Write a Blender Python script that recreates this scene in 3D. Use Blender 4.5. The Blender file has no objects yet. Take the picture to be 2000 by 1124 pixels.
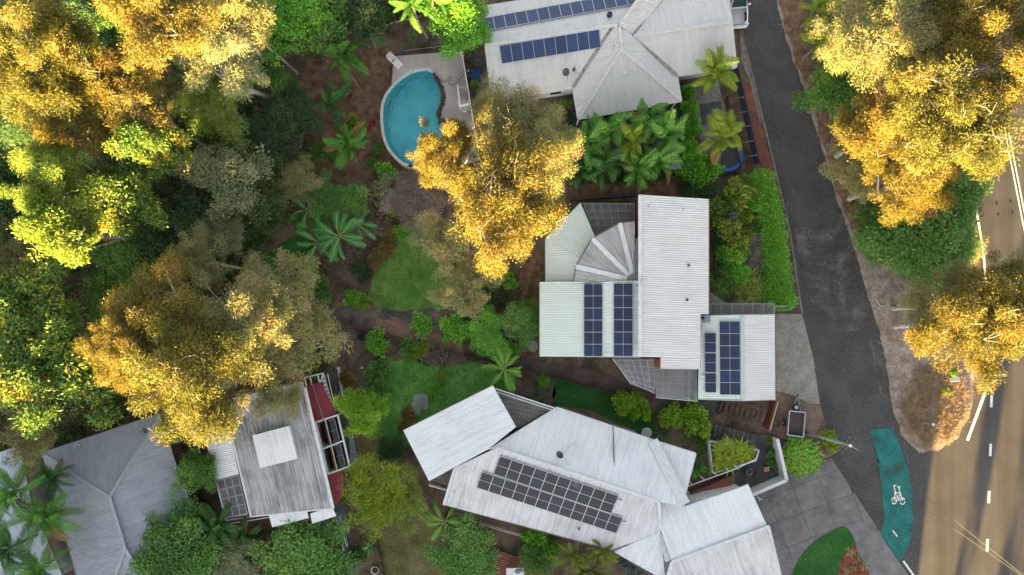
import bpy, bmesh, math, random
import numpy as np
from mathutils import Vector, Matrix, noise
R = math.radians
scene = bpy.context.scene
col = scene.collection
# ---------------------------------------------------------------- camera (looking straight down from a drone)
FOC, HC, NX, NY = 1334.0, 66.7, 1000.0, 620.0        # focal length in photo pixels, height in m, the point straight below
cd = bpy.data.cameras.new('camera'); cam = bpy.data.objects.new('camera', cd); col.objects.link(cam)
cam.location = (0, 0, HC); cam.rotation_euler = (0, 0, 0)
cd.sensor_width = 36; cd.lens = FOC / 2000 * 36; cd.shift_y = (NY - 562) / 2000
cd.clip_start = 1; cd.clip_end = 2000
scene.camera = cam
# ---------------------------------------------------------------- sky, sun, exposure
SUN_EL = 9.0
SUN_D = Vector((0.18, 1.0, 0)).normalized()
w = bpy.data.worlds.new('World'); scene.world = w; w.use_nodes = True
wn = w.node_tree; bg = wn.nodes['Background']
sk = wn.nodes.new('ShaderNodeTexSky'); sk.sky_type = 'NISHITA'; sk.sun_disc = False
sk.sun_elevation = R(SUN_EL); sk.sun_rotation = math.atan2(-SUN_D.x, -SUN_D.y)
sk.air_density = 1.0; sk.dust_density = 2.0; sk.ozone_density = 1.0
hs = wn.nodes.new('ShaderNodeHueSaturation'); hs.inputs['Saturation'].default_value = 0.34
wn.links.new(sk.outputs[0], hs.inputs['Color']); wn.links.new(hs.outputs[0], bg.inputs['Color'])
bg.inputs['Strength'].default_value = 0.055
sl = bpy.data.lights.new('sun', 'SUN'); so = bpy.data.objects.new('sun', sl); col.objects.link(so)
sl.energy = 5.0; sl.angle = R(0.6); sl.color = (1.0, 0.66, 0.24)
so.rotation_euler = Vector((SUN_D.x, SUN_D.y, -math.tan(R(SUN_EL)))).to_track_quat('-Z', 'Y').to_euler()
so.location = (0, -60, 60)
vs = scene.view_settings
vs.view_transform = 'Standard'; vs.look = 'None'; vs.gamma = 1; vs.use_curve_mapping = False
vs.exposure = 3.62
scene.cycles.use_denoising = True
scene.cycles.max_bounces = 6; scene.cycles.transparent_max_bounces = 12

# ---------------------------------------------------------------- helpers
def P(px, py, z=0.0):
    s = (HC - z) / FOC
    return Vector(((px - NX) * s, (NY - py) * s, z))
def on_plane(px, py, pl):
    o = Vector((0, 0, HC)); d = P(px, py, 0) - o
    t = (pl[0] - o).dot(pl[1]) / d.dot(pl[1])
    return o + d * t
def mw(o):
    m = o.matrix_basis.copy()
    return mw(o.parent) @ o.matrix_parent_inverse @ m if o.parent else m
def put(o, parent=None, world=True):
    col.objects.link(o)
    if parent:
        o.parent = parent
        if world: o.matrix_parent_inverse = mw(parent).inverted()
    return o
def tag(o, label=None, cat=None, group=None, kind=None):
    for k, v in (('label', label), ('category', cat), ('group', group), ('kind', kind)):
        if v: o[k] = v
    return o
def thing(name, label, cat, loc=(0, 0, 0), group=None, rz=0):
    o = bpy.data.objects.new(name, None); o.empty_display_size = .3
    o.location = loc; o.rotation_euler = (0, 0, rz); col.objects.link(o)
    return tag(o, label, cat, group)
class MB:
    def __init__(s): s.v = []; s.f = []; s.uv = None
    def add(s, vs_, fs):
        n = len(s.v); s.v += [tuple(v) for v in vs_]; s.f += [tuple(i + n for i in f) for f in fs]; return s
    def box(s, c, d, rz=0, rx=0, ry=0):
        m = Matrix.Translation(Vector(c)) @ Matrix.Rotation(rz, 4, 'Z') @ Matrix.Rotation(ry, 4, 'Y') @ Matrix.Rotation(rx, 4, 'X')
        x, y, z = d[0] / 2, d[1] / 2, d[2] / 2
        vs_ = [m @ Vector(p) for p in ((-x, -y, -z), (x, -y, -z), (x, y, -z), (-x, y, -z), (-x, -y, z), (x, -y, z), (x, y, z), (-x, y, z))]
        return s.add(vs_, [(0, 3, 2, 1), (4, 5, 6, 7), (0, 1, 5, 4), (1, 2, 6, 5), (2, 3, 7, 6), (3, 0, 4, 7)])
    def bar(s, a, b, wd, h, up=(0, 0, 1)):
        a, b = Vector(a), Vector(b); d = (b - a).normalized(); u = Vector(up)
        if abs(d.dot(u)) > .98: u = Vector((1, 0, 0))
        r = d.cross(u).normalized() * wd / 2; t = r.cross(d).normalized() * h / 2
        vs_ = [a - r - t, a + r - t, a + r + t, a - r + t, b - r - t, b + r - t, b + r + t, b - r + t]
        return s.add(vs_, [(0, 1, 2, 3), (7, 6, 5, 4), (0, 4, 5, 1), (1, 5, 6, 2), (2, 6, 7, 3), (3, 7, 4, 0)])
    def tube(s, pts, rad, n=6, cap=True):
        pts = [Vector(p) for p in pts]
        if not hasattr(rad, '__len__'): rad = [rad] * len(pts)
        vs_, fs = [], []
        for i, p in enumerate(pts):
            d = (pts[min(i + 1, len(pts) - 1)] - pts[max(i - 1, 0)]).normalized()
            u = Vector((0, 0, 1)) if abs(d.z) < .9 else Vector((1, 0, 0))
            a = d.cross(u).normalized(); b = d.cross(a)
            vs_ += [p + (a * math.cos(6.2832 * k / n) + b * math.sin(6.2832 * k / n)) * rad[i] for k in range(n)]
        for i in range(len(pts) - 1):
            fs += [(i * n + k, i * n + (k + 1) % n, (i + 1) * n + (k + 1) % n, (i + 1) * n + k) for k in range(n)]
        if cap: fs += [tuple(range(n))[::-1], tuple(range((len(pts) - 1) * n, len(pts) * n))]
        return s.add(vs_, fs)
    def prism(s, pts, z0, z1):
        pts = [Vector((p[0], p[1], 0)) for p in pts]
        if area(pts) < 0: pts = pts[::-1]
        n = len(pts)
        vs_ = [(p.x, p.y, z0) for p in pts] + [(p.x, p.y, z1) for p in pts]
        return s.add(vs_, [tuple(range(n))[::-1], tuple(range(n, 2 * n))] + [(i, (i + 1) % n, n + (i + 1) % n, n + i) for i in range(n)])
    def lathe(s, c, prof, n=16):
        c = Vector(c); vs_, fs = [], []
        for r, z in prof: vs_ += [c + Vector((r * math.cos(6.2832 * k / n), r * math.sin(6.2832 * k / n), z)) for k in range(n)]
        for i in range(len(prof) - 1):
            fs += [(i * n + k, i * n + (k + 1) % n, (i + 1) * n + (k + 1) % n, (i + 1) * n + k) for k in range(n)]
        return s.add(vs_, fs)
    def mesh(s, name, mat=None, smooth=False):
        m = bpy.data.meshes.new(name); m.from_pydata(s.v, [], s.f)
        if mat: m.materials.append(mat)
        if smooth: m.polygons.foreach_set('use_smooth', [True] * len(m.polygons))
        m.update(); return m
    def build(s, name, mat=None, parent=None, smooth=False, world=True):
        return put(bpy.data.objects.new(name, s.mesh(name, mat, smooth)), parent, world)
def area(pts):
    return sum(pts[i - 1][0] * pts[i][1] - pts[i][0] * pts[i - 1][1] for i in range(len(pts))) / 2
def inset(pts, d):
    pts = [Vector((p[0], p[1])) for p in pts]
    if area(pts) < 0: pts = pts[::-1]
    out = []
    for i, p in enumerate(pts):
        a = (p - pts[i - 1]).normalized(); b = (pts[(i + 1) % len(pts)] - p).normalized()
        na = Vector((-a.y, a.x)); nb = Vector((-b.y, b.x)); m = na + nb
        m = m / max(m.dot(na), .35) if m.length > 1e-4 else na
        out.append(p + m * d)
    return out
def smooth_loop(pts, n=4):
    """closed Catmull-Rom through 2-D pixel points"""
    out = []; N = len(pts)
    for i in range(N):
        p0, p1, p2, p3 = (Vector(pts[(i + k - 1) % N]) for k in range(4))
        for k in range(n):
            t = k / n
            out.append(.5 * ((2 * p1) + (p2 - p0) * t + (2 * p0 - 5 * p1 + 4 * p2 - p3) * t * t + (3 * p1 - p0 - 3 * p2 + p3) * t ** 3))
    return out
def smooth_path(pts, n=6):
    pts = [Vector(p) for p in pts]; out = []
    for i in range(len(pts) - 1):
        p0, p1, p2, p3 = pts[max(i - 1, 0)], pts[i], pts[i + 1], pts[min(i + 2, len(pts) - 1)]
        for k in range(n):
            t = k / n
            out.append(.5 * ((2 * p1) + (p2 - p0) * t + (2 * p0 - 5 * p1 + 4 * p2 - p3) * t * t + (3 * p1 - p0 - 3 * p2 + p3) * t ** 3))
    return out + [pts[-1]]
def ragged(pts, amp, step=.7, seed=0):
    """subdivide a world polygon's edges and jitter them so that the edge is uneven"""
    out = []; N = len(pts)
    for i in range(N):
        a, b = Vector(pts[i][:2]), Vector(pts[(i + 1) % N][:2]); k = max(1, int((b - a).length / step))
        nn = Vector((-(b - a).y, (b - a).x)).normalized()
        for j in range(k):
            p = a.lerp(b, j / k); q = noise.noise((p.x * .9 + seed, p.y * .9, seed)) + .6 * noise.noise((p.x * 2.7, p.y * 2.7 + seed, 5))
            out.append(p + nn * q * amp)
    return out
def PX(pts, z=0): return [P(x, y, z) for x, y in pts]

# ---------------------------------------------------------------- materials
MATS = {}
def nodes_of(m):
    m.use_nodes = True; nt = m.node_tree; return nt, nt.nodes['Principled BSDF']
def N(nt, t, **k):
    n = nt.nodes.new(t)
    for a, b in k.items():
        if a.startswith('i_'): n.inputs[a[2:].replace('_', ' ')].default_value = b
        else: setattr(n, a, b)
    return n
def ramp(nt, stops):
    r = nt.nodes.new('ShaderNodeValToRGB'); e = r.color_ramp.elements
    while len(e) < len(stops): e.new(.5)
    for i, (p, c) in enumerate(stops): e[i].position = p; e[i].color = (*c, 1)
    return r
def mat(name, stops, scale=2.0, rough=.85, bump=0.0, bscale=None, spec=.3, metal=0, detail=6, fine=0.0, coord='Object'):
    """noise-varied surface: stops = list of colours or (pos, colour)"""
    if name in MATS: return MATS[name]
    m = bpy.data.materials.new(name); nt, b = nodes_of(m); L = nt.links.new
    if not isinstance(stops[0][1], tuple): stops = [(.3 + .4 * i / max(1, len(stops) - 1), c) for i, c in enumerate(stops)]
    tc = N(nt, 'ShaderNodeTexCoord')
    n1 = N(nt, 'ShaderNodeTexNoise', i_Scale=scale, i_Detail=detail, i_Roughness=.62); L(tc.outputs[coord], n1.inputs['Vector'])
    r = ramp(nt, stops); L(n1.outputs['Fac'], r.inputs[0]); out = r.outputs[0]
    if fine:
        n2 = N(nt, 'ShaderNodeTexNoise', i_Scale=scale * 9 + 3, i_Detail=3.0); L(tc.outputs[coord], n2.inputs['Vector'])
        mp = N(nt, 'ShaderNodeMapRange'); mp.inputs['From Min'].default_value = .3; mp.inputs['From Max'].default_value = .7
        mp.inputs['To Min'].default_value = 1 - fine; mp.inputs['To Max'].default_value = 1 + fine; L(n2.outputs['Fac'], mp.inputs[0])
        mx = N(nt, 'ShaderNodeVectorMath', operation='SCALE'); L(out, mx.inputs[0]); L(mp.outputs[0], mx.inputs['Scale']); out = mx.outputs[0]
    L(out, b.inputs['Base Color'])
    b.inputs['Roughness'].default_value = rough; b.inputs['Specular IOR Level'].default_value = spec; b.inputs['Metallic'].default_value = metal
    if bump:
        n3 = N(nt, 'ShaderNodeTexNoise', i_Scale=bscale or scale * 6, i_Detail=5.0); L(tc.outputs[coord], n3.inputs['Vector'])
        bp = N(nt, 'ShaderNodeBump', i_Strength=min(1, bump), i_Distance=.05); L(n3.outputs['Fac'], bp.inputs['Height']); L(bp.outputs[0], b.inputs['Normal'])
    MATS[name] = m; return m
def leafmat(name, c1, c2, c3=None, trans=.3, rough=.55):
    if name in MATS: return MATS[name]
    m = bpy.data.materials.new(name); nt, b = nodes_of(m); L = nt.links.new
    at = N(nt, 'ShaderNodeAttribute', attribute_name='tint')
    st = [(0, c1), (1, c2)] if c3 is None else [(0, c1), (.78, c2), (.97, c3)]
    r = ramp(nt, st); L(at.outputs['Fac'], r.inputs[0]); L(r.outputs[0], b.inputs['Base Color'])
    b.inputs['Roughness'].default_value = rough; b.inputs['Specular IOR Level'].default_value = .25
    t = N(nt, 'ShaderNodeBsdfTranslucent'); L(r.outputs[0], t.inputs[0])
    mx = N(nt, 'ShaderNodeMixShader'); mx.inputs[0].default_value = trans
    L(b.outputs[0], mx.inputs[1]); L(t.outputs[0], mx.inputs[2]); L(mx.outputs[0], nt.nodes['Material Output'].inputs[0])
    MATS[name] = m; return m
def roofmat(name, base, dirt, amount=.5, streak=(3.0, .25), lap=.78, rough=.5, blotch=.5, screws=True):
    """painted roof sheeting: streaks down the ribs, dark sheet laps, weathering blotches (UV: u across the ribs, v along, metres)"""
    if name in MATS: return MATS[name]
    m = bpy.data.materials.new(name); nt, b = nodes_of(m); L = nt.links.new
    tc = N(nt, 'ShaderNodeTexCoord')
    mp = N(nt, 'ShaderNodeMapping'); mp.inputs['Scale'].default_value = (streak[0], streak[1], 1); L(tc.outputs['UV'], mp.inputs[0])
    n1 = N(nt, 'ShaderNodeTexNoise', i_Scale=1.0, i_Detail=7.0, i_Roughness=.7); L(mp.outputs[0], n1.inputs['Vector'])
    n2 = N(nt, 'ShaderNodeTexNoise', i_Scale=.5, i_Detail=5.0); L(tc.outputs['UV'], n2.inputs['Vector'])
    ad = N(nt, 'ShaderNodeMath', operation='MULTIPLY_ADD'); L(n2.outputs['Fac'], ad.inputs[0]); ad.inputs[1].default_value = blotch; L(n1.outputs['Fac'], ad.inputs[2])
    r1 = ramp(nt, [(.42 + blotch * .5, (0, 0, 0)), (.68 + blotch * .5, (1, 1, 1))]); L(ad.outputs[0], r1.inputs[0])
    sep = N(nt, 'ShaderNodeSeparateXYZ'); L(tc.outputs['UV'], sep.inputs[0])
    def lines(src, period, width):
        d = N(nt, 'ShaderNodeMath', operation='DIVIDE'); L(src, d.inputs[0]); d.inputs[1].default_value = period
        fr = N(nt, 'ShaderNodeMath', operation='FRACT'); L(d.outputs[0], fr.inputs[0])
        lt = N(nt, 'ShaderNodeMath', operation='LESS_THAN'); L(fr.outputs[0], lt.inputs[0]); lt.inputs[1].default_value = width / period
        return lt.outputs[0]
    lp = lines(sep.outputs[0], lap, .035)
    gate = N(nt, 'ShaderNodeMath', operation='MULTIPLY'); L(lp, gate.inputs[0])
    n4 = N(nt, 'ShaderNodeTexNoise', i_Scale=1.0, i_Detail=3.0); mp4 = N(nt, 'ShaderNodeMapping'); mp4.inputs['Scale'].default_value = (1.3, .35, 1)
    L(tc.outputs['UV'], mp4.inputs[0]); L(mp4.outputs[0], n4.inputs['Vector'])
    r4 = ramp(nt, [(.42, (0, 0, 0)), (.62, (1, 1, 1))]); L(n4.outputs['Fac'], r4.inputs[0]); L(r4.outputs[0], gate.inputs[1])
    mx = N(nt, 'ShaderNodeMath', operation='MULTIPLY'); L(r1.outputs[0], mx.inputs[0]); mx.inputs[1].default_value = amount
    mxx = N(nt, 'ShaderNodeMath', operation='MAXIMUM'); L(mx.outputs[0], mxx.inputs[0])
    g2 = N(nt, 'ShaderNodeMath', operation='MULTIPLY'); L(gate.outputs[0], g2.inputs[0]); g2.inputs[1].default_value = .75; L(g2.outputs[0], mxx.inputs[1])
    out = mxx.outputs[0]
    if screws:
        a = lines(sep.outputs[1], .9, .04); c = lines(sep.outputs[0], .4, .05)
        q = N(nt, 'ShaderNodeMath', operation='MULTIPLY'); L(a, q.inputs[0]); L(c, q.inputs[1])
        q2 = N(nt, 'ShaderNodeMath', operation='MULTIPLY'); L(q.outputs[0], q2.inputs[0]); q2.inputs[1].default_value = .6
        q3 = N(nt, 'ShaderNodeMath', operation='MAXIMUM'); L(out, q3.inputs[0]); L(q2.outputs[0], q3.inputs[1]); out = q3.outputs[0]
    mc = N(nt, 'ShaderNodeMix', data_type='RGBA'); L(out, mc.inputs[0])
    mc.inputs[6].default_value = (*base, 1); mc.inputs[7].default_value = (*dirt, 1); L(mc.outputs[2], b.inputs['Base Color'])
    b.inputs['Roughness'].default_value = rough; b.inputs['Specular IOR Level'].default_value = .35
    MATS[name] = m; return m
def plain(name, c, rough=.6, metal=0, spec=.4, var=.12):
    c2 = tuple(x * (1 - var * 2) for x in c)
    return mat(name, [c2, c], 3.0, rough, 0, None, spec, metal)
def polymat(name, c, alpha=.55, rough=.25):
    """ribbed translucent roofing"""
    if name in MATS: return MATS[name]
    m = bpy.data.materials.new(name); nt, b = nodes_of(m); L = nt.links.new
    b.inputs['Roughness'].default_value = rough
    tc = N(nt, 'ShaderNodeTexCoord'); n1 = N(nt, 'ShaderNodeTexNoise', i_Scale=.9, i_Detail=6.0)
    mp = N(nt, 'ShaderNodeMapping'); mp.inputs['Scale'].default_value = (2.5, .4, 1); L(tc.outputs['UV'], mp.inputs[0]); L(mp.outputs[0], n1.inputs['Vector'])
    r = ramp(nt, [(.3, tuple(x * .55 for x in c)), (.7, c)]); L(n1.outputs['Fac'], r.inputs[0]); L(r.outputs[0], b.inputs['Base Color'])
    tr = N(nt, 'ShaderNodeBsdfTransparent'); tr.inputs[0].default_value = (.8, .82, .84, 1)
    mx = N(nt, 'ShaderNodeMixShader'); mx.inputs[0].default_value = alpha
    L(tr.outputs[0], mx.inputs[1]); L(b.outputs[0], mx.inputs[2]); L(mx.outputs[0], nt.nodes['Material Output'].inputs[0])
    MATS[name] = m; return m
def brickmat(name, c1, c2, mortar, bw, bh, rot=0, rough=.85, msize=.02):
    if name in MATS: return MATS[name]
    m = bpy.data.materials.new(name); nt, b = nodes_of(m); L = nt.links.new
    tc = N(nt, 'ShaderNodeTexCoord'); mp = N(nt, 'ShaderNodeMapping'); mp.inputs['Rotation'].default_value = (0, 0, rot); L(tc.outputs['Object'], mp.inputs[0])
    br = N(nt, 'ShaderNodeTexBrick', i_Scale=1.0); br.inputs['Color1'].default_value = (*c1, 1); br.inputs['Color2'].default_value = (*c2, 1); br.inputs['Mortar'].default_value = (*mortar, 1)
    br.inputs['Brick Width'].default_value = bw; br.inputs['Row Height'].default_value = bh; br.inputs['Mortar Size'].default_value = msize
    L(mp.outputs[0], br.inputs['Vector'])
    n1 = N(nt, 'ShaderNodeTexNoise', i_Scale=.8, i_Detail=6.0); L(tc.outputs['Object'], n1.inputs['Vector'])
    r = ramp(nt, [(.3, (.55, .55, .55)), (.7, (1.15, 1.1, 1.05))]); L(n1.outputs['Fac'], r.inputs[0])
    mu = N(nt, 'ShaderNodeMix', data_type='RGBA', blend_type='MULTIPLY'); mu.inputs[0].default_value = 1; L(br.outputs['Color'], mu.inputs[6]); L(r.outputs[0], mu.inputs[7])
    L(mu.outputs[2], b.inputs['Base Color']); b.inputs['Roughness'].default_value = rough
    bp = N(nt, 'ShaderNodeBump', i_Strength=.6, i_Distance=.02); L(br.outputs['Fac'], bp.inputs['Height']); bp.invert = True; L(bp.outputs[0], b.inputs['Normal'])
    MATS[name] = m; return m

# ---------------------------------------------------------------- shared shapes
def sheet(name, pts, z, mt, thick=.0, rag=0, seed=0, kind='structure', parent=None, seg=.7):
    """flat ground piece from world points; thick>0 makes a slab with real sides"""
    p = [Vector((q[0], q[1])) for q in pts]
    if rag: p = ragged(p, rag, seg, seed)
    if area(p) < 0: p = p[::-1]
    b = MB()
    if thick: b.prism(p, z - thick, z)
    else: b.add([(q.x, q.y, z) for q in p], [tuple(range(len(p)))])
    o = b.build(name, mt, parent)
    if kind and not parent: o['kind'] = kind
    return o
def newell(pts):
    n = Vector((0, 0, 0))
    for i in range(len(pts)):
        a, b = pts[i], pts[(i + 1) % len(pts)]
        n += Vector(((a.y - b.y) * (a.z + b.z), (a.z - b.z) * (a.x + b.x), (a.x - b.x) * (a.y + b.y)))
    n.normalize()
    return n if n.z > 0 else -n
def roof(name, pp, rib, mt, parent, pitch=.19, amp=.028, flat=False, trap=False):
    """corrugated roof plane. pp: (px,py,z) corners (convex), rib: pixel direction (dx,dy) the ribs run in. Returns the plane."""
    pts = [P(*q) for q in pp]; n = newell(pts); c = sum(pts, Vector()) / len(pts)
    pts = [on_plane(q[0], q[1], (c, n)) for q in pp]
    v = Vector((rib[0], -rib[1], 0)); v = (v - n * v.dot(n)).normalized(); u = v.cross(n).normalized()
    q2 = [((p - c).dot(u), (p - c).dot(v)) for p in pts]
    us = [q[0] for q in q2]; u0, u1 = min(us) + 1e-4, max(us) - 1e-4
    k = 4; nl = max(2, int((u1 - u0) / (pitch / k)))
    grid = sorted(set([u0 + (u1 - u0) * i / nl for i in range(nl + 1)] + [min(max(x, u0), u1) for x in us]))
    vs_, fs, uv = [], [], []
    for x in grid:
        ys = []
        for i in range(len(q2)):
            a, b = q2[i], q2[(i + 1) % len(q2)]
            if (a[0] - x) * (b[0] - x) <= 0 and abs(a[0] - b[0]) > 1e-9:
                ys.append(a[1] + (b[1] - a[1]) * (x - a[0]) / (b[0] - a[0]))
        if not ys: ys = [0, 0]
        ph = x / pitch * 6.2832
        h = 0 if flat else (amp * math.sin(ph) if not trap else amp * max(-1, min(1, 2.2 * math.sin(ph))))
        for y in (min(ys), max(ys)):
            vs_.append(c + u * x + v * y + n * (h + .03)); uv.append((x + c.x, y + c.y))
    for i in range(len(grid) - 1): fs.append((2 * i, 2 * i + 2, 2 * i + 3, 2 * i + 1))
    b = MB().add(vs_, fs); m = b.mesh(name, mt, True)
    l = m.uv_layers.new(name='UVMap')
    for lp in m.loops: l.data[lp.index].uv = uv[lp.vertex_index]
    if m.polygons[0].normal.z < 0: m.flip_normals()
    put(bpy.data.objects.new(name, m), parent)
    return (c, n)
def capping(a, b, mt, parent, wd=.34, name='ridge_cap', h=.05, up=.08):
    a, b = P(*a) + Vector((0, 0, up)), P(*b) + Vector((0, 0, up))
    return MB().bar(a, b, wd, h).build(name, mt, parent)
def gutter(pp, mt, parent, closed=False, wd=.13, drop=.06, name='gutter'):
    p = [P(*q) for q in pp]
    for i in range(len(p) - (0 if closed else 1)):
        MB().bar(p[i] - Vector((0, 0, drop)), p[(i + 1) % len(p)] - Vector((0, 0, drop)), wd, .14).build(name, mt, parent)
def walls(pp, z1, mt, parent, ins=.45, z0=0, name='wall'):
    """pp: eave outline (px,py,z)"""
    p = inset([P(*q) for q in pp], ins)
    return MB().prism(p, z0, z1).build(name, mt, parent)
def frame_of(a, b, c):
    """matrix with x along a->b, y from c towards a (up-slope), normal up"""
    x = (b - a).normalized(); y = (a - c); y = (y - x * y.dot(x)).normalized(); z = x.cross(y)
    return x, y, z
# ================================================================ ground and roads
soil = mat('soil', [(.28, (0.046, 0.032, 0.023)), (.45, (0.101, 0.071, 0.049)), (.58, (0.162, 0.116, 0.082)), (.75, (0.089, 0.094, 0.036))], .55, .95, .8, 9, .1, 0, 9, .45)
mulch = mat('mulch', [(.3, (0.071, 0.043, 0.029)), (.5, (0.172, 0.103, 0.064)), (.7, (0.287, 0.187, 0.122))], 1.3, .95, 1, 10, .1, 0, 9, .5)
drymulch = mat('dry_mulch', [(.3, (.13, .105, .09)), (.48, (.24, .195, .165)), (.62, (.33, .275, .23)), (.78, (.42, .34, .25))], 1.1, .95, 1, 10, .1, 0, 9, .45)
gravel = mat('gravel', [(.3, (0.046, 0.044, 0.044)), (.5, (0.111, 0.107, 0.104)), (.7, (0.195, 0.189, 0.182))], 2.6, .9, 1, 22, .2, 0, 8, .5)
asphalt = mat('asphalt', [(.3, (0.041, 0.039, 0.039)), (.5, (0.054, 0.053, 0.053)), (.68, (0.070, 0.068, 0.066))], .35, .8, .5, 30, .3, 0, 8, .3)
def roadmat(name, stops):
    """asphalt with streaks worn along the wheel paths"""
    m = bpy.data.materials.new(name); nt, b = nodes_of(m); L = nt.links.new
    tc = N(nt, 'ShaderNodeTexCoord'); mp = N(nt, 'ShaderNodeMapping'); mp.inputs['Scale'].default_value = (.9, .03, 1); mp.inputs['Rotation'].default_value = (0, 0, R(-4)); L(tc.outputs['Object'], mp.inputs[0])
    n1 = N(nt, 'ShaderNodeTexNoise', i_Scale=1.0, i_Detail=5.0); L(mp.outputs[0], n1.inputs['Vector']); r = ramp(nt, stops); L(n1.outputs['Fac'], r.inputs[0])
    n2 = N(nt, 'ShaderNodeTexNoise', i_Scale=14.0, i_Detail=4.0); L(tc.outputs['Object'], n2.inputs['Vector']); n3 = N(nt, 'ShaderNodeTexNoise', i_Scale=.35, i_Detail=6.0); L(tc.outputs['Object'], n3.inputs['Vector'])
    ad = N(nt, 'ShaderNodeMath', operation='ADD'); L(n2.outputs['Fac'], ad.inputs[0]); L(n3.outputs['Fac'], ad.inputs[1])
    sc = N(nt, 'ShaderNodeVectorMath', operation='SCALE'); L(r.outputs[0], sc.inputs[0]); L(ad.outputs[0], sc.inputs['Scale']); L(sc.outputs[0], b.inputs['Base Color']); b.inputs['Roughness'].default_value = .85
    bp = N(nt, 'ShaderNodeBump', i_Strength=.4, i_Distance=.03); L(n2.outputs['Fac'], bp.inputs['Height']); L(bp.outputs[0], b.inputs['Normal']); return m
oldasphalt = roadmat('old_asphalt', [(.3, (0.033, 0.031, 0.030)), (.5, (0.046, 0.043, 0.042)), (.7, (0.061, 0.058, 0.055))])
concrete = mat('driveway_concrete', [(.3, (0.089, 0.084, 0.084)), (.5, (0.142, 0.133, 0.133)), (.7, (0.189, 0.179, 0.176))], .6, .85, .3, 20, .3, 0, 8, .14)
aggregate = mat('pebble_concrete', [(.3, (0.157, 0.148, 0.133)), (.5, (0.226, 0.212, 0.192)), (.7, (0.285, 0.271, 0.246))], .9, .85, .5, 25, .3, 0, 8, .3)
kerbmat = mat('kerb_concrete', [(.3, (.10, .09, .08)), (.7, (.24, .22, .2))], 1.6, .9, .4, 14, .2, 0, 6, .3)
darkconc = mat('dark_concrete', [(.3, (.04, .038, .037)), (.5, (.07, .066, .063)), (.72, (.11, .104, .10))], .9, .85, .4, 16, .3, 0, 8, .25)
redpave = brickmat('red_pavers', (.36, .135, .095), (.27, .10, .075), (.06, .03, .025), .22, .11, R(40))
purplepave = brickmat('purple_pavers', (.17, .115, .105), (.12, .088, .082), (.035, .026, .025), .22, .11, R(15))
pinkpave = brickmat('pink_pavers', (.26, .165, .135), (.20, .125, .105), (.08, .055, .05), .24, .18, R(-5))
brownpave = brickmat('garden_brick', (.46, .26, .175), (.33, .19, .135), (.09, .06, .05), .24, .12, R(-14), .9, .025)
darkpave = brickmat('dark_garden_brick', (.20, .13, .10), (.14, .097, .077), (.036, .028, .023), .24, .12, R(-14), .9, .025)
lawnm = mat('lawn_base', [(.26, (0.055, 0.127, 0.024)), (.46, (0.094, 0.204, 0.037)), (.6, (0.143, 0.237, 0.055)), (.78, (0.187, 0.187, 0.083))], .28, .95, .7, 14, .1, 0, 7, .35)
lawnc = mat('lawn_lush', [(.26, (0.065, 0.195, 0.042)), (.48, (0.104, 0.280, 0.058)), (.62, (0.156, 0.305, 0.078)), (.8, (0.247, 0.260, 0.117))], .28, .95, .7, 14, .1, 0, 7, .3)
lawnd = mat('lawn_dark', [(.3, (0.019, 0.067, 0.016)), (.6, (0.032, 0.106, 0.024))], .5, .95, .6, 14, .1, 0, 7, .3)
lawndry = mat('lawn_dry', [(.3, (0.075, 0.068, 0.027)), (.5, (0.128, 0.120, 0.045)), (.7, (0.180, 0.150, 0.075))], .6, .95, .7, 14, .1, 0, 8, .4)
whiteline = mat('road_paint', [(.3, (.40, .38, .35)), (.6, (.72, .70, .66))], 3, .7, 0, None, .3, 0, 6, .1)
teal = mat('green_bike_lane', [(.30, (.03, .045, .043)), (.40, (.010, .095, .087)), (.55, (.010, .13, .12)), (.75, (.02, .16, .145))], .7, .8, .5, 30, .3, 0, 8, .2)

g = MB()
S = 420
g.add([(-S, -S, 0), (S, -S, 0), (S, S, 0), (-S, S, 0)], [(0, 1, 2, 3)])
tag(g.build('ground', soil), kind='structure')
# hill added out of view, shaped to shade the gardens and leave the road sunlit
hb = MB(); nx, ny = 90, 46
for j in range(ny):
    for i in range(nx):
        x = -230 + 268 * (i / (nx - 1)); y = -38 - 90 * (j / (ny - 1))
        t = min(1, (-38 - y) / 40); hh = (t * t * (3 - 2 * t)) * (1 - .8 * max(0, min(1, (-92 - y) / 30)))
        e = 1 - max(0, min(1, (x - 25 - .22 * (y + 75)) / 9)); e = e * e * (3 - 2 * e)
        z = (23.3 + .6 * noise.noise((x * .06, y * .03, 3)) + .5 * noise.noise((x * .21, y * .1, 8)) + .5 * noise.noise((x * .6, y * .3, 1))) * hh * e - .3 + (t * .02 * (-78 - y) if y < -78 else 0) * 0
        hb.v.append((x, y, z))
for j in range(ny - 1):
    for i in range(nx - 1):
        a = j * nx + i; hb.f.append((a, a + nx, a + nx + 1, a + 1))
shading_hill = hb.build('shading_hill', mat('shading_hill_floor', [(.3, (.02, .03, .01)), (.6, (.05, .065, .02))], .4, .95, 1, 3, .1, 0, 8, .4), smooth=True); shading_hill['kind'] = 'structure'

Lroad = [(1446, -30), (1456, 90), (1480, 185), (1515, 330), (1543, 450), (1563, 580), (1573, 640), (1590, 750), (1612, 830), (1640, 890), (1716, 1042), (1800, 1150)]
Rroad = [(1508, -30), (1538, 80), (1562, 150), (1600, 270), (1630, 375), (1660, 460), (1690, 560), (1718, 650), (1732, 710), (1744, 790), (1762, 850), (1800, 892), (1830, 885)]
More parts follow.
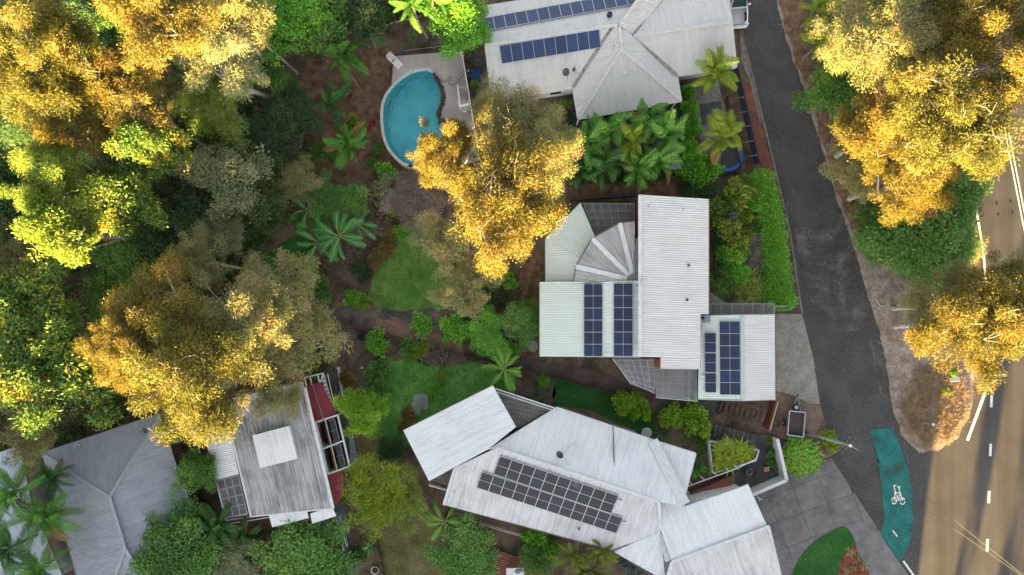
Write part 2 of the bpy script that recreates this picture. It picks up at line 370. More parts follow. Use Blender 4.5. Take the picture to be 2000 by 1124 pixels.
# main road (right) with the mouth of the side street
mr = [(1868, 120), (1878, 230), (1888, 300), (1903, 400), (1916, 520), (1922, 640), (1915, 750), (1890, 820), (1862, 862), (1820, 882), (1770, 888), (1700, 1000), (1760, 1300), (2300, 1300), (2300, -200), (1850, -200)]
mo = sheet('main_road', PX(mr), .012, oldasphalt)
so_ = sheet('side_road', PX(Lroad + [(1806, 1150), (1800, 1000), (1815, 930), (1830, 885)] + Rroad[::-1][1:]), .020, asphalt, 0, .10, 3, seg=.5)
# old patched stretch of the side street
patch = mat('worn_asphalt', [(.30, (0.037, 0.036, 0.036)), (.52, (0.057, 0.056, 0.056)), (.66, (0.106, 0.110, 0.117)), (.76, (0.175, 0.138, 0.119))], .55, .8, .7, 22, .3, 0, 9, .4)
sheet('worn_road_patch', PX([(1552, 445), (1650, 435), (1668, 480), (1690, 560), (1700, 640), (1655, 650), (1600, 600), (1575, 590), (1560, 540)]), .026, patch, 0, .22, 7, seg=.5)
sheet('worn_road_patch', PX([(1690, 560), (1702, 590), (1725, 690), (1738, 780), (1752, 830), (1738, 842), (1716, 760), (1700, 680)]), .030, patch, 0, .18, 9, seg=.5)
sheet('worn_road_patch', PX([(1628, 372), (1642, 404), (1655, 445), (1640, 440), (1632, 408)]), .033, patch, 0, .12, 12, seg=.5)
# traffic island and verge between the roads
isl = [(1500, -60), (1536, 78), (1562, 150), (1600, 270), (1630, 375), (1660, 460), (1690, 560), (1718, 650), (1730, 705), (1742, 790), (1760, 850), (1795, 884), (1830, 880), (1868, 858), (1893, 815), (1900, 770), (1905, 700), (1903, 560), (1893, 440), (1880, 330), (1866, 240), (1855, 120), (1845, -60)]
verge = sheet('road_verge', PX(isl), .05, drymulch, .06, .16, 4, seg=.5)
sheet('leaf_bank', PX([(1502, -60), (1540, 78), (1566, 150), (1604, 270), (1634, 375), (1662, 450), (1700, 500), (1720, 420), (1680, 300), (1640, 200), (1600, 100), (1570, -60)]), .058, mulch, 0, .3, 5)
MB().add([], [])
# road markings: each a thin painted strip
def stripe(a, b, wd, label=None):
    a, b = P(*a), P(*b); d = (b - a).normalized(); n = Vector((-d.y, d.x, 0)) * wd / 2
    o = MB().add([Vector((q.x, q.y, .032)) for q in (a - n, b - n, b + n, a + n)], [(0, 1, 2, 3)]).build('road_marking', whiteline); o['kind'] = 'structure'; return o
stripe((1884, 262), (1921, 500), .22); stripe((1921, 500), (1930, 620), .22)
stripe((1924, 766), (1889, 861), .28)
stripe((1962, 255), (2010, 500), .14); stripe((1969, 255), (2017, 500), .14)
for yc, xc in ((784, 1936), (879, 1934), (971, 1931), (1065, 1928), (1160, 1925)): stripe((xc + .6, yc - 12), (xc - .6, yc + 12), .26)
stripe((1764, 1096), (1792, 1135), .2)
bl = [(1699, 840), (1740, 835), (1752, 858), (1763, 885), (1775, 925), (1781, 970), (1783, 1028), (1775, 1065), (1758, 1096), (1740, 1074), (1719, 1037), (1727, 1020), (1724, 985), (1720, 935), (1712, 890)]
sheet('bike_lane', PX(bl), .038, teal, 0, .07, 2, seg=.4)
crk = mat('road_crack', [(.3, (.02, .02, .02)), (.6, (.05, .05, .05))], 3)
def crack(pts, wd, seed):
    p = [Vector(q[:2]) for q in smooth_path([P(*q) for q in pts], 6)]; a_, b_ = [], []
    for i, q in enumerate(p):
        d = (p[min(i + 1, len(p) - 1)] - p[max(i - 1, 0)]).normalized(); nn = Vector((-d.y, d.x)); j = noise.noise((i * 1.7, seed, 0)); k = abs(noise.noise((i * .9, seed, 4))) + .15
        a_.append(q + nn * (j * .25 + wd * k)); b_.append(q + nn * (j * .25 - wd * k))
    pts_ = a_ + b_[::-1]; n_ = len(p)
    o = MB().add([(v.x, v.y, .043) for v in pts_], [(i, i + 1, 2 * n_ - 2 - i, 2 * n_ - 1 - i) for i in range(n_ - 1)]).build('road_crack', crk); o['kind'] = 'structure'
crack([(1712, 890), (1717, 905), (1727, 915), (1735, 930), (1745, 945), (1760, 958), (1780, 990)], .10, 1); crack([(1706, 870), (1715, 900), (1718, 935)], .14, 2); crack([(1757, 862), (1766, 890), (1772, 910)], .12, 3); crack([(1552, 455), (1600, 448), (1652, 442)], .06, 4); crack([(1700, 640), (1712, 700), (1722, 760), (1730, 800)], .08, 5); crack([(1725, 1000), (1726, 1018), (1719, 1036)], .08, 6)
# bicycle symbol
bw = MB()
def flatring(c, r, wd, n=18):
    for k in range(n):
        if (k * 7) % 9 == 0: continue
        a0, a1 = 6.2832 * k / n, 6.2832 * (k + 1) / n
        bw.add([(c.x + rr * math.cos(a), c.y + rr * math.sin(a) * 1.35, .044) for rr, a in ((r - wd / 2, a0), (r + wd / 2, a0), (r + wd / 2, a1), (r - wd / 2, a1))], [(0, 1, 2, 3)])
def flatline(a, b, wd):
    a, b = P(*a), P(*b); d = (b - a).normalized(); n = Vector((-d.y, d.x, 0)) * wd / 2
    bw.add([(q.x, q.y, .044 + .0006 * (len(bw.f) % 7)) for q in (a - n, b - n, b + n, a + n)], [(0, 1, 2, 3)])
flatring(P(1746, 978), .23, .09); flatring(P(1762, 979), .23, .09)
for a, b in (((1746, 978), (1748, 962)), ((1748, 962), (1757, 963)), ((1746, 978), (1755, 977)), ((1755, 977), (1748, 962)), ((1755, 977), (1757, 960)), ((1757, 960), (1762, 978)), ((1748, 962), (1746, 950)), ((1744, 949), (1750, 948)), ((1757, 963), (1755, 951)), ((1752, 951), (1758, 951))): flatline(a, b, .10)
tag(bw.build('bicycle_marking', whiteline), kind='structure')
stripe((1743, 1036), (1752, 1048), .14).location.z = .012
# six black traffic-counter pads on the main road
for x, y in ((1912, 405), (1916, 426), (1946, 399), (1949, 421), (1973, 395), (1977, 417)):
    o = MB().box((*P(x, y)[:2], .03), (.17, .17, .03), R(8)).build('counter_pad', plain('rubber_pad', (.02, .02, .02)))
    pass
pads = [o for o in bpy.data.objects if o.name.startswith('counter_pad')]
for o, t in zip(pads, ('upper edge-line', 'lower edge-line', 'upper mid-lane', 'lower mid-lane', 'upper centre-line', 'lower centre-line')):
    tag(o, f'small black square road counter pad, {t} one of six', 'road pad', 'black counter pads on the main road')
# kerbs of the side road
def kerb(pts, wd, h, mt=kerbmat, name='kerb'):
    p = smooth_path([P(*q) for q in pts], 4); b = MB()
    for i in range(len(p) - 1): b.bar(p[i] + Vector((0, 0, h / 2)), p[i + 1] + Vector((0, 0, h / 2)), wd, h)
    o = b.build(name, mt); o['kind'] = 'structure'; return o
kerb([(1456, 95), (1478, 185), (1513, 330), (1541, 450), (1560, 575), (1567, 612)], .16, .11)
# footpaths beside the side road
sheet('footpath', PX([(1444, 55), (1456, 90), (1478, 182), (1490, 235), (1483, 240), (1466, 165), (1447, 120)]), .05, kerbmat, .05)
sheet('footpath', PX([(1449, 168), (1466, 165), (1482, 238), (1512, 336), (1520, 372), (1501, 372), (1486, 325), (1470, 270)]), .06, redpave, .06)
sheet('footpath', PX([(1501, 373), (1520, 373), (1541, 450), (1558, 575), (1565, 612), (1536, 614), (1525, 500)]), .06, purplepave, .06)
sheet('driveway_apron', PX([(1500, 612), (1566, 614), (1588, 700), (1601, 790), (1580, 789), (1548, 772), (1520, 765), (1500, 765)]), .055, aggregate, .055)
sheet('paved_forecourt', PX([(1488, 765), (1520, 766), (1548, 774), (1580, 790), (1601, 791), (1617, 842), (1600, 838), (1560, 870), (1490, 840)]), .05, pinkpave, .05)
# concrete driveway: separate slabs with open joints
dv = tag(sheet('driveway', PX([(1440, 968), (1528, 938), (1545, 925), (1640, 885), (1720, 1040), (1800, 1160), (1500, 1160)]), .03, mat('joint_dark', [(.3, (.03, .03, .028)), (.6, (.055, .053, .05))], 3), .03))
def clip(poly, conv):
    out = list(poly)
    for i in range(len(conv)):
        a, b = conv[i], conv[(i + 1) % len(conv)]; inp, out = out, []
        def side(p): return (b.x - a.x) * (p.y - a.y) - (b.y - a.y) * (p.x - a.x)
        for k in range(len(inp)):
            p, q = inp[k - 1], inp[k]; sp, sq = side(p), side(q)
            if sq >= 0:
                if sp < 0: out.append(p.lerp(q, sp / (sp - sq)))
                out.append(q)
            elif sp >= 0: out.append(p.lerp(q, sp / (sp - sq)))
        if not out: return []
    return out
conv = [Vector(p[:2]) for p in PX([(1440, 968), (1545, 925), (1640, 885), (1722, 1045), (1770, 1118), (1520, 1160)])]
if area(conv) < 0: conv = conv[::-1]
o0 = Vector(P(1548, 953)[:2]); ax = Vector(P(1608, 930)[:2]) - o0; axn = ax.normalized(); ayn = Vector((-axn.y, axn.x)); SZ = 2.62
for i in range(-4, 6):
    for j in range(-5, 4):
        sx = SZ; c0 = o0 + axn * (i * SZ) + ayn * (j * SZ)
        q = [c0 + axn * .017 + ayn * .017, c0 + axn * (SZ - .017) + ayn * .017, c0 + axn * (SZ - .017) + ayn * (SZ - .017), c0 + axn * .017 + ayn * (SZ - .017)]
        pc = clip(q, conv)
        if len(pc) > 2 and abs(area(pc)) > .15:
            MB().prism(pc, .01, .052 + .003 * ((i + 2 * j) % 3)).build('concrete_slab', concrete, dv)
sheet('footpath', PX([(1652, 1029), (1690, 1034), (1716, 1042), (1800, 1160), (1720, 1160), (1685, 1100)]), .066, darkconc if False else mat('footpath_concrete', [(.3, (.10, .098, .096)), (.7, (.19, .186, .18))], .8, .85, .3, 18, .3, 0, 8, .2), .06)
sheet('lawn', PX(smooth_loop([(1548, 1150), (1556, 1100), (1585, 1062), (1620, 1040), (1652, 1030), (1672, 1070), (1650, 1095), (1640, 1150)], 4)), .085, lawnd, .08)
sheet('garden_bed', PX([(1670, 1064), (1655, 1075), (1640, 1100), (1634, 1150), (1712, 1150), (1685, 1100)]), .095, mat('red_mulch', [(.3, (.10, .022, .016)), (.5, (.19, .05, .035)), (.75, (.28, .12, .09))], 2, .95, 1, 14, .1, 0, 8, .5), .08, .1, 8)
# lawns
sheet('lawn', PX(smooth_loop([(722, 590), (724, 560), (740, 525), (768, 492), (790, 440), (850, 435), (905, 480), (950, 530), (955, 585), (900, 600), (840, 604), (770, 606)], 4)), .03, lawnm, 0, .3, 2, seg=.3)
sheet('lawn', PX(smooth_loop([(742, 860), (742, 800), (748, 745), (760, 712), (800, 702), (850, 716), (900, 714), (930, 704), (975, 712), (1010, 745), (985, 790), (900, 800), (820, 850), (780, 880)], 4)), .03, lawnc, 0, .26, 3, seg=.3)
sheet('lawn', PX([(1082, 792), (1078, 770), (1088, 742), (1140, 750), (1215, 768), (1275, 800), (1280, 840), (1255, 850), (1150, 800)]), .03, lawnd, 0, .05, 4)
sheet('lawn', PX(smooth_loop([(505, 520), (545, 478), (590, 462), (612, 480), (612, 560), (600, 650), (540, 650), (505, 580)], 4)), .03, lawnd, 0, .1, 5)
sheet('lawn', PX([(735, 1030), (790, 1010), (860, 1030), (905, 1060), (900, 1160), (735, 1160)]), .03, lawndry, 0, .25, 6)
sheet('lawn', PX([(700, 860), (745, 800), (760, 870), (790, 900), (770, 930), (720, 900)]), .022, lawndry, 0, .25, 16)
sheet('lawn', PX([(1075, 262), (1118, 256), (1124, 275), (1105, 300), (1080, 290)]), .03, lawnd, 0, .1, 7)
# garden surfaces round the houses
sheet('gravel_yard', PX([(925, 100), (945, 110), (965, 210), (1120, 190), (1130, 255), (1030, 262), (950, 262), (930, 200)]), .012, gravel, 0, .15, 1)
sheet('gravel_yard', PX([(1345, 170), (1405, 160), (1425, 250), (1422, 300), (1380, 310), (1360, 250)]), .012, mat('pale_gravel', [(.3, (.13, .125, .115)), (.6, (.24, .23, .21))], 2.4, .9, 1, 22, .2, 0, 8, .45), 0, .15, 2)
sheet('bare_earth', PX([(600, 120), (690, 95), (760, 90), (770, 170), (745, 230), (750, 290), (800, 345), (700, 372), (600, 350), (610, 250), (580, 180)]), .008, mulch, 0, .5, 3)
sheet('bare_earth', PX([(560, 100), (555, 60), (600, 40), (640, 70), (620, 100)]), .008, mulch, 0, .4, 5)
sheet('bare_earth', PX([(660, 660), (720, 650), (760, 700), (745, 760), (700, 800), (690, 740)]), .008, mat('trodden_earth', [(.3, (.07, .055, .042)), (.6, (.13, .10, .078))], 1.0, .95, .8, 12, .1, 0, 8, .4), 0, .4, 6)
sheet('bare_earth', PX([(640, 600), (720, 600), (860, 603), (940, 606), (900, 640), (760, 632), (735, 640), (700, 640), (645, 625)]), .010, mat('pale_earth', [(.3, (.06, .05, .04)), (.6, (.15, .125, .10))], 1.0, .95, .8, 12, .1, 0, 8, .45), 0, .3, 7)
sheet('bare_earth', PX([(1110, 352), (1340, 340), (1400, 380), (1380, 392), (1250, 380), (1120, 395)]), .010, mulch, 0, .25, 8)
sheet('bare_earth', PX([(1000, 560), (1056, 480), (1056, 700), (1010, 690)]), .010, mulch, 0, .3, 9)
sheet('bare_earth', PX([(505, 1015), (620, 1010), (640, 1050), (600, 1075), (510, 1060)]), .010, mulch, 0, .3, 10)
# brick garden path
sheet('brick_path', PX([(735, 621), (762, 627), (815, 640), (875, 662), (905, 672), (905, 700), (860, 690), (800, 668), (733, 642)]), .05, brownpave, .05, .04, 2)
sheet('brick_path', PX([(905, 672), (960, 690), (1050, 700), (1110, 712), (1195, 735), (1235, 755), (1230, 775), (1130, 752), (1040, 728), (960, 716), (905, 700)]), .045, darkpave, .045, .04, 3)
sheet('stone_paving', PX([(1000, 760), (1040, 745), (1085, 738), (1085, 770), (1075, 795), (1010, 775)]), .03, mat('stone_paving_rock', [(.3, (.05, .04, .035)), (.6, (.13, .105, .09))], 1.5, .9, 1, 8, .2, 0, 8, .4), .03, .1, 4)
sheet('side_path', PX([(640, 990), (668, 975), (690, 1060), (708, 1160), (680, 1160), (668, 1090)]), .05, mat('grey_path', [(.3, (.10, .10, .115)), (.6, (.14, .14, .16))], 1.2, .8, .2, 12, .3), .05)
sheet('side_path', PX([(649, 716), (663, 716), (676, 800), (690, 880), (672, 880), (658, 800)]), .05, gravel, .05)
sheet('patio', PX([(1440, 845), (1512, 850), (1525, 940), (1440, 968), (1405, 960), (1440, 915), (1480, 880), (1400, 850)]), .06, darkconc, .06)
sheet('patio', PX([(1290, 770), (1410, 780), (1420, 800), (1395, 815), (1300, 795)]), .05, darkconc, .05)
sheet('patio', PX([(1130, 215), (1330, 195), (1345, 260), (1340, 280), (1260, 300), (1140, 260)]), .03, mat('dark_pavers', [(.3, (.025, .025, .026)), (.6, (.05, .05, .052))], 1.6, .8, .4, 10, .3, 0, 6, .3), .03)
# ================================================================ houses
r_beige = roofmat('roof_beige_grey', (.575, .555, .53), (.38, .36, .34), .4)
r_white = roofmat('roof_chalk_white', (.66, .675, .69), (.40, .41, .43), .45)
r_whitew = roofmat('roof_weathered_white', (.57, .57, .575), (.28, .28, .285), .7)
r_green = roofmat('roof_pale_green', (.55, .62, .57), (.42, .48, .44), .35)
r_offw = roofmat('roof_off_white', (.60, .59, .575), (.40, .385, .37), .35)
r_grey = roofmat('roof_light_grey', (.36, .36, .36), (.16, .155, .15), .7)
r_blue = roofmat('roof_slate_grey', (.285, .305, .345), (.15, .16, .185), .5, (2.0, .3))
r_fibro = roofmat('roof_old_fibro', (.46, .46, .465), (.10, .095, .09), .85, (3.4, .22), 1.0, .9, .5, False)
r_bright = roofmat('roof_bright_white', (.70, .71, .72), (.42, .42, .42), .45)
r_red = roofmat('roof_maroon', (.24, .028, .042), (.17, .024, .033), .5)
capm = plain('cap_white', (.60, .61, .62), .5)
capb = plain('cap_beige', (.60, .58, .555), .5)
gutw = plain('gutter_white', (.62, .63, .64), .4)
gutd = plain('gutter_dark', (.10, .09, .085), .5)
gutg = plain('gutter_green', (.42, .50, .45), .5)
wallw = plain('wall_white', (.58, .58, .57), .8)
wallb = plain('wall_blue_grey', (.35, .38, .42), .8)
wallr = plain('wall_red_brown', (.22, .06, .04), .8)
wallbr = plain('wall_brown', (.13, .08, .055), .8)
timber = mat('dark_timber', [(.3, (.045, .03, .024)), (.6, (.11, .068, .05))], 2.2, .8, .4, 12, .3, 0, 7, .35)
redtimber = mat('red_deck_timber', [(.3, (.12, .046, .028)), (.6, (.24, .09, .055))], 2, .7, .3, 12, .3, 0, 7, .3)
whitep = plain('white_paint', (.72, .72, .72), .5)
steelm = plain('dull_steel', (.32, .33, .34), .45, .6)
blackm = plain('black_plastic', (.02, .021, .022), .5)
polyg = polymat('polycarbonate_grey', (.42, .425, .44), .42)
polyd = polymat('polycarbonate_dark', (.34, .345, .36), .34)
glassd = plain('dark_glass', (.012, .02, .022), .08, 0, .6)

# ---- solar panels: frame + cell face, shared
def cellmat(name, c1, c2, line, rot=False):
    m = bpy.data.materials.new(name); nt, b = nodes_of(m); L = nt.links.new
    tc = N(nt, 'ShaderNodeTexCoord'); sp = N(nt, 'ShaderNodeSeparateXYZ'); L(tc.outputs['Object'], sp.inputs[0])
    def ln(i, per, wd, off=0):
        a = N(nt, 'ShaderNodeMath', operation='ADD'); L(sp.outputs[i], a.inputs[0]); a.inputs[1].default_value = 10 * per + off
        d = N(nt, 'ShaderNodeMath', operation='DIVIDE'); L(a.outputs[0], d.inputs[0]); d.inputs[1].default_value = per
        f = N(nt, 'ShaderNodeMath', operation='FRACT'); L(d.outputs[0], f.inputs[0])
        l = N(nt, 'ShaderNodeMath', operation='LESS_THAN'); L(f.outputs[0], l.inputs[0]); l.inputs[1].default_value = wd / per; return l.outputs[0]
    mx = N(nt, 'ShaderNodeMath', operation='MAXIMUM'); L(ln(0, 1 / 6, .016), mx.inputs[0]); L(ln(1, 1 / 6, .012), mx.inputs[1])
    oi = N(nt, 'ShaderNodeObjectInfo'); wn_ = N(nt, 'ShaderNodeTexNoise', i_Scale=1.1, i_Detail=2.0); L(tc.outputs['Object'], wn_.inputs['Vector'])
    ad = N(nt, 'ShaderNodeMath', operation='ADD'); L(oi.outputs['Random'], ad.inputs[0]); L(wn_.outputs['Fac'], ad.inputs[1])
    hf = N(nt, 'ShaderNodeMath', operation='MULTIPLY'); L(ad.outputs[0], hf.inputs[0]); hf.inputs[1].default_value = .5
    r = ramp(nt, [(.2, c1), (.8, c2)]); L(hf.outputs[0], r.inputs[0])
    mc = N(nt, 'ShaderNodeMix', data_type='RGBA'); L(mx.outputs[0], mc.inputs[0]); L(r.outputs[0], mc.inputs[6]); mc.inputs[7].default_value = (*line, 1)
    L(mc.outputs[2], b.inputs['Base Color']); b.inputs['Roughness'].default_value = .3; b.inputs['Specular IOR Level'].default_value = .35
    return m
cell_blue = cellmat('cells_blue', (.012, .026, .075), (.018, .042, .125), (.10, .13, .19))
cell_navy = cellmat('cells_navy', (.010, .014, .032), (.012, .024, .075), (.07, .08, .11))
cell_black = cellmat('cells_black', (.016, .015, .018), (.020, .022, .034), (.06, .06, .07))
alu = plain('panel_frame', (.5, .5, .52), .4, .5)
PW, PH = 1.0, 1.0
def panel_meshes(split):
    f = MB(); t = .022
    for a, b in (((-.5, -.5), (.5, -.5)), ((.5, -.5), (.5, .5)), ((.5, .5), (-.5, .5)), ((-.5, .5), (-.5, -.5))): f.bar((a[0] * .985, a[1] * .985, .02), (b[0] * .985, b[1] * .985, .02), t, .04)
    f.box((0, 0, .005), (.96, .96, .01))
    c = MB(); 
    if split:
        c.box((0, .2425, .016), (.95, .462, .02)); c.box((0, -.2425, .016), (.95, .462, .02))
        f.box((0, 0, .018), (.96, .018, .022))
    else: c.box((0, 0, .016), (.95, .95, .02))
    return f.mesh('solar_panel', alu), c
PM = {}
def panels(parent, plane, tl, tr, bl_, n, cm, split=True, rows=1, gap=.012):
    """n panels along tl->tr; rows stacked towards bl"""
    A, B, C = (on_plane(*q, plane) for q in (tl, tr, bl_))
    x, y, z = frame_of(A, B, C); wd = (B - A).length / n; ht = abs((C - A).dot(y)) / rows
    key = (cm.name, split)
    if key not in PM:
        fm, c = panel_meshes(split); PM[key] = (fm, c.mesh('cell_face', cm))
    for r_ in range(rows):
        for i in range(n):
            ctr = A + x * wd * (i + .5) - y * ht * (r_ + .5) + z * .14
            M4 = Matrix((x, y, z)).transposed().to_4x4(); M4.translation = ctr
            M4 = M4 @ Matrix.Diagonal((wd - gap, ht - gap, 1, 1))
            o = bpy.data.objects.new('solar_panel', PM[key][0]); put(o, parent); o.matrix_basis = M4
            c = bpy.data.objects.new('cell_face', PM[key][1]); put(c, o, False)
    # mounting rails and end clamps
    for k in (.25, .75):
        for r_ in range(rows):
            a = A - y * ht * (r_ + k) + z * .09 - x * .12; b = a + x * ((B - A).length + .24)
            MB().bar(a, b, .05, .05, z).build('panel_rail', alu, parent)
def ray_box(name, parent, plane, px, py, d, mt, up=.1, rz=0):
    p = on_plane(px, py, plane); return MB().box(p + Vector((0, 0, up)), d, rz).build(name, mt, parent)
def vent(parent, plane, px, py, r=.1, h=.35, mt=None):
    p = on_plane(px, py, plane)
    return MB().lathe(p, [(r, -.05), (r, h), (r * 1.5, h), (r * 1.5, h + .07), (.001, h + .12)], 10).build('vent_pipe', mt or gutw, parent)
def dish(parent, plane, px, py, rad, mt, stay=None):
    p = on_plane(px, py, plane); c = p + Vector((-.1, .05, .75)); b = MB()
    ax = Vector((-.55, -.25, .8)).normalized(); M4 = ax.to_track_quat('Z', 'Y').to_matrix().to_4x4(); M4.translation = c
    prof = [(.001, .0), (rad * .5, .04), (rad * .85, .12), (rad, .17), (rad * .96, .18)]
    t = MB().lathe((0, 0, 0), prof, 20); t.v = [tuple(M4 @ Vector(v)) for v in t.v]
    o = t.build('satellite_dish', mt, parent, True)
    a = MB().tube([p, p + Vector((0, 0, .7)), c], .03); a.tube([c + ax * .05 - M4.to_3x3() @ Vector((rad * .9, 0, 0)), c + ax * .55], .018); a.box(c + ax * .58, (.1, .1, .14))
    a.build('dish_arm', mt, o)
    if stay:
        for s_ in stay: MB().tube([p + Vector((0, 0, .6)), on_plane(*s_, plane)], .015, 4).build('stay_wire', steelm, o)
    return o
def antenna(parent, plane, px, py, ang, ln=1.5, h=2.0, n=8, stay=()):
    p = on_plane(px, py, plane); t = p + Vector((0, 0, h)); d = Vector((math.cos(ang), math.sin(ang), 0)); e = Vector((-d.y, d.x, 0))
    b = MB().tube([p - Vector((0, 0, .1)), t], .025, 5); b.tube([t - d * ln / 2, t + d * ln / 2], .018, 4)
    for k in range(n):
        q = t + d * ln * (k / (n - 1) - .5); wl = .45 - .22 * k / n; b.tube([q - e * wl, q + e * wl], .012, 4)
    o = b.build('tv_antenna', steelm, parent)
    for s_ in stay: MB().tube([t - Vector((0, 0, .4)), on_plane(*s_, plane)], .012, 4).build('stay_wire', steelm, o)
def window(parent, a, b, z0, z1, frame=None):
    """window on a wall between two ground points given in pixels at z=0.. world points a,b"""
    d = (b - a).normalized(); n = Vector((d.y, -d.x, 0)); m = (a + b) / 2; m.z = (z0 + z1) / 2
    g_ = MB().bar(Vector((a.x, a.y, m.z)) + n * .02, Vector((b.x, b.y, m.z)) + n * .02, .05, z1 - z0).build('window', frame or whitep, parent)
    MB().bar(Vector((a.x, a.y, m.z)) + d * .07 + n * .05, Vector((b.x, b.y, m.z)) - d * .07 + n * .05, .03, z1 - z0 - .14).build('pane', glassd, g_)
def purlins(parent, pp, z, nx, ny, mt, wd=.06):
    """grid of battens under a translucent roof; pp four px corners (tl,tr,br,bl)"""
    a, b, c, d = (P(x, y, z) for x, y in pp)
    for i in range(nx + 1):
        t = i / nx; MB().bar(a.lerp(b, t), d.lerp(c, t), wd, .1).build('rafter', mt, parent)
    for j in range(ny + 1):
        t = j / ny; o = Vector((0, 0, -.11)); MB().bar(a.lerp(d, t) + o, b.lerp(c, t) + o, wd, .1).build('batten', mt, parent)

valm = mat('valley_litter', [(.3, (.10, .085, .07)), (.5, (.25, .235, .22)), (.7, (.36, .345, .33))], 3.5)
# ---------------------------------------------------------------- house with the beige roof above the palms (A)
zE, zR = 3.0, 4.5
A = thing('house', 'beige grey metal roofed house with hip wing, above the green palm clump', 'house', P(1180, 120))
a1 = roof('roof_sheet', [(933, 14, zE), (1060, -6, zE), (1261, -36, zE), (1256, -12, zE + .5), (1209, 50, zR), (1197, 51, zR), (948, 90, zR)], (18, 76), r_beige, A)
a1b = roof('roof_sheet', [(948, 90, zR), (1197, 51, zR), (1119, 173, zE), (960, 197, zE)], (18, 92), r_beige, A)
a2l = roof('roof_sheet', [(1197, 51, zR), (1214, 97, zR), (1129, 233, zE), (1118, 172, zE)], (-90, 28), r_beige, A)
roof('roof_sheet', [(1196, 50, zR), (1210, 49, zR), (1215, 98, zR)], (10, 2), r_beige, A)
a2f = roof('roof_sheet', [(1214, 97, zR), (1331, 198, zE), (1129, 233, zE)], (20, 110), r_beige, A)
a2r = roof('roof_sheet', [(1214, 97, zR), (1209, 50, zR), (1237, 72, zR - .55), (1323, 149, zE), (1331, 198, zE)], (110, -22), r_beige, A)
a2u = roof('roof_sheet', [(1209, 50, zR), (1256, -12, zR), (1304, -14, zE + .3), (1237, 72, zR - .55)], (90, 14), r_beige, A)
zA = 4.05
a3u = roof('roof_sheet', [(1237, 72, zA), (1430, 43, zA), (1419, -14, zE), (1304, -14, zE + .1)], (-14, -80), r_beige, A)
a3l = roof('roof_sheet', [(1237, 72, zA), (1430, 43, zA), (1439, 131, zE), (1323, 149, zE)], (14, 80), r_beige, A)
for a, b in (((948, 90, zR), (1198, 51, zR)), ((1198, 51, zR), (1209, 50, zR)), ((1209, 51, zR), (1215, 98, zR)), ((1214, 97, zR), (1130, 232, zE)), ((1214, 97, zR), (1330, 197, zE)), ((1209, 50, zR), (1256, -12, zR)), ((1237, 72, zA), (1430, 43, zA))): capping(a, b, capb, A, .32)
for a, b in (((1196, 53, zR - .1), (1119, 172, zE)), ((1237, 73, zR - .6), (1322, 149, zE)), ((1237, 71, zR - .6), (1296, -6, zE))): capping(a, b, valm, A, .26, 'valley_gutter', .04, .15)
gutter([(960, 197, zE), (1119, 173, zE)], gutw, A); gutter([(1119, 173, zE), (1129, 233, zE), (1331, 198, zE), (1323, 150, zE)], gutw, A)
gutter([(1323, 149, zE), (1439, 131, zE), (1430, 43, zA), (1419, -14, zE)], gutw, A, drop=.1); gutter([(960, 197, zE), (948, 90, zR), (933, 14, zE), (1060, -6, zE), (1261, -36, zE)], gutw, A, drop=.1)
walls([(933, 14, zE), (1261, -36, zE), (1304, -14, zE), (1419, -14, zE), (1439, 131, zE), (1323, 149, zE), (1250, 160, zE), (1120, 175, zE), (960, 197, zE)], zE - .1, wallb if False else wallw, A, .5)
walls([(1119, 172, zE), (1323, 149, zE), (1331, 198, zE), (1129, 233, zE)], zE - .1, wallw, A, .95, name='veranda_wall')
for x, y in ((1132, 229), (1180, 221), (1238, 211), (1296, 201), (1325, 196)):
    p = P(x, y, zE); MB().box((p.x, p.y + .1, zE / 2), (.12, .12, zE - .1)).build('veranda_post', whitep, A)
for (x0, y0), (x1, y1) in (((985, 197), (1010, 193)), ((1025, 191), (1050, 187)), ((1075, 183), (1100, 179))):
    pa, pb = P(x0, y0, zE), P(x1, y1, zE); pa.y += .53; pb.y += .53; window(A, pa, pb, 1.0, 2.2)
panels(A, a1, (941, 39), (1241, -15), (945, 64), 14, cell_blue, False)
panels(A, a1b, (975, 90), (1169, 58), (982, 125), 9, cell_blue, False)
for x, y in ((965, 75), (1013, 67), (1062, 59), (1110, 50), (1158, 42), (1206, 34)): ray_box('skylight', A, a1, x, y, (.32, .32, .04), capm, .06, R(9))
for x, y in ((965, 105), (1014, 138), (1062, 130)): ray_box('skylight', A, a1b, x, y, (.32, .32, .04), capm, .06, R(9))
ray_box('skylight', A, a2f, 1221, 142, (.32, .32, .04), capm, .06); ray_box('skylight', A, a3u, 1363, 36, (.3, .3, .04), capm, .06)
p = on_plane(1190, 31, a1); MB().lathe(p, [(.25, 0), (.25, .15), (.16, .25), (.24, .3), (.24, .42), (.001, .5)], 12).build('whirlybird_vent', blackm, A)
vent(A, a1b, 1121, 138, .1, .25, gutd); vent(A, a2r, 1260, 110, .07, .2, whitep)
dish(A, a1b, 1108, 148, .36, plain('dish_grey', (.10, .115, .135), .5), ((1131, 144), (1108, 167)))
antenna(A, a2l, 1196, 100, R(-14), 1.3, 1.6, 8)
MB().box(P(934, 45, 2.9), (.5, .45, .5)).build('air_conditioner', whitep, A)
for y in (92, 97, 103): MB().tube([P(946, y, 1.2), P(950, y - 1, 1.2), P(950, y + 3, 1.0)], .04, 5).build('drain_pipe', whitep, A)

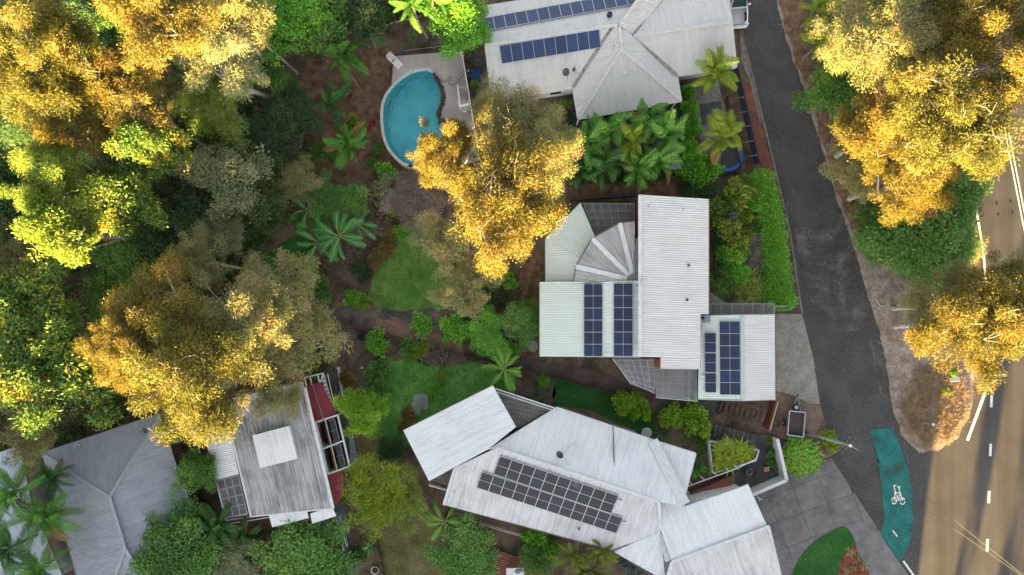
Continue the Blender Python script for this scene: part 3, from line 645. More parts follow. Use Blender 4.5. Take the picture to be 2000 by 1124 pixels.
# ---------------------------------------------------------------- house with the fan roof inside the middle block (B)
Bh = thing('house', 'pale roofed house with fan shaped roof, solar arrays and attached garage', 'house', P(1250, 560))
zM0, zM1 = 6.3, 5.5
b_main = roof('roof_sheet', [(1247, 381, zM0), (1384, 390, zM1), (1384, 614, zM1), (1247, 612, zM0)], (100, 3), r_offw, Bh, .2, .03)
b_mainy = roof('roof_sheet', [(1247, 611, zM0), (1368, 613, zM1 + .093), (1368, 700, zM1 + .093), (1247, 697, zM0)], (100, 3), r_offw, Bh, .2, .03)
b_mainx = roof('roof_sheet', [(1290, 698, zM0 - .25), (1368, 700, zM1 + .08), (1367, 720, zM1 + .08), (1290, 719, zM0 - .25)], (100, 2), r_offw, Bh, .2, .03)
capping((1250, 383, zM0 + .02), (1250, 697, zM0 + .02), capm, Bh, .34)
gutter([(1384.5, 390, zM1), (1384.5, 614, zM1)], wallr, Bh, drop=.05); gutter([(1368, 616, zM1), (1367, 719, zM1)], gutd, Bh, drop=.05)
gutter([(1247, 381, zM0), (1384, 390, zM1)], gutg, Bh, wd=.08); gutter([(1290, 720, zM0 - .25), (1367, 721, zM1)], gutw, Bh, wd=.08)
walls([(1247, 381, zM0), (1384, 390, zM1), (1384, 614, zM1), (1366, 616, zM1), (1366, 719, zM1), (1290, 719, zM1), (1290, 697, zM1), (1247, 697, zM0)], zM1 - .15, wallr, Bh, .3)
b_green = roof('roof_sheet', [(1055, 552, 4.4), (1252, 549, 5.2), (1252, 698, 5.2), (1055, 696, 4.4)], (100, 0), r_green, Bh, .2, .026)
gutter([(1055, 552, 4.4), (1055, 696, 4.4)], gutg, Bh); gutter([(1055, 696, 4.4), (1252, 698, 5.2)], gutg, Bh, wd=.08); gutter([(1055, 552, 4.4), (1250, 549, 5.2)], gutg, Bh, wd=.09)
walls([(1055, 552, 4.4), (1252, 550, 5), (1252, 697, 5), (1055, 696, 4.4)], 4.25, wallbr, Bh, .35)
panels(Bh, b_green, (1140, 555), (1177, 555), (1140, 695), 1, cell_navy, True, 6) if False else None
def landscape(parent, plane, tl, tr, bl_, n, cm):
    """n landscape panels one under another (long side along tl->tr)"""
    panels(parent, plane, bl_, tl, (bl_[0] + tr[0] - tl[0], bl_[1] + tr[1] - tl[1]), n, cm, True)
landscape(Bh, b_green, (1140, 555), (1177, 555), (1140, 696), 6, cell_navy)
landscape(Bh, b_green, (1198, 554), (1236, 554), (1198, 696), 6, cell_navy)
for x, y in ((1158, 554), (1217, 553), (1244, 675)): ray_box('isolator_box', Bh, b_green, x, y, (.3 if x > 1240 else .14, .14, .12), capm, .2)
p = on_plane(1244, 560, b_green); MB().lathe(p, [(.2, 0), (.2, .06), (.05, .1), (.001, .1)], 16).build('skylight_dome', gutg, Bh)
vent(Bh, b_green, 1184, 692, .08, .15); vent(Bh, b_main, 1344, 519, .09, .2, gutd); vent(Bh, b_main, 1341, 586, .08, .2, blackm); vent(Bh, b_main, 1266, 690, .06, .15); vent(Bh, b_main, 1266, 403, .05, .12, steelm); vent(Bh, b_main, 1334, 409, .05, .12, steelm)
antenna(Bh, b_main, 1250, 547, R(12), .6, 1.4, 5)
# fan: five upper segments round a hub, and lower outer roofs
hub = (1238, 548, 4.75); fz = 5.35
fan = [(1120, 551, fz), (1124, 521, fz), (1156, 466, fz), (1210, 436, fz), (1240, 432, fz)]
for i in range(4):
    a, b = fan[i], fan[i + 1]; m_ = ((a[0] + b[0]) / 2 - hub[0], (a[1] + b[1]) / 2 - hub[1])
    roof('roof_sheet', [hub, a, b], m_, r_grey, Bh, .17, .03)
for q in fan[1:4]:
    capping((hub[0] + (q[0] - hub[0]) * .12, hub[1] + (q[1] - hub[1]) * .12, hub[2] + .1), (q[0], q[1], q[2] + .03), capm, Bh, .42, 'valley_flashing', .03, .05)
gutter(fan, gutd, Bh, wd=.10, drop=-.02)
walls([(1120, 551, fz), (1124, 521, fz), (1156, 466, fz), (1210, 436, fz), (1240, 432, fz), (1244, 548, fz)], 4.7, wallbr, Bh, .25)
roof('roof_sheet', [(1066, 553, 3.6), (1066, 466, 3.6), (1140, 508, 4.35), (1122, 553, 4.35)], (100, 0), r_green, Bh, .2, .026)
roof('roof_sheet', [(1066, 466, 3.6), (1134, 397, 3.6), (1163, 465, 4.35), (1140, 508, 4.35)], (70, 45), r_green, Bh, .2, .026)
gutter([(1066, 553, 3.6), (1066, 466, 3.6), (1134, 397, 3.6)], gutg, Bh)
walls([(1066, 553, 3.6), (1066, 466, 3.6), (1134, 397, 3.6), (1163, 463, 3.6), (1240, 430, 3.6), (1240, 553, 3.6)], 3.5, wallbr, Bh, .5)
roof('patio_roof', [(1137, 397, 3.3), (1238, 397, 3.3), (1238, 433, 3.45), (1210, 436, 3.45), (1163, 463, 3.5)], (0, 100), polyd, Bh, .2, .02)
purlins(Bh, [(1140, 398), (1238, 398), (1238, 440), (1155, 440)], 3.2, 6, 3, plain('batten_grey', (.45, .43, .40)), .07)
roof('patio_roof', [(1236, 465, 5.0), (1248, 465, 5.2), (1248, 548, 5.2), (1236, 548, 5.0)], (100, 0), polyg, Bh, .2, .02)
# garage
zG = 4.0
b_g1 = roof('roof_sheet', [(1366, 617, zG), (1449, 615, zG + .55), (1450, 781, zG + .55), (1363, 779, zG)], (100, 0), r_green, Bh, .2, .026)
b_g2 = roof('roof_sheet', [(1449, 615, zG + .55), (1513, 615, zG + .15), (1514, 780, zG + .15), (1450, 782, zG + .55)], (100, 0), r_offw, Bh, .2, .03)
capping((1449, 616, zG + .56), (1450, 781, zG + .56), gutg, Bh, .3)
gutter([(1514, 615, zG + .15), (1515, 780, zG + .15)], gutd, Bh); gutter([(1366, 617, zG), (1513, 615, zG + .2)], gutg, Bh, wd=.08); gutter([(1363, 780, zG), (1450, 783, zG + .55), (1514, 781, zG + .15)], gutg, Bh, wd=.08)
walls([(1366, 617, zG), (1513, 615, zG), (1514, 780, zG), (1363, 780, zG)], zG - .1, wallbr, Bh, .35)
landscape(Bh, b_g1, (1404, 628), (1445, 628), (1405, 771), 6, cell_navy)
panels(Bh, b_g1, (1376, 650), (1398, 650), (1376, 767), 1, cell_navy, True, 3)
ray_box('isolator_box', Bh, b_g1, 1371, 736, (.34, .16, .12), capm, .2); ray_box('fan_unit', Bh, b_g1, 1380, 624, (.55, .6, .22), plain('fan_grey', (.22, .25, .32), .5), .15); ray_box('vent_panel', Bh, b_g1, 1370, 621, (.4, .26, .1), glassd, .3)
# translucent patios
roof('patio_roof', [(1386, 570, 3.3), (1418, 592, 3.3), (1418, 616, 3.4), (1386, 616, 3.4)], (0, 100), polyd, Bh, .2, .02)
roof('patio_roof', [(1418, 592, 3.3), (1514, 592, 3.3), (1514, 616, 3.4), (1418, 616, 3.4)], (0, 100), polyd, Bh, .2, .02)
purlins(Bh, [(1388, 594), (1512, 594), (1512, 614), (1388, 614)], 3.18, 6, 1, gutg, .07)
roof('patio_roof', [(1197, 701, 3.4), (1280, 701, 3.4), (1280, 768, 3.2), (1229, 750, 3.2), (1229, 745, 3.2)], (0, 100), polyg, Bh, .2, .02)
roof('patio_roof', [(1281, 702, 3.5), (1360, 702, 3.5), (1360, 784, 3.3), (1281, 777, 3.3)], (0, 100), polyg, Bh, .2, .02)
purlins(Bh, [(1205, 704), (1279, 704), (1279, 760), (1232, 744)], 3.1, 5, 4, whitep, .05)
purlins(Bh, [(1283, 722), (1358, 722), (1358, 780), (1283, 774)], 3.2, 6, 4, plain('batten_tan', (.36, .32, .27)), .05)
gutter([(1197, 701, 3.35), (1229, 746, 3.1), (1280, 769, 3.1)], gutw, Bh, wd=.06); gutter([(1281, 777, 3.25), (1360, 784, 3.25), (1360, 722, 3.4)], gutw, Bh, wd=.06)
MB().box(P(1285, 709, 4.6), (.4, .75, 1.2)).build('chimney_box', wallr, Bh)
for x in (1070, 1075, 1130, 1135, 1187): MB().bar(P(x, 698, 4.0), P(x, 711, 3.9), .05, .08).build('rafter_tail', wallr, Bh)
for (x, y) in ((1199, 703), (1230, 745), (1278, 764), (1283, 772), (1357, 780), (1512, 594), (1420, 594), (1139, 399), (1236, 399)):
    q = P(x, y, 3.2); MB().box((q.x, q.y, 1.55), (.1, .1, 3.1)).build('patio_post', timber, Bh)

# ---------------------------------------------------------------- white house below (C)
Ch = thing('house', 'large white metal roofed house with 22 dark solar panels and angled wings', 'house', P(1150, 930))
zc, zr, zl = 3.6, 5.2, 4.9
c1 = roof('roof_sheet', [(788, 842, zl), (963, 754, zl), (1008, 834, zl + .25), (953, 878, zl + .25), (838, 940, zl + .25)], (175, -88), r_white, Ch)
c2 = roof('roof_sheet', [(971, 877, zr), (952, 879, zr - .3), (990, 855, zr - .55), (1086, 796, zc), (1271, 858, zc + .05), (1339, 990, zr - .05), (1286, 981, zr)], (-32, 92), r_white, Ch)
c2b = roof('roof_sheet', [(1271, 858, zc + .05), (1359, 886, zc), (1337, 972, zc + .6), (1335, 980, zc + .7)], (-20, 92), r_white, Ch)
c3 = roof('roof_sheet', [(971, 877, zr), (1286, 981, zr), (1291, 1036, zc + .5), (1197, 1077, zc), (867, 986, zc), (888, 916, zc + .95)], (-28, 95), r_whitew, Ch)
c4 = roof('roof_sheet', [(1290, 1034, zc + .5), (1300, 1135, zc), (1197, 1077, zc)], (-30, 92), r_white, Ch)
c5 = roof('roof_sheet', [(1286, 981, zr - .45), (1339, 990, zr - .45), (1461, 947, zc), (1497, 1027, zc + .9), (1312, 1097, zc + .9), (1290, 1034, zc + .35)], (26, 66), r_white, Ch)
c6 = roof('roof_sheet', [(1312, 1097, zc + .9), (1503, 1028, zc + .9), (1526, 1124, zc), (1522, 1145, zc), (1298, 1145, zc + .2)], (26, 70), r_whitew, Ch)
for a, b in (((971, 876, zr), (1286, 980, zr)), ((972, 877, zr), (888, 916, zc + .95)), ((888, 916, zc + .95), (867, 986, zc)), ((1286, 980, zr), (1290, 1034, zc + .5)), ((1312, 1097, zc + .92), (1502, 1028, zc + .92)), ((1312, 1097, zc + .92), (1299, 1140, zc + .3))): capping(a, b, capm, Ch, .26)
capping((1274, 860, zc + .1), (1337, 984, zr - .1), capm, Ch, .95, 'valley_flashing', .03, .16)
capping((1294, 1042, zc + .35), (1307, 1095, zc + .6), capm, Ch, .8, 'valley_flashing', .03, .1)
capping((1197, 832, zc + .4), (1201, 951, zr - .35), gutd, Ch, .10, 'sheet_joint', .03, .05); capping((1197, 1077, zc), (1289, 1036, zc + .45), gutd, Ch, .10, 'valley_gutter', .03, .05)
gutter([(1086, 796, zc), (1271, 858, zc), (1359, 886, zc), (1337, 972, zc + .6)], gutw, Ch); gutter([(867, 986, zc), (1197, 1077, zc), (1298, 1140, zc)], gutd, Ch, wd=.09)
gutter([(788, 842, zl), (838, 940, zl + .2), (867, 925, zl + .2)], gutd, Ch, wd=.08); gutter([(963, 754, zl), (1008, 834, zl + .2)], gutd, Ch, wd=.08); gutter([(788, 842, zl), (963, 754, zl)], gutw, Ch)
gutter([(1339, 990, zr - .45), (1461, 947, zc), (1497, 1027, zc + .9)], gutw, Ch, wd=.09); gutter([(1503, 1028, zc + .9), (1526, 1124, zc)], gutw, Ch, wd=.09)
walls([(788, 842, zl), (963, 754, zl), (1008, 834, zl), (838, 939, zl)], zl - .2, wallw, Ch, .35)
walls([(890, 916, zc), (1086, 796, zc), (1271, 858, zc), (1359, 886, zc), (1337, 972, zc), (1461, 947, zc), (1526, 1124, zc), (1522, 1145, zc), (1300, 1140, zc), (1197, 1077, zc), (867, 986, zc)], zc - .15, wallw, Ch, .5)
panels(Ch, c3, (977, 889), (1208, 967), (967, 926), 10, cell_black, True)
panels(Ch, c3, (942, 920), (1216, 1010), (933, 952), 12, cell_black, True)
for x, y in ((1210, 978), (1219, 1021)): ray_box('isolator_box', Ch, c3, x, y, (.36, .14, .12), capm, .15, R(-18))
vent(Ch, c3, 886, 963, .08, .2); vent(Ch, c3, 1130, 1032, .08, .2, gutd)
dish(Ch, c2, 1096, 885, .36, plain('dish_navy', (.03, .05, .075), .5), ((1125, 862), (1112, 909)))
antenna(Ch, c3, 1123, 940, R(60), .5, 1.2, 4)
# tiled decks beside the left wing with white rails
tile = brickmat('deck_tiles', (.20, .19, .18), (.18, .17, .165), (.05, .05, .05), .42, .42, R(12), .6, .02)
MB().prism([P(*q) for q in ((968, 762, 3.0), (1080, 798, 3.0), (1010, 838, 3.0), (985, 800, 3.0))], 2.8, 3.0).build('tiled_deck', tile, Ch)
MB().prism([P(*q) for q in ((842, 938, 2.6), (890, 914, 2.6), (882, 952, 2.6))], 2.45, 2.6).build('tiled_deck', tile, Ch)
def railing(parent, pts, h, mt, posts=.9, wd=.07, name='railing'):
    for i in range(len(pts) - 1):
        a, b = Vector(pts[i]), Vector(pts[i + 1]); up = Vector((0, 0, h)); bb = MB().bar(a + up, b + up, wd, .06)
        bb.bar(a + up * .5, b + up * .5, .03, .04); k = max(1, int((b - a).length / posts))
        for j in range(k + 1): q = a.lerp(b, j / k); bb.bar(q, q + up, .05, .05)
        bb.build(name, mt, parent)
railing(Ch, [P(966, 757, 3.0), P(1082, 795, 3.0)], 1.0, whitep); railing(Ch, [P(970, 764, 3.0), P(1078, 799, 3.0)], .95, gutw, 5, .05)
railing(Ch, [P(800, 836, 3.6), P(955, 757, 3.6)], .9, whitep); railing(Ch, [P(840, 944, 2.6), P(878, 955, 2.6)], .9, whitep)
# glass awning along the north wall
roof('awning', [(1090, 793, 2.6), (1195, 829, 2.6), (1200, 838, 2.9), (1100, 803, 2.9)], (-20, 60), polyg, Ch, .3, .015); roof('awning', [(1190, 826, 2.4), (1240, 842, 2.4), (1255, 856, 2.9), (1200, 838, 2.9)], (-20, 60), polyg, Ch, .3, .015)
capping((1183, 818, 2.5), (1197, 834, 3.2), gutd, Ch, .14, 'awning_beam', .08, 0)
railing(Ch, [P(938, 1018, 0.05), P(1020, 1042, .05)], 1.0, whitep, 4, .05)

# ---------------------------------------------------------------- fibro-roofed house with the maroon strip (D)
D = thing('house', 'old grey corrugated fibro roofed house with maroon strip and white skylight box', 'house', P(540, 880))
zd = 4.7
d1 = roof('roof_sheet', [(440, 795, zd), (596, 757, zd + .3), (651, 993, zd + .3), (491, 1009, zd)], (55, 232), r_fibro, D, .26, .075, trap=True)
d2 = roof('roof_sheet', [(389, 806, zd - .5), (438, 794, zd - .3), (467, 926, zd - .3), (422, 938, zd - .5)], (-120, 25), r_bright, D)
roof('patio_roof', [(422, 938, zd - .5), (467, 926, zd - .3), (484, 1007, zd - .3), (441, 1015, zd - .5)], (-120, 25), polyd, D, .2, .02)
purlins(D, [(424, 940), (466, 929), (483, 1004), (442, 1012)], zd - .62, 3, 4, whitep, .07)
roof('roof_sheet', [(455, 778, zd - .2), (592, 746, zd), (595, 757, zd + .1), (458, 792, zd - .1)], (12, 60), r_bright, D)
roof('roof_sheet', [(524, 1002, zd - .4), (597, 983, zd - .3), (603, 1012, zd - .6), (532, 1030, zd - .7)], (12, 60), r_bright, D)
roof('roof_sheet', [(606, 1003, zd - .4), (650, 990, zd - .4), (657, 1008, zd - .6), (610, 1023, zd - .7)], (12, 60), r_bright, D)
sk_ = [(493, 851, zd + .75), (565, 832, zd + .85), (581, 896, zd + .85), (508, 915, zd + .75)]
roof('skylight_roof', sk_, (18, 70), r_bright, D); walls(sk_, zd + .72, wallw, D, .06, zd, 'skylight_box')
capping((596, 757, zd + .3), (651, 993, zd + .3), gutw, D, .26, 'barge_board', .08, .04); gutter([(440, 795, zd), (491, 1009, zd)], gutw, D, wd=.2, drop=-.02); gutter([(491, 1009, zd), (651, 993, zd + .3)], gutw, D, drop=0)
gutter([(389, 806, zd - .5), (441, 1015, zd - .5)], gutw, D)
walls([(440, 795, zd), (596, 757, zd), (651, 993, zd), (491, 1009, zd)], zd - .15, wallw, D, .25)
walls([(391, 806, zd - .5), (440, 794, zd - .5), (469, 926, zd - .5), (424, 938, zd - .5)], zd - .7, wallw, D, .2)
zm = 3.7
roof('veranda_roof', [(598, 754, zm), (626, 747, zm - .2), (660, 812, zm - .3), (618, 826, zm)], (50, -12), r_red, D, .25, .015)
roof('veranda_roof', [(609, 800, zm), (618, 798, zm), (641, 926, zm), (633, 928, zm)], (50, -12), r_red, D, .25, .015)
roof('veranda_roof', [(634, 926, zm), (668, 916, zm - .3), (676, 958, zm - .3), (653, 992, zm)], (50, -12), r_red, D, .25, .015)
MB().prism([P(*q) for q in ((612, 815, 1.0), (662, 808, 1.0), (686, 912, 1.0), (640, 925, 1.0))], .8, 1.0).build('veranda_floor', mat('maroon_floor', [(.3, (.035, .012, .014)), (.6, (.06, .02, .022))], 1.2), D)
fr = [P(617, 825, zm), P(660, 811, zm - .1), P(683, 911, zm - .1), P(641, 926, zm)]
for i in range(4): MB().bar(fr[i], fr[(i + 1) % 4], .16, .16).build('pergola_beam', whitep, D)
MB().bar(fr[0].lerp(fr[3], .52), fr[1].lerp(fr[2], .5), .14, .14).build('pergola_beam', whitep, D); MB().bar(fr[0].lerp(fr[1], .38), fr[3].lerp(fr[2], .38), .12, .12).build('pergola_beam', wallr, D); MB().bar(fr[0].lerp(fr[1], .43), fr[3].lerp(fr[2], .43), .06, .1).build('pergola_beam', whitep, D)
for i in (1, 2): MB().bar(Vector((fr[i].x, fr[i].y, 0)), fr[i], .12, .12).build('pergola_post', whitep, D)
for s0, s1 in ((.05, .47), (.55, .95)):      # glazed doors seen through the opening
    a, b = fr[0].lerp(fr[3], s0), fr[0].lerp(fr[3], s1); ofs = (fr[1] - fr[0]) * .12
    MB().bar(Vector((a.x, a.y, 2.2)) + ofs, Vector((b.x, b.y, 2.2)) + ofs, .08, 2.3).build('glazed_door', glassd, D)
    m0, m1 = fr[0].lerp(fr[1], .47), fr[3].lerp(fr[2], .47)
    q0, q1 = m0.lerp(m1, s0), m0.lerp(m1, s1); wv = (fr[1] - fr[0]) * .3
    MB().add([Vector((v.x, v.y, zm - .5)) for v in (q0, q1, q1 + wv, q0 + wv)], [(0, 1, 2, 3)]).build('roof_window', glassd, D)
    for a_, b_ in ((q0, q0 + wv), (q1, q1 + wv), (q0 + wv, q1 + wv), (q0.lerp(q1, .5), q0.lerp(q1, .5) + wv)): MB().bar(Vector((a_.x, a_.y, zm - .45)), Vector((b_.x, b_.y, zm - .45)), .05, .06).build('window_frame', steelm, D)
capping((609, 746, zm + .02), (633, 822, zm), steelm, D, .09, 'seam', .04, .05)
# white end pergola and louvre strip
for a, b in (((595, 738), (632, 729)), ((598, 753), (595, 738)), ((609, 752), (606, 737)), ((624, 747), (621, 733)), ((626, 747), (632, 729))): MB().bar(P(*a, zm), P(*b, zm), .1, .12).build('pergola_beam', whitep, D)
for k in range(9):
    t0 = (k + .15) / 9; q = [P(627, 733, 3.3), P(634, 732, 3.3), P(654, 803, 3.3), P(643, 806, 3.3)]
    for j in range(3):
        t = (j + .5) / 3; a = q[0].lerp(q[1], t); b = q[3].lerp(q[2], t); MB().bar(a.lerp(b, k / 9 + .012), a.lerp(b, (k + 1) / 9 - .012), .09, .03).build('louvre', gutw, D)
MB().bar(P(640, 731, 3.3), P(656, 803, 3.3), .06, .08).build('louvre_frame', gutw, D)
for a, b in (((441, 1017), (530, 1004)), ((443, 1024), (531, 1010))): MB().bar(P(*a, 2.8), P(*b, 2.8), .1, .1).build('rail', whitep, D)
roof('veranda_roof', [(682, 850, 2.2), (690, 848, 2.1), (697, 895, 2.1), (684, 905, 2.2)], (50, -12), plain('lean_to_steel', (.16, .19, .21), .4, .3), D, .2, .02)
for a, b in (((660, 1000), (676, 1070)), ((668, 1003), (682, 1062))): railing(D, [P(*a, .1), P(*b, .1)], 1.0, whitep, 2)

# ---------------------------------------------------------------- slate-grey hip-roofed house bottom left (E)
E = thing('house', 'slate grey hip roofed house at the lower left, antenna on its ridge', 'house', P(240, 980))
ze, zt = 3.4, 5.6
e1 = roof('roof_sheet', [(82, 885, ze), (312, 808, ze), (215, 971, zt)], (-24, -80), r_blue, E)
e2 = roof('roof_sheet', [(312, 808, ze), (385, 1032, ze), (418, 1135, ze), (263, 1135, zt - .9), (245, 1072, zt), (215, 971, zt)], (-80, 24), r_blue, E)
e3 = roof('roof_sheet', [(82, 885, ze), (215, 971, zt), (245, 1072, zt), (223, 1135, zt - .9), (152, 1135, ze)], (-80, 24), r_blue, E)
e4 = roof('roof_sheet', [(245, 1072, zt), (300, 1145, ze + .9), (200, 1160, ze + .6)], (30, 80), r_blue, E)
cape = plain('cap_slate', (.30, .32, .36), .5)
for a, b in (((82, 885, ze), (215, 971, zt)), ((312, 808, ze), (215, 971, zt)), ((215, 971, zt), (245, 1072, zt)), ((245, 1072, zt), (222, 1135, zt - .9)), ((245, 1072, zt), (285, 1135, ze + 1.2))): capping(a, b, cape, E, .3)
gutter([(152, 1135, ze), (82, 885, ze), (312, 808, ze), (385, 1032, ze), (418, 1135, ze)], gutd, E)
gutter([(358, 948, ze), (385, 1032, ze), (404, 1092, ze)], gutw, E, wd=.2, drop=.04)
walls([(82, 885, ze), (312, 808, ze), (385, 1032, ze), (418, 1140, ze), (152, 1140, ze)], ze - .15, wallbr, E, .5)
antenna(E, e2, 240, 1068, R(-22), 2.0, 1.8, 10)
dish(E, e1, 297, 838, .3, plain('dish_slate', (.06, .075, .1), .5))
p = on_plane(152, 872, e1); MB().lathe(p, [(.2, .02), (.26, .02), (.26, .08), (.2, .08)], 14).build('roof_vent', capm, E)
MB().prism([P(*q) for q in ((335, 850, 0), (352, 850, 0), (395, 1010, 0), (378, 1020, 0))], .0, .05).build('side_gutter_path', plain('dark_blue_path', (.012, .02, .03)), E)

# ---------------------------------------------------------------- pale roof in the bottom left corner (F)
Fh = thing('house', 'pale grey roof in the lower left corner, mostly under feathery palms', 'house', P(40, 1000))
f1 = roof('roof_sheet', [(-60, 905, 3.6), (40, 872, 3.6), (62, 985, 4.4), (-40, 1020, 4.4)], (20, 90), roofmat('roof_pale_blue', (.42, .46, .53), (.26, .28, .33), .6), Fh)
f2 = roof('roof_sheet', [(-40, 1020, 4.4), (62, 985, 4.4), (128, 1135, 3.4), (-40, 1150, 3.4)], (30, 90), roofmat('roof_pale_blue', (.5, .5, .5), (.3, .3, .3)), Fh)
gutter([(-60, 905, 3.6), (40, 872, 3.6)], gutw, Fh); gutter([(40, 872, 3.6), (62, 985, 4.4), (128, 1135, 3.4)], gutd, Fh)
walls([(-60, 905, 3.6), (40, 872, 3.6), (62, 985, 3.6), (128, 1135, 3.4), (-40, 1150, 3.4)], 3.3, wallw, Fh, .4)
# ================================================================ vegetation
rng = np.random.default_rng(7)
def unit(a): return a / np.maximum(1e-6, np.linalg.norm(a, axis=1, keepdims=True))
def leaf_mesh(name, pos, axis, L, Wd, rs, fold=.18, bend=.15, tint=None):
    """many small leaves: one kite-shaped quad each, slightly folded; tint = random hue per leaf"""
    n = len(pos); axis = unit(axis); side = unit(np.cross(axis, unit(rs.normal(size=(n, 3)) * .8 + np.array([0, 0, .6])))); nor = np.cross(side, axis)
    L = (np.full(n, L) * rs.uniform(.65, 1.3, n))[:, None]; W_ = (np.full(n, Wd) * rs.uniform(.7, 1.25, n))[:, None]
    base = pos; tip = pos + axis * L - nor * L * bend
    m1 = pos + axis * L * .45 + side * W_ * .5 + nor * W_ * fold; m2 = pos + axis * L * .45 - side * W_ * .5 + nor * W_ * fold
    v = np.stack([base, m1, tip, m2], 1).reshape(-1, 3)
    m = bpy.data.meshes.new(name); m.vertices.add(4 * n); m.loops.add(4 * n); m.polygons.add(n)
    m.vertices.foreach_set('co', v.astype(np.float32).ravel()); m.loops.foreach_set('vertex_index', np.arange(4 * n, dtype=np.int32))
    m.polygons.foreach_set('loop_start', np.arange(0, 4 * n, 4, dtype=np.int32)); m.polygons.foreach_set('loop_total', np.full(n, 4, dtype=np.int32))
    a = m.attributes.new('tint', 'FLOAT', 'POINT'); t = rs.random(n) if tint is None else tint; a.data.foreach_set('value', np.repeat(t, 4).astype(np.float32))
    m.update(calc_edges=True); return m
def ball(n, rs, power=.45):
    d = unit(rs.normal(size=(n, 3))); return d * (rs.random(n) ** power)[:, None]
def tree_variant(name, seed, Rad, h, thick, nlimb, per, nleaf, L, Wd, droop=.3, clump=.24, trunk_r=.28, flat=.75, open_=0.0, upright=0.0, fork=.5):
    """(trunk mesh, crown mesh) with the base at the origin: trunk, limbs and twigs carrying uneven leaf clumps"""
    rs = np.random.default_rng(seed); t = MB(); cl = []
    fz = h - thick * fork - Rad * .25
    lean = Vector((rs.normal() * .05, rs.normal() * .05, 0)) * h
    b0 = Vector((0, 0, -.3)); b1 = lean * .4 + Vector((0, 0, fz * .55)); b2 = lean + Vector((0, 0, fz))
    t.tube([b0, Vector((0, 0, .4)), b1, b2], [trunk_r * 1.35, trunk_r, trunk_r * .8, trunk_r * .65], 8)
    for i in range(nlimb):
        az = i * 2.39996 + rs.normal() * .35; rr = Rad * math.sqrt((i + .6) / nlimb) * rs.uniform(.62, .9)
        z = h + thick * (.5 * (1 - (rr / Rad) ** 2) - .15) + rs.normal() * thick * .14
        end = Vector((rr * math.cos(az), rr * math.sin(az), z)); st = b1.lerp(b2, rs.uniform(.55, 1))
        mid = st.lerp(end, .5) + Vector((rs.normal() * .08, rs.normal() * .08, .08 + upright)) * Rad
        t.tube(smooth_path([st, mid, end], 3), list(np.linspace(trunk_r * .48, trunk_r * .13, 7)), 5)
        for k in range(per):
            o = ball(1, rs, .5)[0] * Rad * np.array([.36, .36, .22]) * (1.15 if k else .35); c = np.array(end) + o
            tw0 = mid.lerp(end, rs.uniform(.35, 1)); t.tube([tw0, tw0.lerp(Vector(c), .55) + Vector((0, 0, .06 * Rad)), Vector(c)], [trunk_r * .2, trunk_r * .13, trunk_r * .07], 4, False)
            cl.append((c, Rad * clump * rs.uniform(.6, 1.3)))
            if rs.random() < .8:
                for _ in range(3):
                    e2 = Vector(c) + Vector(ball(1, rs, .2)[0]) * Rad * clump * 1.3; t.tube([Vector(c), e2], [trunk_r * .08, trunk_r * .035], 3, False)
    w_ = np.array([r_ ** 2 for _, r_ in cl]); cnt = (w_ / w_.sum() * nleaf).astype(int)
    pos, ax, tn = [], [], []
    for (c, r_), k in zip(cl, cnt):
        if rs.random() < open_: k = int(k * .35)
        if k < 3: continue
        b = ball(k, rs, .42) * np.array([1, 1, flat]) * r_; b += .16 * r_ * rs.normal(size=(k, 3)); hue = rs.normal() * .22
        pos.append(c + b); cd_ = unit(rs.normal(size=(1, 3))) * np.array([1, 1, .4]); ax.append(unit(b) * .7 + cd_ * .6 + rs.normal(size=(k, 3)) * .32 + np.array([0, 0, -droop])); tn.append(np.clip(rs.normal(size=k) * .17 + .45 + hue + (rs.random(k) > .97) * .5, 0, 1))
    return t.mesh(name + '_trunk', None, True), leaf_mesh(name + '_crown', np.concatenate(pos), np.concatenate(ax), L, Wd, rs, tint=np.concatenate(tn))
def set_mat(o, m):
    o.material_slots[0].link = 'OBJECT'; o.material_slots[0].material = m
for_slot = plain('bark_default', (.2, .16, .13))
V = {}
def variant(key, *a, **k):
    t, c = tree_variant(key, *a, **k); t.materials.append(for_slot); c.materials.append(for_slot); 
    co = np.empty(len(c.vertices) * 3, np.float32); c.vertices.foreach_get('co', co); co = co.reshape(-1, 3)
    V[key] = (t, c, float(np.percentile(np.hypot(co[:, 0], co[:, 1]), 93)), a[2])
variant('gum_a', 11, 5.0, 13.0, 4.5, 15, 6, 60000, .20, .064, .25, .17, .30, open_=.2)
variant('gum_b', 12, 5.0, 13.0, 5.0, 16, 6, 60000, .20, .064, .25, .165, .30, open_=.22)
variant('gum_c', 13, 5.0, 13.0, 4.0, 13, 7, 54000, .21, .06, .35, .165, .28, open_=.28)
variant('gum_d', 16, 5.0, 13.0, 5.5, 17, 5, 60000, .20, .064, .25, .17, .30, open_=.18)
variant('wispy_a', 14, 4.0, 9.0, 3.5, 13, 6, 19000, .26, .055, .3, .17, .2, open_=.35)
variant('wispy_b', 15, 4.0, 9.0, 3.5, 12, 6, 18000, .26, .06, .3, .18, .2, open_=.35)
variant('round_a', 21, 3.0, 6.5, 3.2, 13, 6, 15000, .21, .115, .15, .21, .18, .8, open_=.1)
variant('round_b', 22, 3.0, 6.5, 3.0, 12, 6, 14000, .21, .12, .15, .21, .18, .8, open_=.1)
variant('bigleaf', 23, 4.5, 9.0, 4.0, 15, 7, 15000, .32, .15, .2, .16, .24, .8, open_=.15)
variant('needle', 24, 3.0, 7.0, 3.5, 14, 6, 16000, .26, .045, -.1, .22, .2, .9)
variant('weeping', 25, 3.6, 4.6, 3.4, 15, 6, 18000, .28, .05, .8, .2, .15, .9, open_=.15)
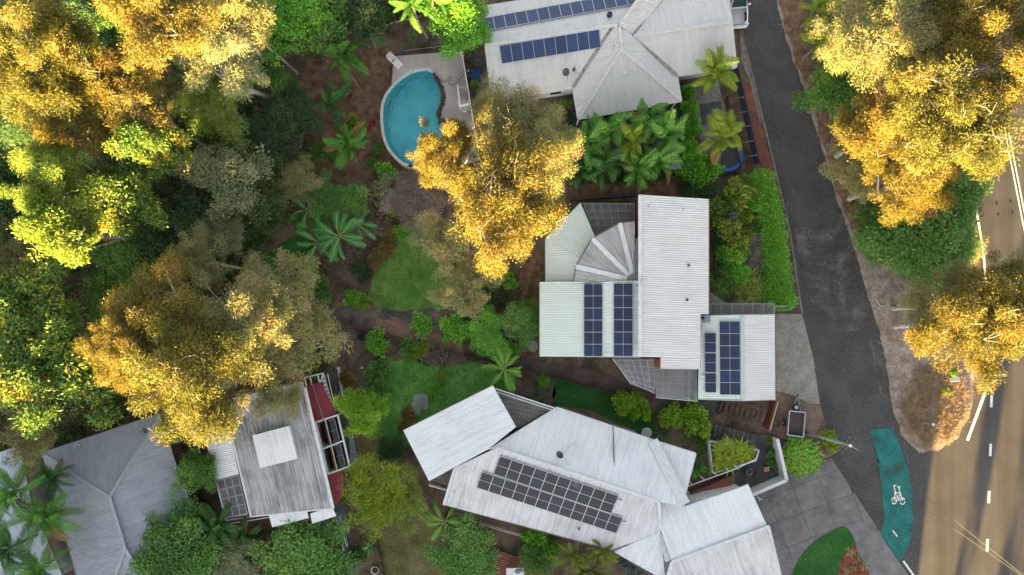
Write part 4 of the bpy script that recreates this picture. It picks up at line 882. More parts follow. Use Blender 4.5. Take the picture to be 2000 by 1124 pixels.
def shrub_variant(name, seed, n, L, Wd, ncl=9, flat=.8, droop=0.0, cs=.42):
    rs = np.random.default_rng(seed); pos, ax, tn = [], [], []; t = MB()
    for i in range(ncl):
        az = i * 2.4 + rs.normal() * .3; rr = .8 * math.sqrt((i + .3) / ncl) * rs.uniform(.75, 1.15); c = np.array([rr * math.cos(az), rr * math.sin(az), .62 + .38 * (1 - rr * rr) * rs.uniform(.5, 1.1) - .15])
        r_ = cs * rs.uniform(.45, 1.15); k = int(n / ncl * (r_ / cs) ** 1.6) + 8; b = ball(k, rs, .4) * np.array([1, 1, flat]) * r_; b[:, 2] = np.maximum(b[:, 2], -c[2] + .03)
        pos.append(c + b); ax.append(unit(b) + rs.normal(size=(k, 3)) * .5 + np.array([0, 0, .15 - droop])); tn.append(np.clip(rs.random(k) * .8 + .1 + rs.normal() * .14, 0, 1))
        t.tube([(0, 0, -.05), Vector(c) * .5 + Vector((0, 0, .05)), Vector(c)], [.05, .035, .015], 4, False)
    tm = t.mesh(name + '_stems'); tm.materials.append(for_slot); lm = leaf_mesh(name + '_foliage', np.concatenate(pos), np.concatenate(ax), L, Wd, rs, tint=np.concatenate(tn)); lm.materials.append(for_slot)
    V[name] = (tm, lm)
shrub_variant('shrub_a', 31, 2600, .16, .085); shrub_variant('shrub_b', 32, 2200, .18, .10, 11); shrub_variant('shrub_c', 33, 1700, .22, .12, 8, .9)
shrub_variant('shrub_fine', 34, 3200, .13, .05, 10); shrub_variant('shrub_sparse', 35, 900, .2, .1, 9, .9, 0, .5); shrub_variant('shrub_big', 36, 900, .34, .2, 9)
def rosette_mesh(name, seed, n, L, Wd, arch, up, taper=True, seg=4, fold=.12):
    """strap leaves from one centre (cordyline, agave, cycad, lily)"""
    rs = np.random.default_rng(seed); b = MB(); tn = []
    for i in range(n):
        az = i * 2.39996 + rs.normal() * .2; e = up * rs.uniform(.5, 1.3); ln = L * rs.uniform(.7, 1.15); d = Vector((math.cos(az), math.sin(az), 0)); s = Vector((-d.y, d.x, 0)); pts = []
        for k in range(seg + 1):
            t = k / seg; pts.append(d * (ln * t * math.cos(min(1.4, e))) + Vector((0, 0, ln * (t * math.sin(e) - arch * t * t))))
        n0 = len(b.v)
        for k, p in enumerate(pts):
            t = k / seg; wd = Wd * (1 - t ** 1.6 if taper else math.sin(max(.15, min(1, t + .15)) * 3.0) ** .6) * .5 + .004
            b.v += [tuple(p - s * wd), tuple(p + Vector((0, 0, -fold * wd))), tuple(p + s * wd)]
        for k in range(seg):
            a = n0 + 3 * k; b.f += [(a, a + 1, a + 4, a + 3), (a + 1, a + 2, a + 5, a + 4)]
        tn += [rs.random()] * (3 * (seg + 1))
    m = b.mesh(name, None, True); at = m.attributes.new('tint', 'FLOAT', 'POINT'); at.data.foreach_set('value', np.array(tn, np.float32)); m.materials.append(for_slot); return m
ROS = {'spiky': rosette_mesh('spiky_rosette', 41, 42, 1.0, .075, .28, .75), 'broad': rosette_mesh('broad_rosette', 42, 22, 1.0, .17, .3, .8), 'cycad': rosette_mesh('cycad_rosette', 43, 30, 1.0, .14, .22, .55), 'grass': rosette_mesh('grass_tuft', 44, 60, 1.0, .035, .55, 1.05), 'agave': rosette_mesh('agave_rosette', 45, 18, 1.0, .16, .05, .7)}
# palm frond: arching rachis with two rows of leaflets
def frond_mesh(name, seed, L, leaf, n=26, arch=.42, rise=.5, wd=.05, hang=.35, messy=.08):
    rs = np.random.default_rng(seed); b = MB(); pts = []; tn = []
    for k in range(9):
        t = k / 8; pts.append(Vector((L * (t - .12 * t * t), .06 * L * math.sin(t * 2) * (seed % 3 - 1), L * (rise * t - arch * 1.7 * t * t))))
    b.tube(pts, list(np.linspace(.022, .005, 9)), 4, False); tn += [.7] * len(b.v)
    for i in range(n):
        t = .14 + .86 * (i + .5) / n; f = t * 8; k = min(7, int(f)); p = pts[k].lerp(pts[k + 1], f - k); d = (pts[k + 1] - pts[k]).normalized(); s = Vector((-d.y, d.x, 0)).normalized()
        ln = leaf * L * (math.sin(3.1 * (t * .86 + .12)) ** .7) * rs.uniform(.85, 1.1)
        for sg in (-1, 1):
            o = (s * sg * .85 + d * (.42 + .5 * t) + Vector((0, 0, .1 + rs.normal() * messy))).normalized(); e = p + o * ln * .55; e2 = p + o * ln + Vector((0, 0, -hang * ln)); w_ = d * wd * .5
            n0 = len(b.v); b.v += [tuple(p - w_ * .6), tuple(p + w_ * .6), tuple(e + w_), tuple(e - w_), tuple(e2)]; b.f += [(n0, n0 + 1, n0 + 2, n0 + 3), (n0 + 3, n0 + 2, n0 + 4)]; tn += [float(np.clip(rs.normal(.45, .2), 0, 1))] * 5
    m = b.mesh(name); at = m.attributes.new('tint', 'FLOAT', 'POINT'); at.data.foreach_set('value', np.array(tn, np.float32)); m.materials.append(for_slot); return m
FR = {'alex': [frond_mesh(f'frond_alex{i}', 50 + i, 1.0, .30, 32, .42, .62, .030, .5) for i in range(3)],
      'feather': [frond_mesh(f'frond_feather{i}', 60 + i, 1.0, .26, 30, .45, .6, .026, .25) for i in range(3)],
      'broad': [frond_mesh(f'frond_broad{i}', 70 + i, 1.0, .24, 30, .38, .62, .042, .4, .1) for i in range(3)]}
def blade_mesh(name, seed, wd=.22, arch=.42, rise=.75, torn=.25):
    """banana leaf: broad blade with pale midrib and a torn edge"""
    rs = np.random.default_rng(seed); b = MB(); tn = []; n = 14; pts = []
    for k in range(n + 1):
        t = k / n; pts.append(Vector((t - .1 * t * t, 0, rise * t - arch * 1.75 * t * t)))
    for k in range(n):
        t0, t1 = k / n, (k + 1) / n
        if t0 < .16: continue
        for sg in (-1, 1):
            def ww(t): return wd * .5 * min(1, (t - .12) * 5) * math.sqrt(max(0, 1 - ((t - .4) / .62) ** 4 if t > .4 else 1))
            j = rs.uniform(0, torn); a, c = pts[k], pts[k + 1]; g_ = .004 if rs.random() > .35 else .018
            q = [a + Vector((g_, 0, 0)), a + Vector((g_ + .03, sg * ww(t0) * (1 - j * .3), .05 * wd - ww(t0) * .25 * j)), c + Vector((.03, sg * ww(t1) * (1 - j * .3), .05 * wd - ww(t1) * .25 * j)), c]
            n0 = len(b.v); b.v += [tuple(x) for x in q]; b.f.append((n0, n0 + 1, n0 + 2, n0 + 3) if sg < 0 else (n0 + 3, n0 + 2, n0 + 1, n0)); tn += [float(rs.uniform(.25, .6))] * 4
    n0 = len(b.v); b.tube([p + Vector((0, 0, .006)) for p in pts], list(np.linspace(.02, .005, n + 1)), 4, False); tn += [1.0] * (len(b.v) - n0)
    m = b.mesh(name); at = m.attributes.new('tint', 'FLOAT', 'POINT'); at.data.foreach_set('value', np.array(tn, np.float32)); m.materials.append(for_slot); return m
BL = [blade_mesh(f'banana_blade{i}', 80 + i) for i in range(4)]

LM = {
 'gold': leafmat('gum_leaf', (.16, .145, .03), (.31, .255, .05), (.40, .24, .06), .4),
 'goldgreen': leafmat('green_gum_leaf', (.13, .14, .03), (.26, .25, .05), (.36, .25, .06), .4),
 'olive': leafmat('olive_gum_leaf', (0.199, 0.224, 0.080), (0.397, 0.384, 0.146), (0.530, 0.344, 0.185)),
 'grey': leafmat('grey_gum_leaf', (0.206, 0.243, 0.121), (0.388, 0.413, 0.219), (0.486, 0.413, 0.243)),
 'lime': leafmat('lime_leaf', (0.119, 0.204, 0.031), (0.289, 0.408, 0.060), (0.408, 0.425, 0.085)),
 'bright': leafmat('bright_leaf', (0.092, 0.280, 0.033), (0.227, 0.534, 0.057), (0.428, 0.694, 0.079)),
 'clip': leafmat('clipped_lime_leaf', (.15, .31, .02), (.30, .52, .04), (.44, .56, .06), .35),
 'yellow': leafmat('yellow_green_leaf', (.16, .25, .018), (.32, .43, .032), (.48, .45, .05), .35),
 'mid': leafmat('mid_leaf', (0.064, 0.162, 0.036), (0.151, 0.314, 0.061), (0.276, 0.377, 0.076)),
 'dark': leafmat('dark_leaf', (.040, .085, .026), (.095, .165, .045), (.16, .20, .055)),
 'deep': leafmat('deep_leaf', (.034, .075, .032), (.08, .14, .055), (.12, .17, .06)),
 'pine': leafmat('pine_leaf', (0.059, 0.139, 0.050), (0.129, 0.257, 0.089), (0.178, 0.277, 0.099)),
 'fig': leafmat('yellowing_leaf', (0.072, 0.166, 0.037), (0.207, 0.310, 0.062), (0.787, 0.538, 0.062)),
 'palm': leafmat('palm_leaf', (0.044, 0.154, 0.026), (0.132, 0.307, 0.048), (0.395, 0.439, 0.110)),
 'palmdark': leafmat('dark_palm_leaf', (0.027, 0.095, 0.027), (0.076, 0.190, 0.042), (0.190, 0.266, 0.076)),
 'palmy': leafmat('yellow_palm_leaf', (0.105, 0.210, 0.018), (0.255, 0.330, 0.030), (0.540, 0.450, 0.045)),
 'palmrust': leafmat('rusty_palm_leaf', (0.080, 0.128, 0.024), (0.224, 0.240, 0.040), (0.416, 0.240, 0.064)),
 'banana': leafmat('banana_leaf', (0.046, 0.176, 0.041), (0.103, 0.310, 0.072), (0.331, 0.538, 0.207)),
 'bananay': leafmat('light_banana_leaf', (0.075, 0.210, 0.022), (0.165, 0.375, 0.045), (0.420, 0.540, 0.150)),
 'lawngrass': leafmat('lawn_blade', (0.065, 0.169, 0.026), (0.143, 0.286, 0.052), (0.286, 0.312, 0.104)),
 'dryfrond': leafmat('dead_frond', (.16, .10, .03), (.30, .20, .06), (.34, .24, .08), .2),
 'dry': leafmat('dry_twig_leaf', (.12, .095, .075), (.24, .19, .16), (.3, .26, .22), .1),
 'straw': leafmat('straw', (.22, .15, .075), (.42, .30, .16), (.50, .42, .30), .2),
 'red': leafmat('red_leaf', (0.140, 0.011, 0.021), (0.308, 0.021, 0.049), (0.420, 0.070, 0.084)),
 'orange': leafmat('orange_leaf', (0.140, 0.140, 0.028), (0.308, 0.196, 0.056), (0.504, 0.168, 0.056)),
 'white': leafmat('white_bloom', (.45, .48, .42), (.60, .60, .62), (.75, .75, .78)),
 'silver': leafmat('silver_leaf', (.13, .19, .16), (.24, .32, .28), (.3, .38, .34)),
}
bark_p = mat('pale_gum_bark', [(.3, (.26, .21, .18)), (.5, (.40, .35, .31)), (.7, (.52, .47, .42))], 1.4, .85, .5, 8, .2, 0, 6, .3)
bark_b = mat('brown_bark', [(.3, (.06, .042, .032)), (.7, (.15, .11, .085))], 1.6, .9, .6, 9, .2, 0, 6, .3)
bark_palm = mat('palm_bark', [(.3, (.13, .11, .09)), (.7, (.26, .225, .19))], 2, .85, .5, 6, .2, 0, 6, .3)
def tree(v, px, py, rad_px, z, leaf, label, name='gum_tree', cat='tree', bark=None, group=None, rz=None, sq=1.0, dz=1.0):
    """crown centre seen at (px,py) when it stands z metres up; rad_px its radius in the photo"""
    tm, cm, R0, h0 = V[v]; s = rad_px * (HC - z) / FOC / R0; b = P(px, py, z); sz = z / h0
    t = thing(name, label, cat, (b.x, b.y, 0), group, rng.uniform(0, 6.28) if rz is None else rz); t.scale = (s, s * sq, sz)
    o = put(bpy.data.objects.new('trunk', tm), t, False); set_mat(o, bark or bark_p); c = put(bpy.data.objects.new('crown', cm), t, False); set_mat(c, LM[leaf]); return t
def shrub(v, px, py, rad_px, leaf, label, h=None, name='shrub', cat='shrub', group=None, sq=1.0, z0=0.0, rz=None):
    tm, cm = V[v]; r_ = rad_px * (HC - (h or 1)) / FOC; hh = h if h else r_ * 1.1; b = P(px, py, z0 + hh * .6)
    t = thing(name, label, cat, (b.x, b.y, z0), group, rng.uniform(0, 6.28) if rz is None else rz); t.scale = (r_ / 1.0 * rng.uniform(.9, 1.15), r_ * sq / 1.0 * rng.uniform(.85, 1.1), hh / 1.1)
    o = put(bpy.data.objects.new('stems', tm), t, False); set_mat(o, bark_b); c = put(bpy.data.objects.new('foliage', cm), t, False); set_mat(c, LM[leaf]); return t
def rosette(kind, px, py, rad_px, leaf, label, z0=0.0, name='spiky_plant', cat='plant', group=None, hz=1.0):
    b = P(px, py, z0 + .3); r_ = rad_px * (HC - .5) / FOC; o = put(bpy.data.objects.new(name, ROS[kind])); o.location = (b.x, b.y, z0); o.rotation_euler = (0, 0, rng.uniform(0, 6)); o.scale = (r_ / .85, r_ / .85, r_ * hz / .85); set_mat(o, LM[leaf]); return tag(o, label, cat, group)
def palm(kind, px, py, rad_px, z, leaf, label, n=14, base=None, name='palm_tree', cat='palm', group=None, trunk=.13, up=.35, seed=None):
    """fronds radiate from (px,py) at height z; base: pixel where the trunk meets the ground"""
    rs = random.Random(seed or int(px * 7 + py)); c = P(px, py, z); b = P(*base) if base else Vector((c.x, c.y, 0))
    t = thing(name, label, cat, b, group); r_ = rad_px * (HC - z) / FOC
    mid = b.lerp(c, .5) + Vector((rs.uniform(-.15, .15), rs.uniform(-.15, .15), 0)); pp = smooth_path([b + Vector((0, 0, -.1)), mid, c], 5)
    MB().tube(pp, list(np.linspace(trunk * 1.25, trunk * .8, len(pp))), 8).build('trunk', bark_palm, t, True)
    for i in range(n):
        o = bpy.data.objects.new('frond', FR[kind][i % 3]); put(o, t, False); lv = i / n
        el = up + (.8 if lv < .25 else (.2 if lv < .6 else -.3)) + rs.uniform(-.3, .3); az = i * 2.39996 + rs.uniform(-.5, .5); s = r_ * rs.uniform(.68, 1.22) * (1.0 if lv > .25 else 1.2)
        M4 = Matrix.Translation(c - b + Vector((0, 0, .1 * (1 - lv)))) @ Matrix.Rotation(az, 4, 'Z') @ Matrix.Rotation(-el, 4, 'Y') @ Matrix.Rotation(rs.uniform(-1.0, 1.0), 4, 'X') @ Matrix.Diagonal((s * 1.08, s * rs.uniform(.7, 1.05), s * rs.uniform(.9, 1.5), 1))
        o.matrix_basis = M4; set_mat(o, LM['dryfrond' if lv > .88 and rs.random() < .6 else leaf])
    return t
def banana(px, py, rad_px, z, leaf, label, n=11, seed=1, name='banana_plant', cat='banana plant', base=None, group=None, wide=1.0):
    rs = random.Random(seed); c = P(px, py, z); b = P(*base) if base else Vector((c.x, c.y, 0)); t = thing(name, label, cat, b, group); r_ = rad_px * (HC - z) / FOC
    MB().tube([b, b.lerp(c, .5), c + Vector((0, 0, .25))], [.16, .13, .07], 8).build('stem', mat('banana_stem', [(.3, (.10, .09, .03)), (.6, (.18, .15, .05))], 2), t, True)
    for i in range(n):
        o = bpy.data.objects.new('leaf', BL[i % 4]); put(o, t, False); az = i * 2.39996 + rs.uniform(-.3, .3); el = rs.uniform(-.35, .3) if i > 2 else .35; s = r_ * rs.uniform(.8, 1.15) * 1.1
        o.matrix_basis = Matrix.Translation(c - b) @ Matrix.Rotation(az, 4, 'Z') @ Matrix.Rotation(-el, 4, 'Y') @ Matrix.Rotation(rs.uniform(-.4, .4), 4, 'X') @ Matrix.Diagonal((s, s * wide, s, 1)); set_mat(o, LM[leaf])
    return t

# ---------------------------------------------------------------- tall gums (their tops catch the sun above the hill's shadow)
G = 'tall gum trees'
tree('gum_a', 95, 125, 105, 15.5, 'goldgreen', 'broad golden sunlit gum crown near the upper left corner', group=G)
tree('gum_b', 165, 205, 100, 12.2, 'gold', 'golden sunlit gum with bare pale branches, below the upper left crown', group=G)
tree('gum_d', 55, 55, 55, 9, 'olive', 'small olive gum top in the extreme upper left', group=G)
tree('gum_c', 330, 38, 100, 16, 'gold', 'bright golden gum at the top edge, left of the two-stemmed pale trunk', group=G)
tree('wispy_a', 270, 215, 62, 13, 'gold', 'small golden gum tuft above the round yellow-topped tree', group=G)
ft = tree('gum_c', 440, 105, 88, 12, 'grey', 'tan sparse gum with thick pale forked trunk at the top left', group=G)
tree('wispy_b', 480, 30, 60, 13, 'olive', 'olive wispy gum leaning over the top edge beside the pale forked trunk', group=G)
tree('round_a', 305, 290, 62, 11.5, 'fig', 'round dense tree with yellow sunlit top in the left bush', 'round_tree', bark=bark_b)
tree('gum_a', 128, 370, 85, 13, 'lime', 'lime green tall tree at the middle left', 'lime_tree', bark=bark_p, group=G)
tree('round_b', 150, 455, 62, 12.5, 'lime', 'yellow-lime sunlit crown directly below the tall lime green tree', 'lime_tree', bark=bark_p)
tree('round_b', 245, 405, 68, 10.5, 'fig', 'dark rounded tree with golden patches right of the lime tree', 'round_tree', bark=bark_b)
tree('needle', 435, 212, 72, 7.5, 'lime', 'fresh lime feathery tree left of the dark green garden shrub', 'lime_tree')
tree('round_a', 445, 348, 74, 7, 'grey', 'grey-green small-leaved tree in the left bush, right of the rounded dark tree', 'round_tree', bark=bark_b)
tree('needle', 62, 232, 62, 9, 'pine', 'blue-green pine with soft tufted needles at the left', 'pine_tree', 'tree', bark_b)
tree('bigleaf', 62, 610, 105, 8.8, 'fig', 'large-leaved yellowing tree at the left edge, upper half of the leafy pair', 'large_leaved_tree', bark=bark_b, group='yellowing large-leaved trees')
tree('bigleaf', 105, 735, 105, 9.8, 'fig', 'large-leaved yellowing tree above the slate grey roof', 'large_leaved_tree', bark=bark_b, group='yellowing large-leaved trees')
tree('gum_b', 330, 640, 115, 12.2, 'gold', 'big golden gum, upper part of the sunlit mass above the fibro roof', group=G)
tree('gum_d', 380, 735, 118, 13.2, 'goldgreen', 'big golden gum whose crown overhangs the fibro roofed house', group=G)
tree('gum_a', 470, 640, 105, 11, 'olive', 'half lit olive gum between the golden gums and the small lawn', group=G)
tree('gum_c', 250, 690, 70, 12.5, 'gold', 'golden gum tip at the outer left of the sunlit mass above the fibro roof', group=G)
tree('wispy_a', 545, 560, 85, 8, 'olive', 'olive wispy gum beside the small dark lawn', group=G)
tree('wispy_b', 585, 660, 85, 7, 'olive', 'olive wispy gum above the maroon roof strip', group=G)
tree('wispy_a', 395, 510, 55, 8.5, 'olive', 'slim olive gum with grey branches between the lime tree and the wispy gums', group=G)
tree('wispy_b', 430, 450, 50, 6, 'grey', 'thin grey-green sapling beside the sword-leaf plants', group=G)
tree('wispy_b', 545, 775, 50, 7.5, 'olive', 'olive gum branch end lying over the fibro roof edge', group=G)
tree('gum_b', 975, 388, 122, 13.2, 'gold', 'largest golden gum in the middle beside the fan roof', group=G)
tree('gum_c', 903, 475, 82, 7.4, 'olive', 'unlit olive gum crown over the oval lawn', group=G)
tree('wispy_a', 912, 562, 58, 7.5, 'olive', 'drooping tan gum crown at the lower edge of the oval lawn', group=G)
tree('gum_a', 872, 300, 60, 12, 'gold', 'golden gum crown overhanging the lower end of the pool', group=G)
tree('gum_d', 1040, 295, 85, 10.5, 'olive', 'olive gum with orange sunlit twigs above the fan roofed house', group=G)
tree('wispy_b', 985, 220, 68, 10.5, 'olive', 'slender gum standing in front of the beige house, beside the pool fence', group=G)
for pts, r0, r1 in (([(548, 158, 0), (530, 128, 3.0), (482, 70, 8.5), (462, 15, 13)], .34, .15), ([(530, 130, 2.8), (503, 103, 7), (466, 76, 10), (440, 45, 13)], .25, .10), ([(482, 70, 8.5), (440, 62, 11), (400, 70, 13)], .14, .06), ([(466, 76, 10), (455, 110, 11.5), (430, 135, 12.5)], .12, .05), ([(466, 40, 11), (490, 20, 12.5), (500, -10, 13.5)], .11, .05)):
    q = smooth_path([P(*v) for v in pts], 4); MB().tube(q, list(np.linspace(r0, r1, len(q))), 8).build('limb', bark_p, ft, True)
# right-hand gums
tree('gum_d', 1735, 75, 110, 11, 'olive', 'olive gum with bare orange limbs at the top between the two roads', group=G)
tree('gum_a', 1742, 250, 105, 9.8, 'gold', 'golden gum overhanging the leaf bank of the narrow street', group=G)
tree('gum_b', 1850, 240, 120, 14, 'goldgreen', 'golden gum in the middle of the strip between the two roads', group=G)
tree('gum_c', 1955, 130, 110, 14.5, 'gold', 'golden gum leaning over the main road at the upper right', group=G)
tree('gum_a', 1880, 35, 95, 13, 'gold', 'golden gum at the top edge near the upper right corner', group=G)
tree('gum_d', 1768, 350, 82, 9.5, 'gold', 'lowest golden gum crown above the dense green thicket', group=G)
tree('wispy_a', 1650, 60, 60, 6.5, 'olive', 'olive gum at the top above the yellow-green street palms', group=G)
tree('gum_b', 1905, 640, 110, 11.5, 'gold', 'big golden gum on the traffic island by the main road', group=G)
tree('gum_d', 1845, 600, 78, 8, 'olive', 'shaded olive side crown of the island trees', group=G)
tree('gum_c', 1960, 600, 90, 11, 'goldgreen', 'golden gum at the right edge over the main road', group=G)
# off to the south along the road: trees whose long shadows stripe the main road
for (x, y, rr, h, t_) in ((35.0, -76, .95, 12.5, 'slim tree standing south of the frame by the main road'), (38.9, -82, 1.8, 14.0, 'broader tree standing south of the frame by the main road')):
    tm, cm, R0, h0 = V['round_a']; t = thing('roadside_tree', t_, 'tree', (x, y, 0)); t.scale = (rr / R0, rr / R0, h / 8.2)
    o = put(bpy.data.objects.new('trunk', tm), t, False); set_mat(o, bark_b); c = put(bpy.data.objects.new('crown', cm), t, False); set_mat(c, LM['olive'])

# ---------------------------------------------------------------- middle-height bush trees
Bq = 'shaded bush trees'
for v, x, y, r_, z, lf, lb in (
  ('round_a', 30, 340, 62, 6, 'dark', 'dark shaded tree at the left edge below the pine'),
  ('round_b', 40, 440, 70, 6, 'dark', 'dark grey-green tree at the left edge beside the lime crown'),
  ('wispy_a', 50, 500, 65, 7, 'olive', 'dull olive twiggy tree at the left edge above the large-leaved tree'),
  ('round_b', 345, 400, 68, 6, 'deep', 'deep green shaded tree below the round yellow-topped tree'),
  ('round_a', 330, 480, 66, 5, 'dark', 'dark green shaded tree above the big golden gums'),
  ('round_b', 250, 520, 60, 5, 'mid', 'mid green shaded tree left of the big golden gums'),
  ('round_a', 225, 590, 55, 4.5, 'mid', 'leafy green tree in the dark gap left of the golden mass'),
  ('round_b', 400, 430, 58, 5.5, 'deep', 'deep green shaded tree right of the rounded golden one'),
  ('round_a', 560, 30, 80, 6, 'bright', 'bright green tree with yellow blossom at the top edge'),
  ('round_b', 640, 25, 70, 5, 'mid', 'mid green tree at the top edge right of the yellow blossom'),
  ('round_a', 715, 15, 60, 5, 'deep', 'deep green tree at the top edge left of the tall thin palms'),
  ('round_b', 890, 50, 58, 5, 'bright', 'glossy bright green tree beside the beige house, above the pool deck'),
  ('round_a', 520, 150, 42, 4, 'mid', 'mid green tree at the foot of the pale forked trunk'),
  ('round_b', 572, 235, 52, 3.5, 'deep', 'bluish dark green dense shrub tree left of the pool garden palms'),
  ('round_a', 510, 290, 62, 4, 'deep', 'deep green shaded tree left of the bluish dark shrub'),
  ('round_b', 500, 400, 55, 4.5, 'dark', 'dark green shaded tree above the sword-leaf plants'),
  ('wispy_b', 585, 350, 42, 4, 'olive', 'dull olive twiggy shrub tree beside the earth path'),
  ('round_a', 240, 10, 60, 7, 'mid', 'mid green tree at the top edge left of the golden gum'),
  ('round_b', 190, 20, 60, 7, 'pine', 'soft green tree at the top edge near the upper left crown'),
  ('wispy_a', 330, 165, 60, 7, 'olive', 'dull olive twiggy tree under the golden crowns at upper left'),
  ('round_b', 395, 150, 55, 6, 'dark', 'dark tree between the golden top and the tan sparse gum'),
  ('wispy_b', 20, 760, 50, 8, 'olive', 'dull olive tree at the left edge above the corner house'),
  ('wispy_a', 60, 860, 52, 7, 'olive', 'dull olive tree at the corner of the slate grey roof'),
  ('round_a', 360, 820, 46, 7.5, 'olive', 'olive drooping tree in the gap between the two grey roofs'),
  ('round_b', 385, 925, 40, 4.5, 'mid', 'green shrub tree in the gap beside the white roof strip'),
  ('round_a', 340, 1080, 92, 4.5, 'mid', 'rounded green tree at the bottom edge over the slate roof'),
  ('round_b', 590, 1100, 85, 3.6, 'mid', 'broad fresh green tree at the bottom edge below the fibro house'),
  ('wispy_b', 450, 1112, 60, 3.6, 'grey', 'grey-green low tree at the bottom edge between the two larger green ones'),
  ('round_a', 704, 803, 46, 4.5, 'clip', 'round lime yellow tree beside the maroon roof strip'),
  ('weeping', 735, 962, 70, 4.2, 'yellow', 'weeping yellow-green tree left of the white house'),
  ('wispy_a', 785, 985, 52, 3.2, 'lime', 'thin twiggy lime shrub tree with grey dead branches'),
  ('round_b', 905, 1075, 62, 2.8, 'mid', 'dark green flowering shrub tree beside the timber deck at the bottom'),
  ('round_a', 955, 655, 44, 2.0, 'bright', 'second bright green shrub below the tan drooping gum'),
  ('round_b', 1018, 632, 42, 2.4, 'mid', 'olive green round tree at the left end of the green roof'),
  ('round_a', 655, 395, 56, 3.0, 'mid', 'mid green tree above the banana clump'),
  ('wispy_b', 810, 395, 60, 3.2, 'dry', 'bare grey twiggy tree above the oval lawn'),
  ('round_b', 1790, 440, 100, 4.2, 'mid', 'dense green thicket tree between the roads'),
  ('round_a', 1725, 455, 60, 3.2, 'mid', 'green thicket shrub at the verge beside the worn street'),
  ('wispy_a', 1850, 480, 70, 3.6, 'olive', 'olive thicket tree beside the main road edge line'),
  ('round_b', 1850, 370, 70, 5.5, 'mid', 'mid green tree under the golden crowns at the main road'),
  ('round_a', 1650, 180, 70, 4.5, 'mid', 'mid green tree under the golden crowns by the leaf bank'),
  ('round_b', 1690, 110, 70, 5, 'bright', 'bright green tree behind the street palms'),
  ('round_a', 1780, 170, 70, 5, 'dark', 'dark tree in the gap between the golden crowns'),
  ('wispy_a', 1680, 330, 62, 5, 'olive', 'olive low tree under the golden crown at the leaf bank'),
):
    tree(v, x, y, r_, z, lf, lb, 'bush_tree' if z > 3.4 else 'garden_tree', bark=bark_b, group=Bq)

# ---------------------------------------------------------------- palms
Pg = 'garden palms'
palm('broad', 668, 112, 52, 3.2, 'palm', 'green palm left of the sun lounger, largest of the pool garden', 18, (700, 170), group=Pg)
palm('broad', 722, 62, 48, 3.0, 'palmdark', 'dark green palm just above the sun lounger', 12, (735, 95), group=Pg)
palm('broad', 650, 205, 46, 2.6, 'palmdark', 'dark palm with ragged fronds between the two large pool garden palms', 12, (660, 225), group=Pg)
palm('broad', 684, 285, 50, 3.0, 'palm', 'green palm beside the red cordylines left of the pool', 18, (700, 320), group=Pg)
palm('feather', 805, 10, 55, 7.5, 'palm', 'tall thin leaning palm at the top edge above the pool', 15, (838, 80), group=Pg, trunk=.1)
palm('feather', 845, 0, 45, 7.5, 'palm', 'tall thin palm at the top edge beside the glossy green tree', 12, (846, 78), group=Pg, trunk=.09)
palm('alex', 1392, 142, 50, 4.2, 'palmy', 'yellow-green palm at the corner of the beige roof', 17, (1372, 185), group=Pg)
palm('alex', 1408, 268, 52, 4.0, 'palmy', 'yellow-green palm over the blue trampoline', 17, (1395, 285), group=Pg)
for i, (x, y, r_, z, lf, lb) in enumerate((
   (1145, 285, 46, 4.0, 'palm', 'palm at the left end of the green palm clump'), (1190, 260, 48, 4.4, 'palm', 'palm at the upper left of the palm clump, nearest the hip roof'),
   (1230, 272, 48, 4.6, 'palmy', 'bright palm in the middle of the green palm clump'), (1262, 238, 44, 4.6, 'palm', 'palm at the top of the palm clump beside the dark patio'),
   (1298, 265, 48, 4.8, 'palm', 'palm at the right end of the green palm clump'), (1180, 330, 46, 3.6, 'palmdark', 'dark palm at the lower left of the palm clump'),
   (1245, 330, 48, 3.8, 'palm', 'palm at the lower middle of the palm clump'), (1290, 318, 44, 4.2, 'palm', 'palm at the lower right of the palm clump beside the grey slab'),
   (1135, 335, 36, 3.0, 'palmdark', 'dark palm between the golden gum and the palm clump'))):
    palm('alex', x, y, r_, z, lf, lb, 19, group='palms in the clump below the beige house', up=.35)
palm('broad', 425, 1025, 52, 4.0, 'palmdark', 'dark broad-leaved palm below the pergola of the fibro house', 15, (450, 1015), group=Pg, up=.3)
palm('broad', 480, 1045, 40, 3.0, 'palmdark', 'smaller dark palm beside the rail of the fibro house', 12, group=Pg)
for x, y, r_, z, lf, lb in ((30, 960, 62, 7.5, 'palm', 'feathery palm over the corner roof, uppermost of the lower left ones'), (95, 1010, 66, 6.5, 'palm', 'feathery palm between the corner roof and the slate roof'), (20, 1070, 62, 7.5, 'palmdark', 'feathery palm at the left edge over the corner roof'), (85, 1105, 60, 6, 'palm', 'feathery palm at the bottom edge beside the slate roof'), (110, 930, 40, 5.0, 'palmdark', 'small dark palm at the corner of the slate roof')):
    palm('feather', x, y, r_, z, lf, lb, 20, group='feathery palms at the lower left', trunk=.15)
for x, y, r_, z, lb in ((1120, 1085, 42, 3.0, 'rusty green palm left of its pair below the white house'), (1175, 1075, 42, 3.2, 'rusty green palm touching the white roof edge'), (1150, 1115, 42, 2.6, 'rusty green palm at the bottom edge below the white house')):
    palm('broad', x, y, r_, z, 'palmrust', lb, 15, group='rusty palms below the white house', up=.45)
for i, (x, y, r_, z) in enumerate(((1592, 25, 42, 3.2), (1600, 85, 46, 3.6), (1615, 150, 44, 3.6), (1605, 200, 36, 3.0))):
    palm('alex', x, y, r_, z, 'palmy', ('topmost', 'second', 'third', 'lowest')[i] + ' of the yellow-green palms along the leaf bank', 14, group='street palms along the leaf bank', up=.4)
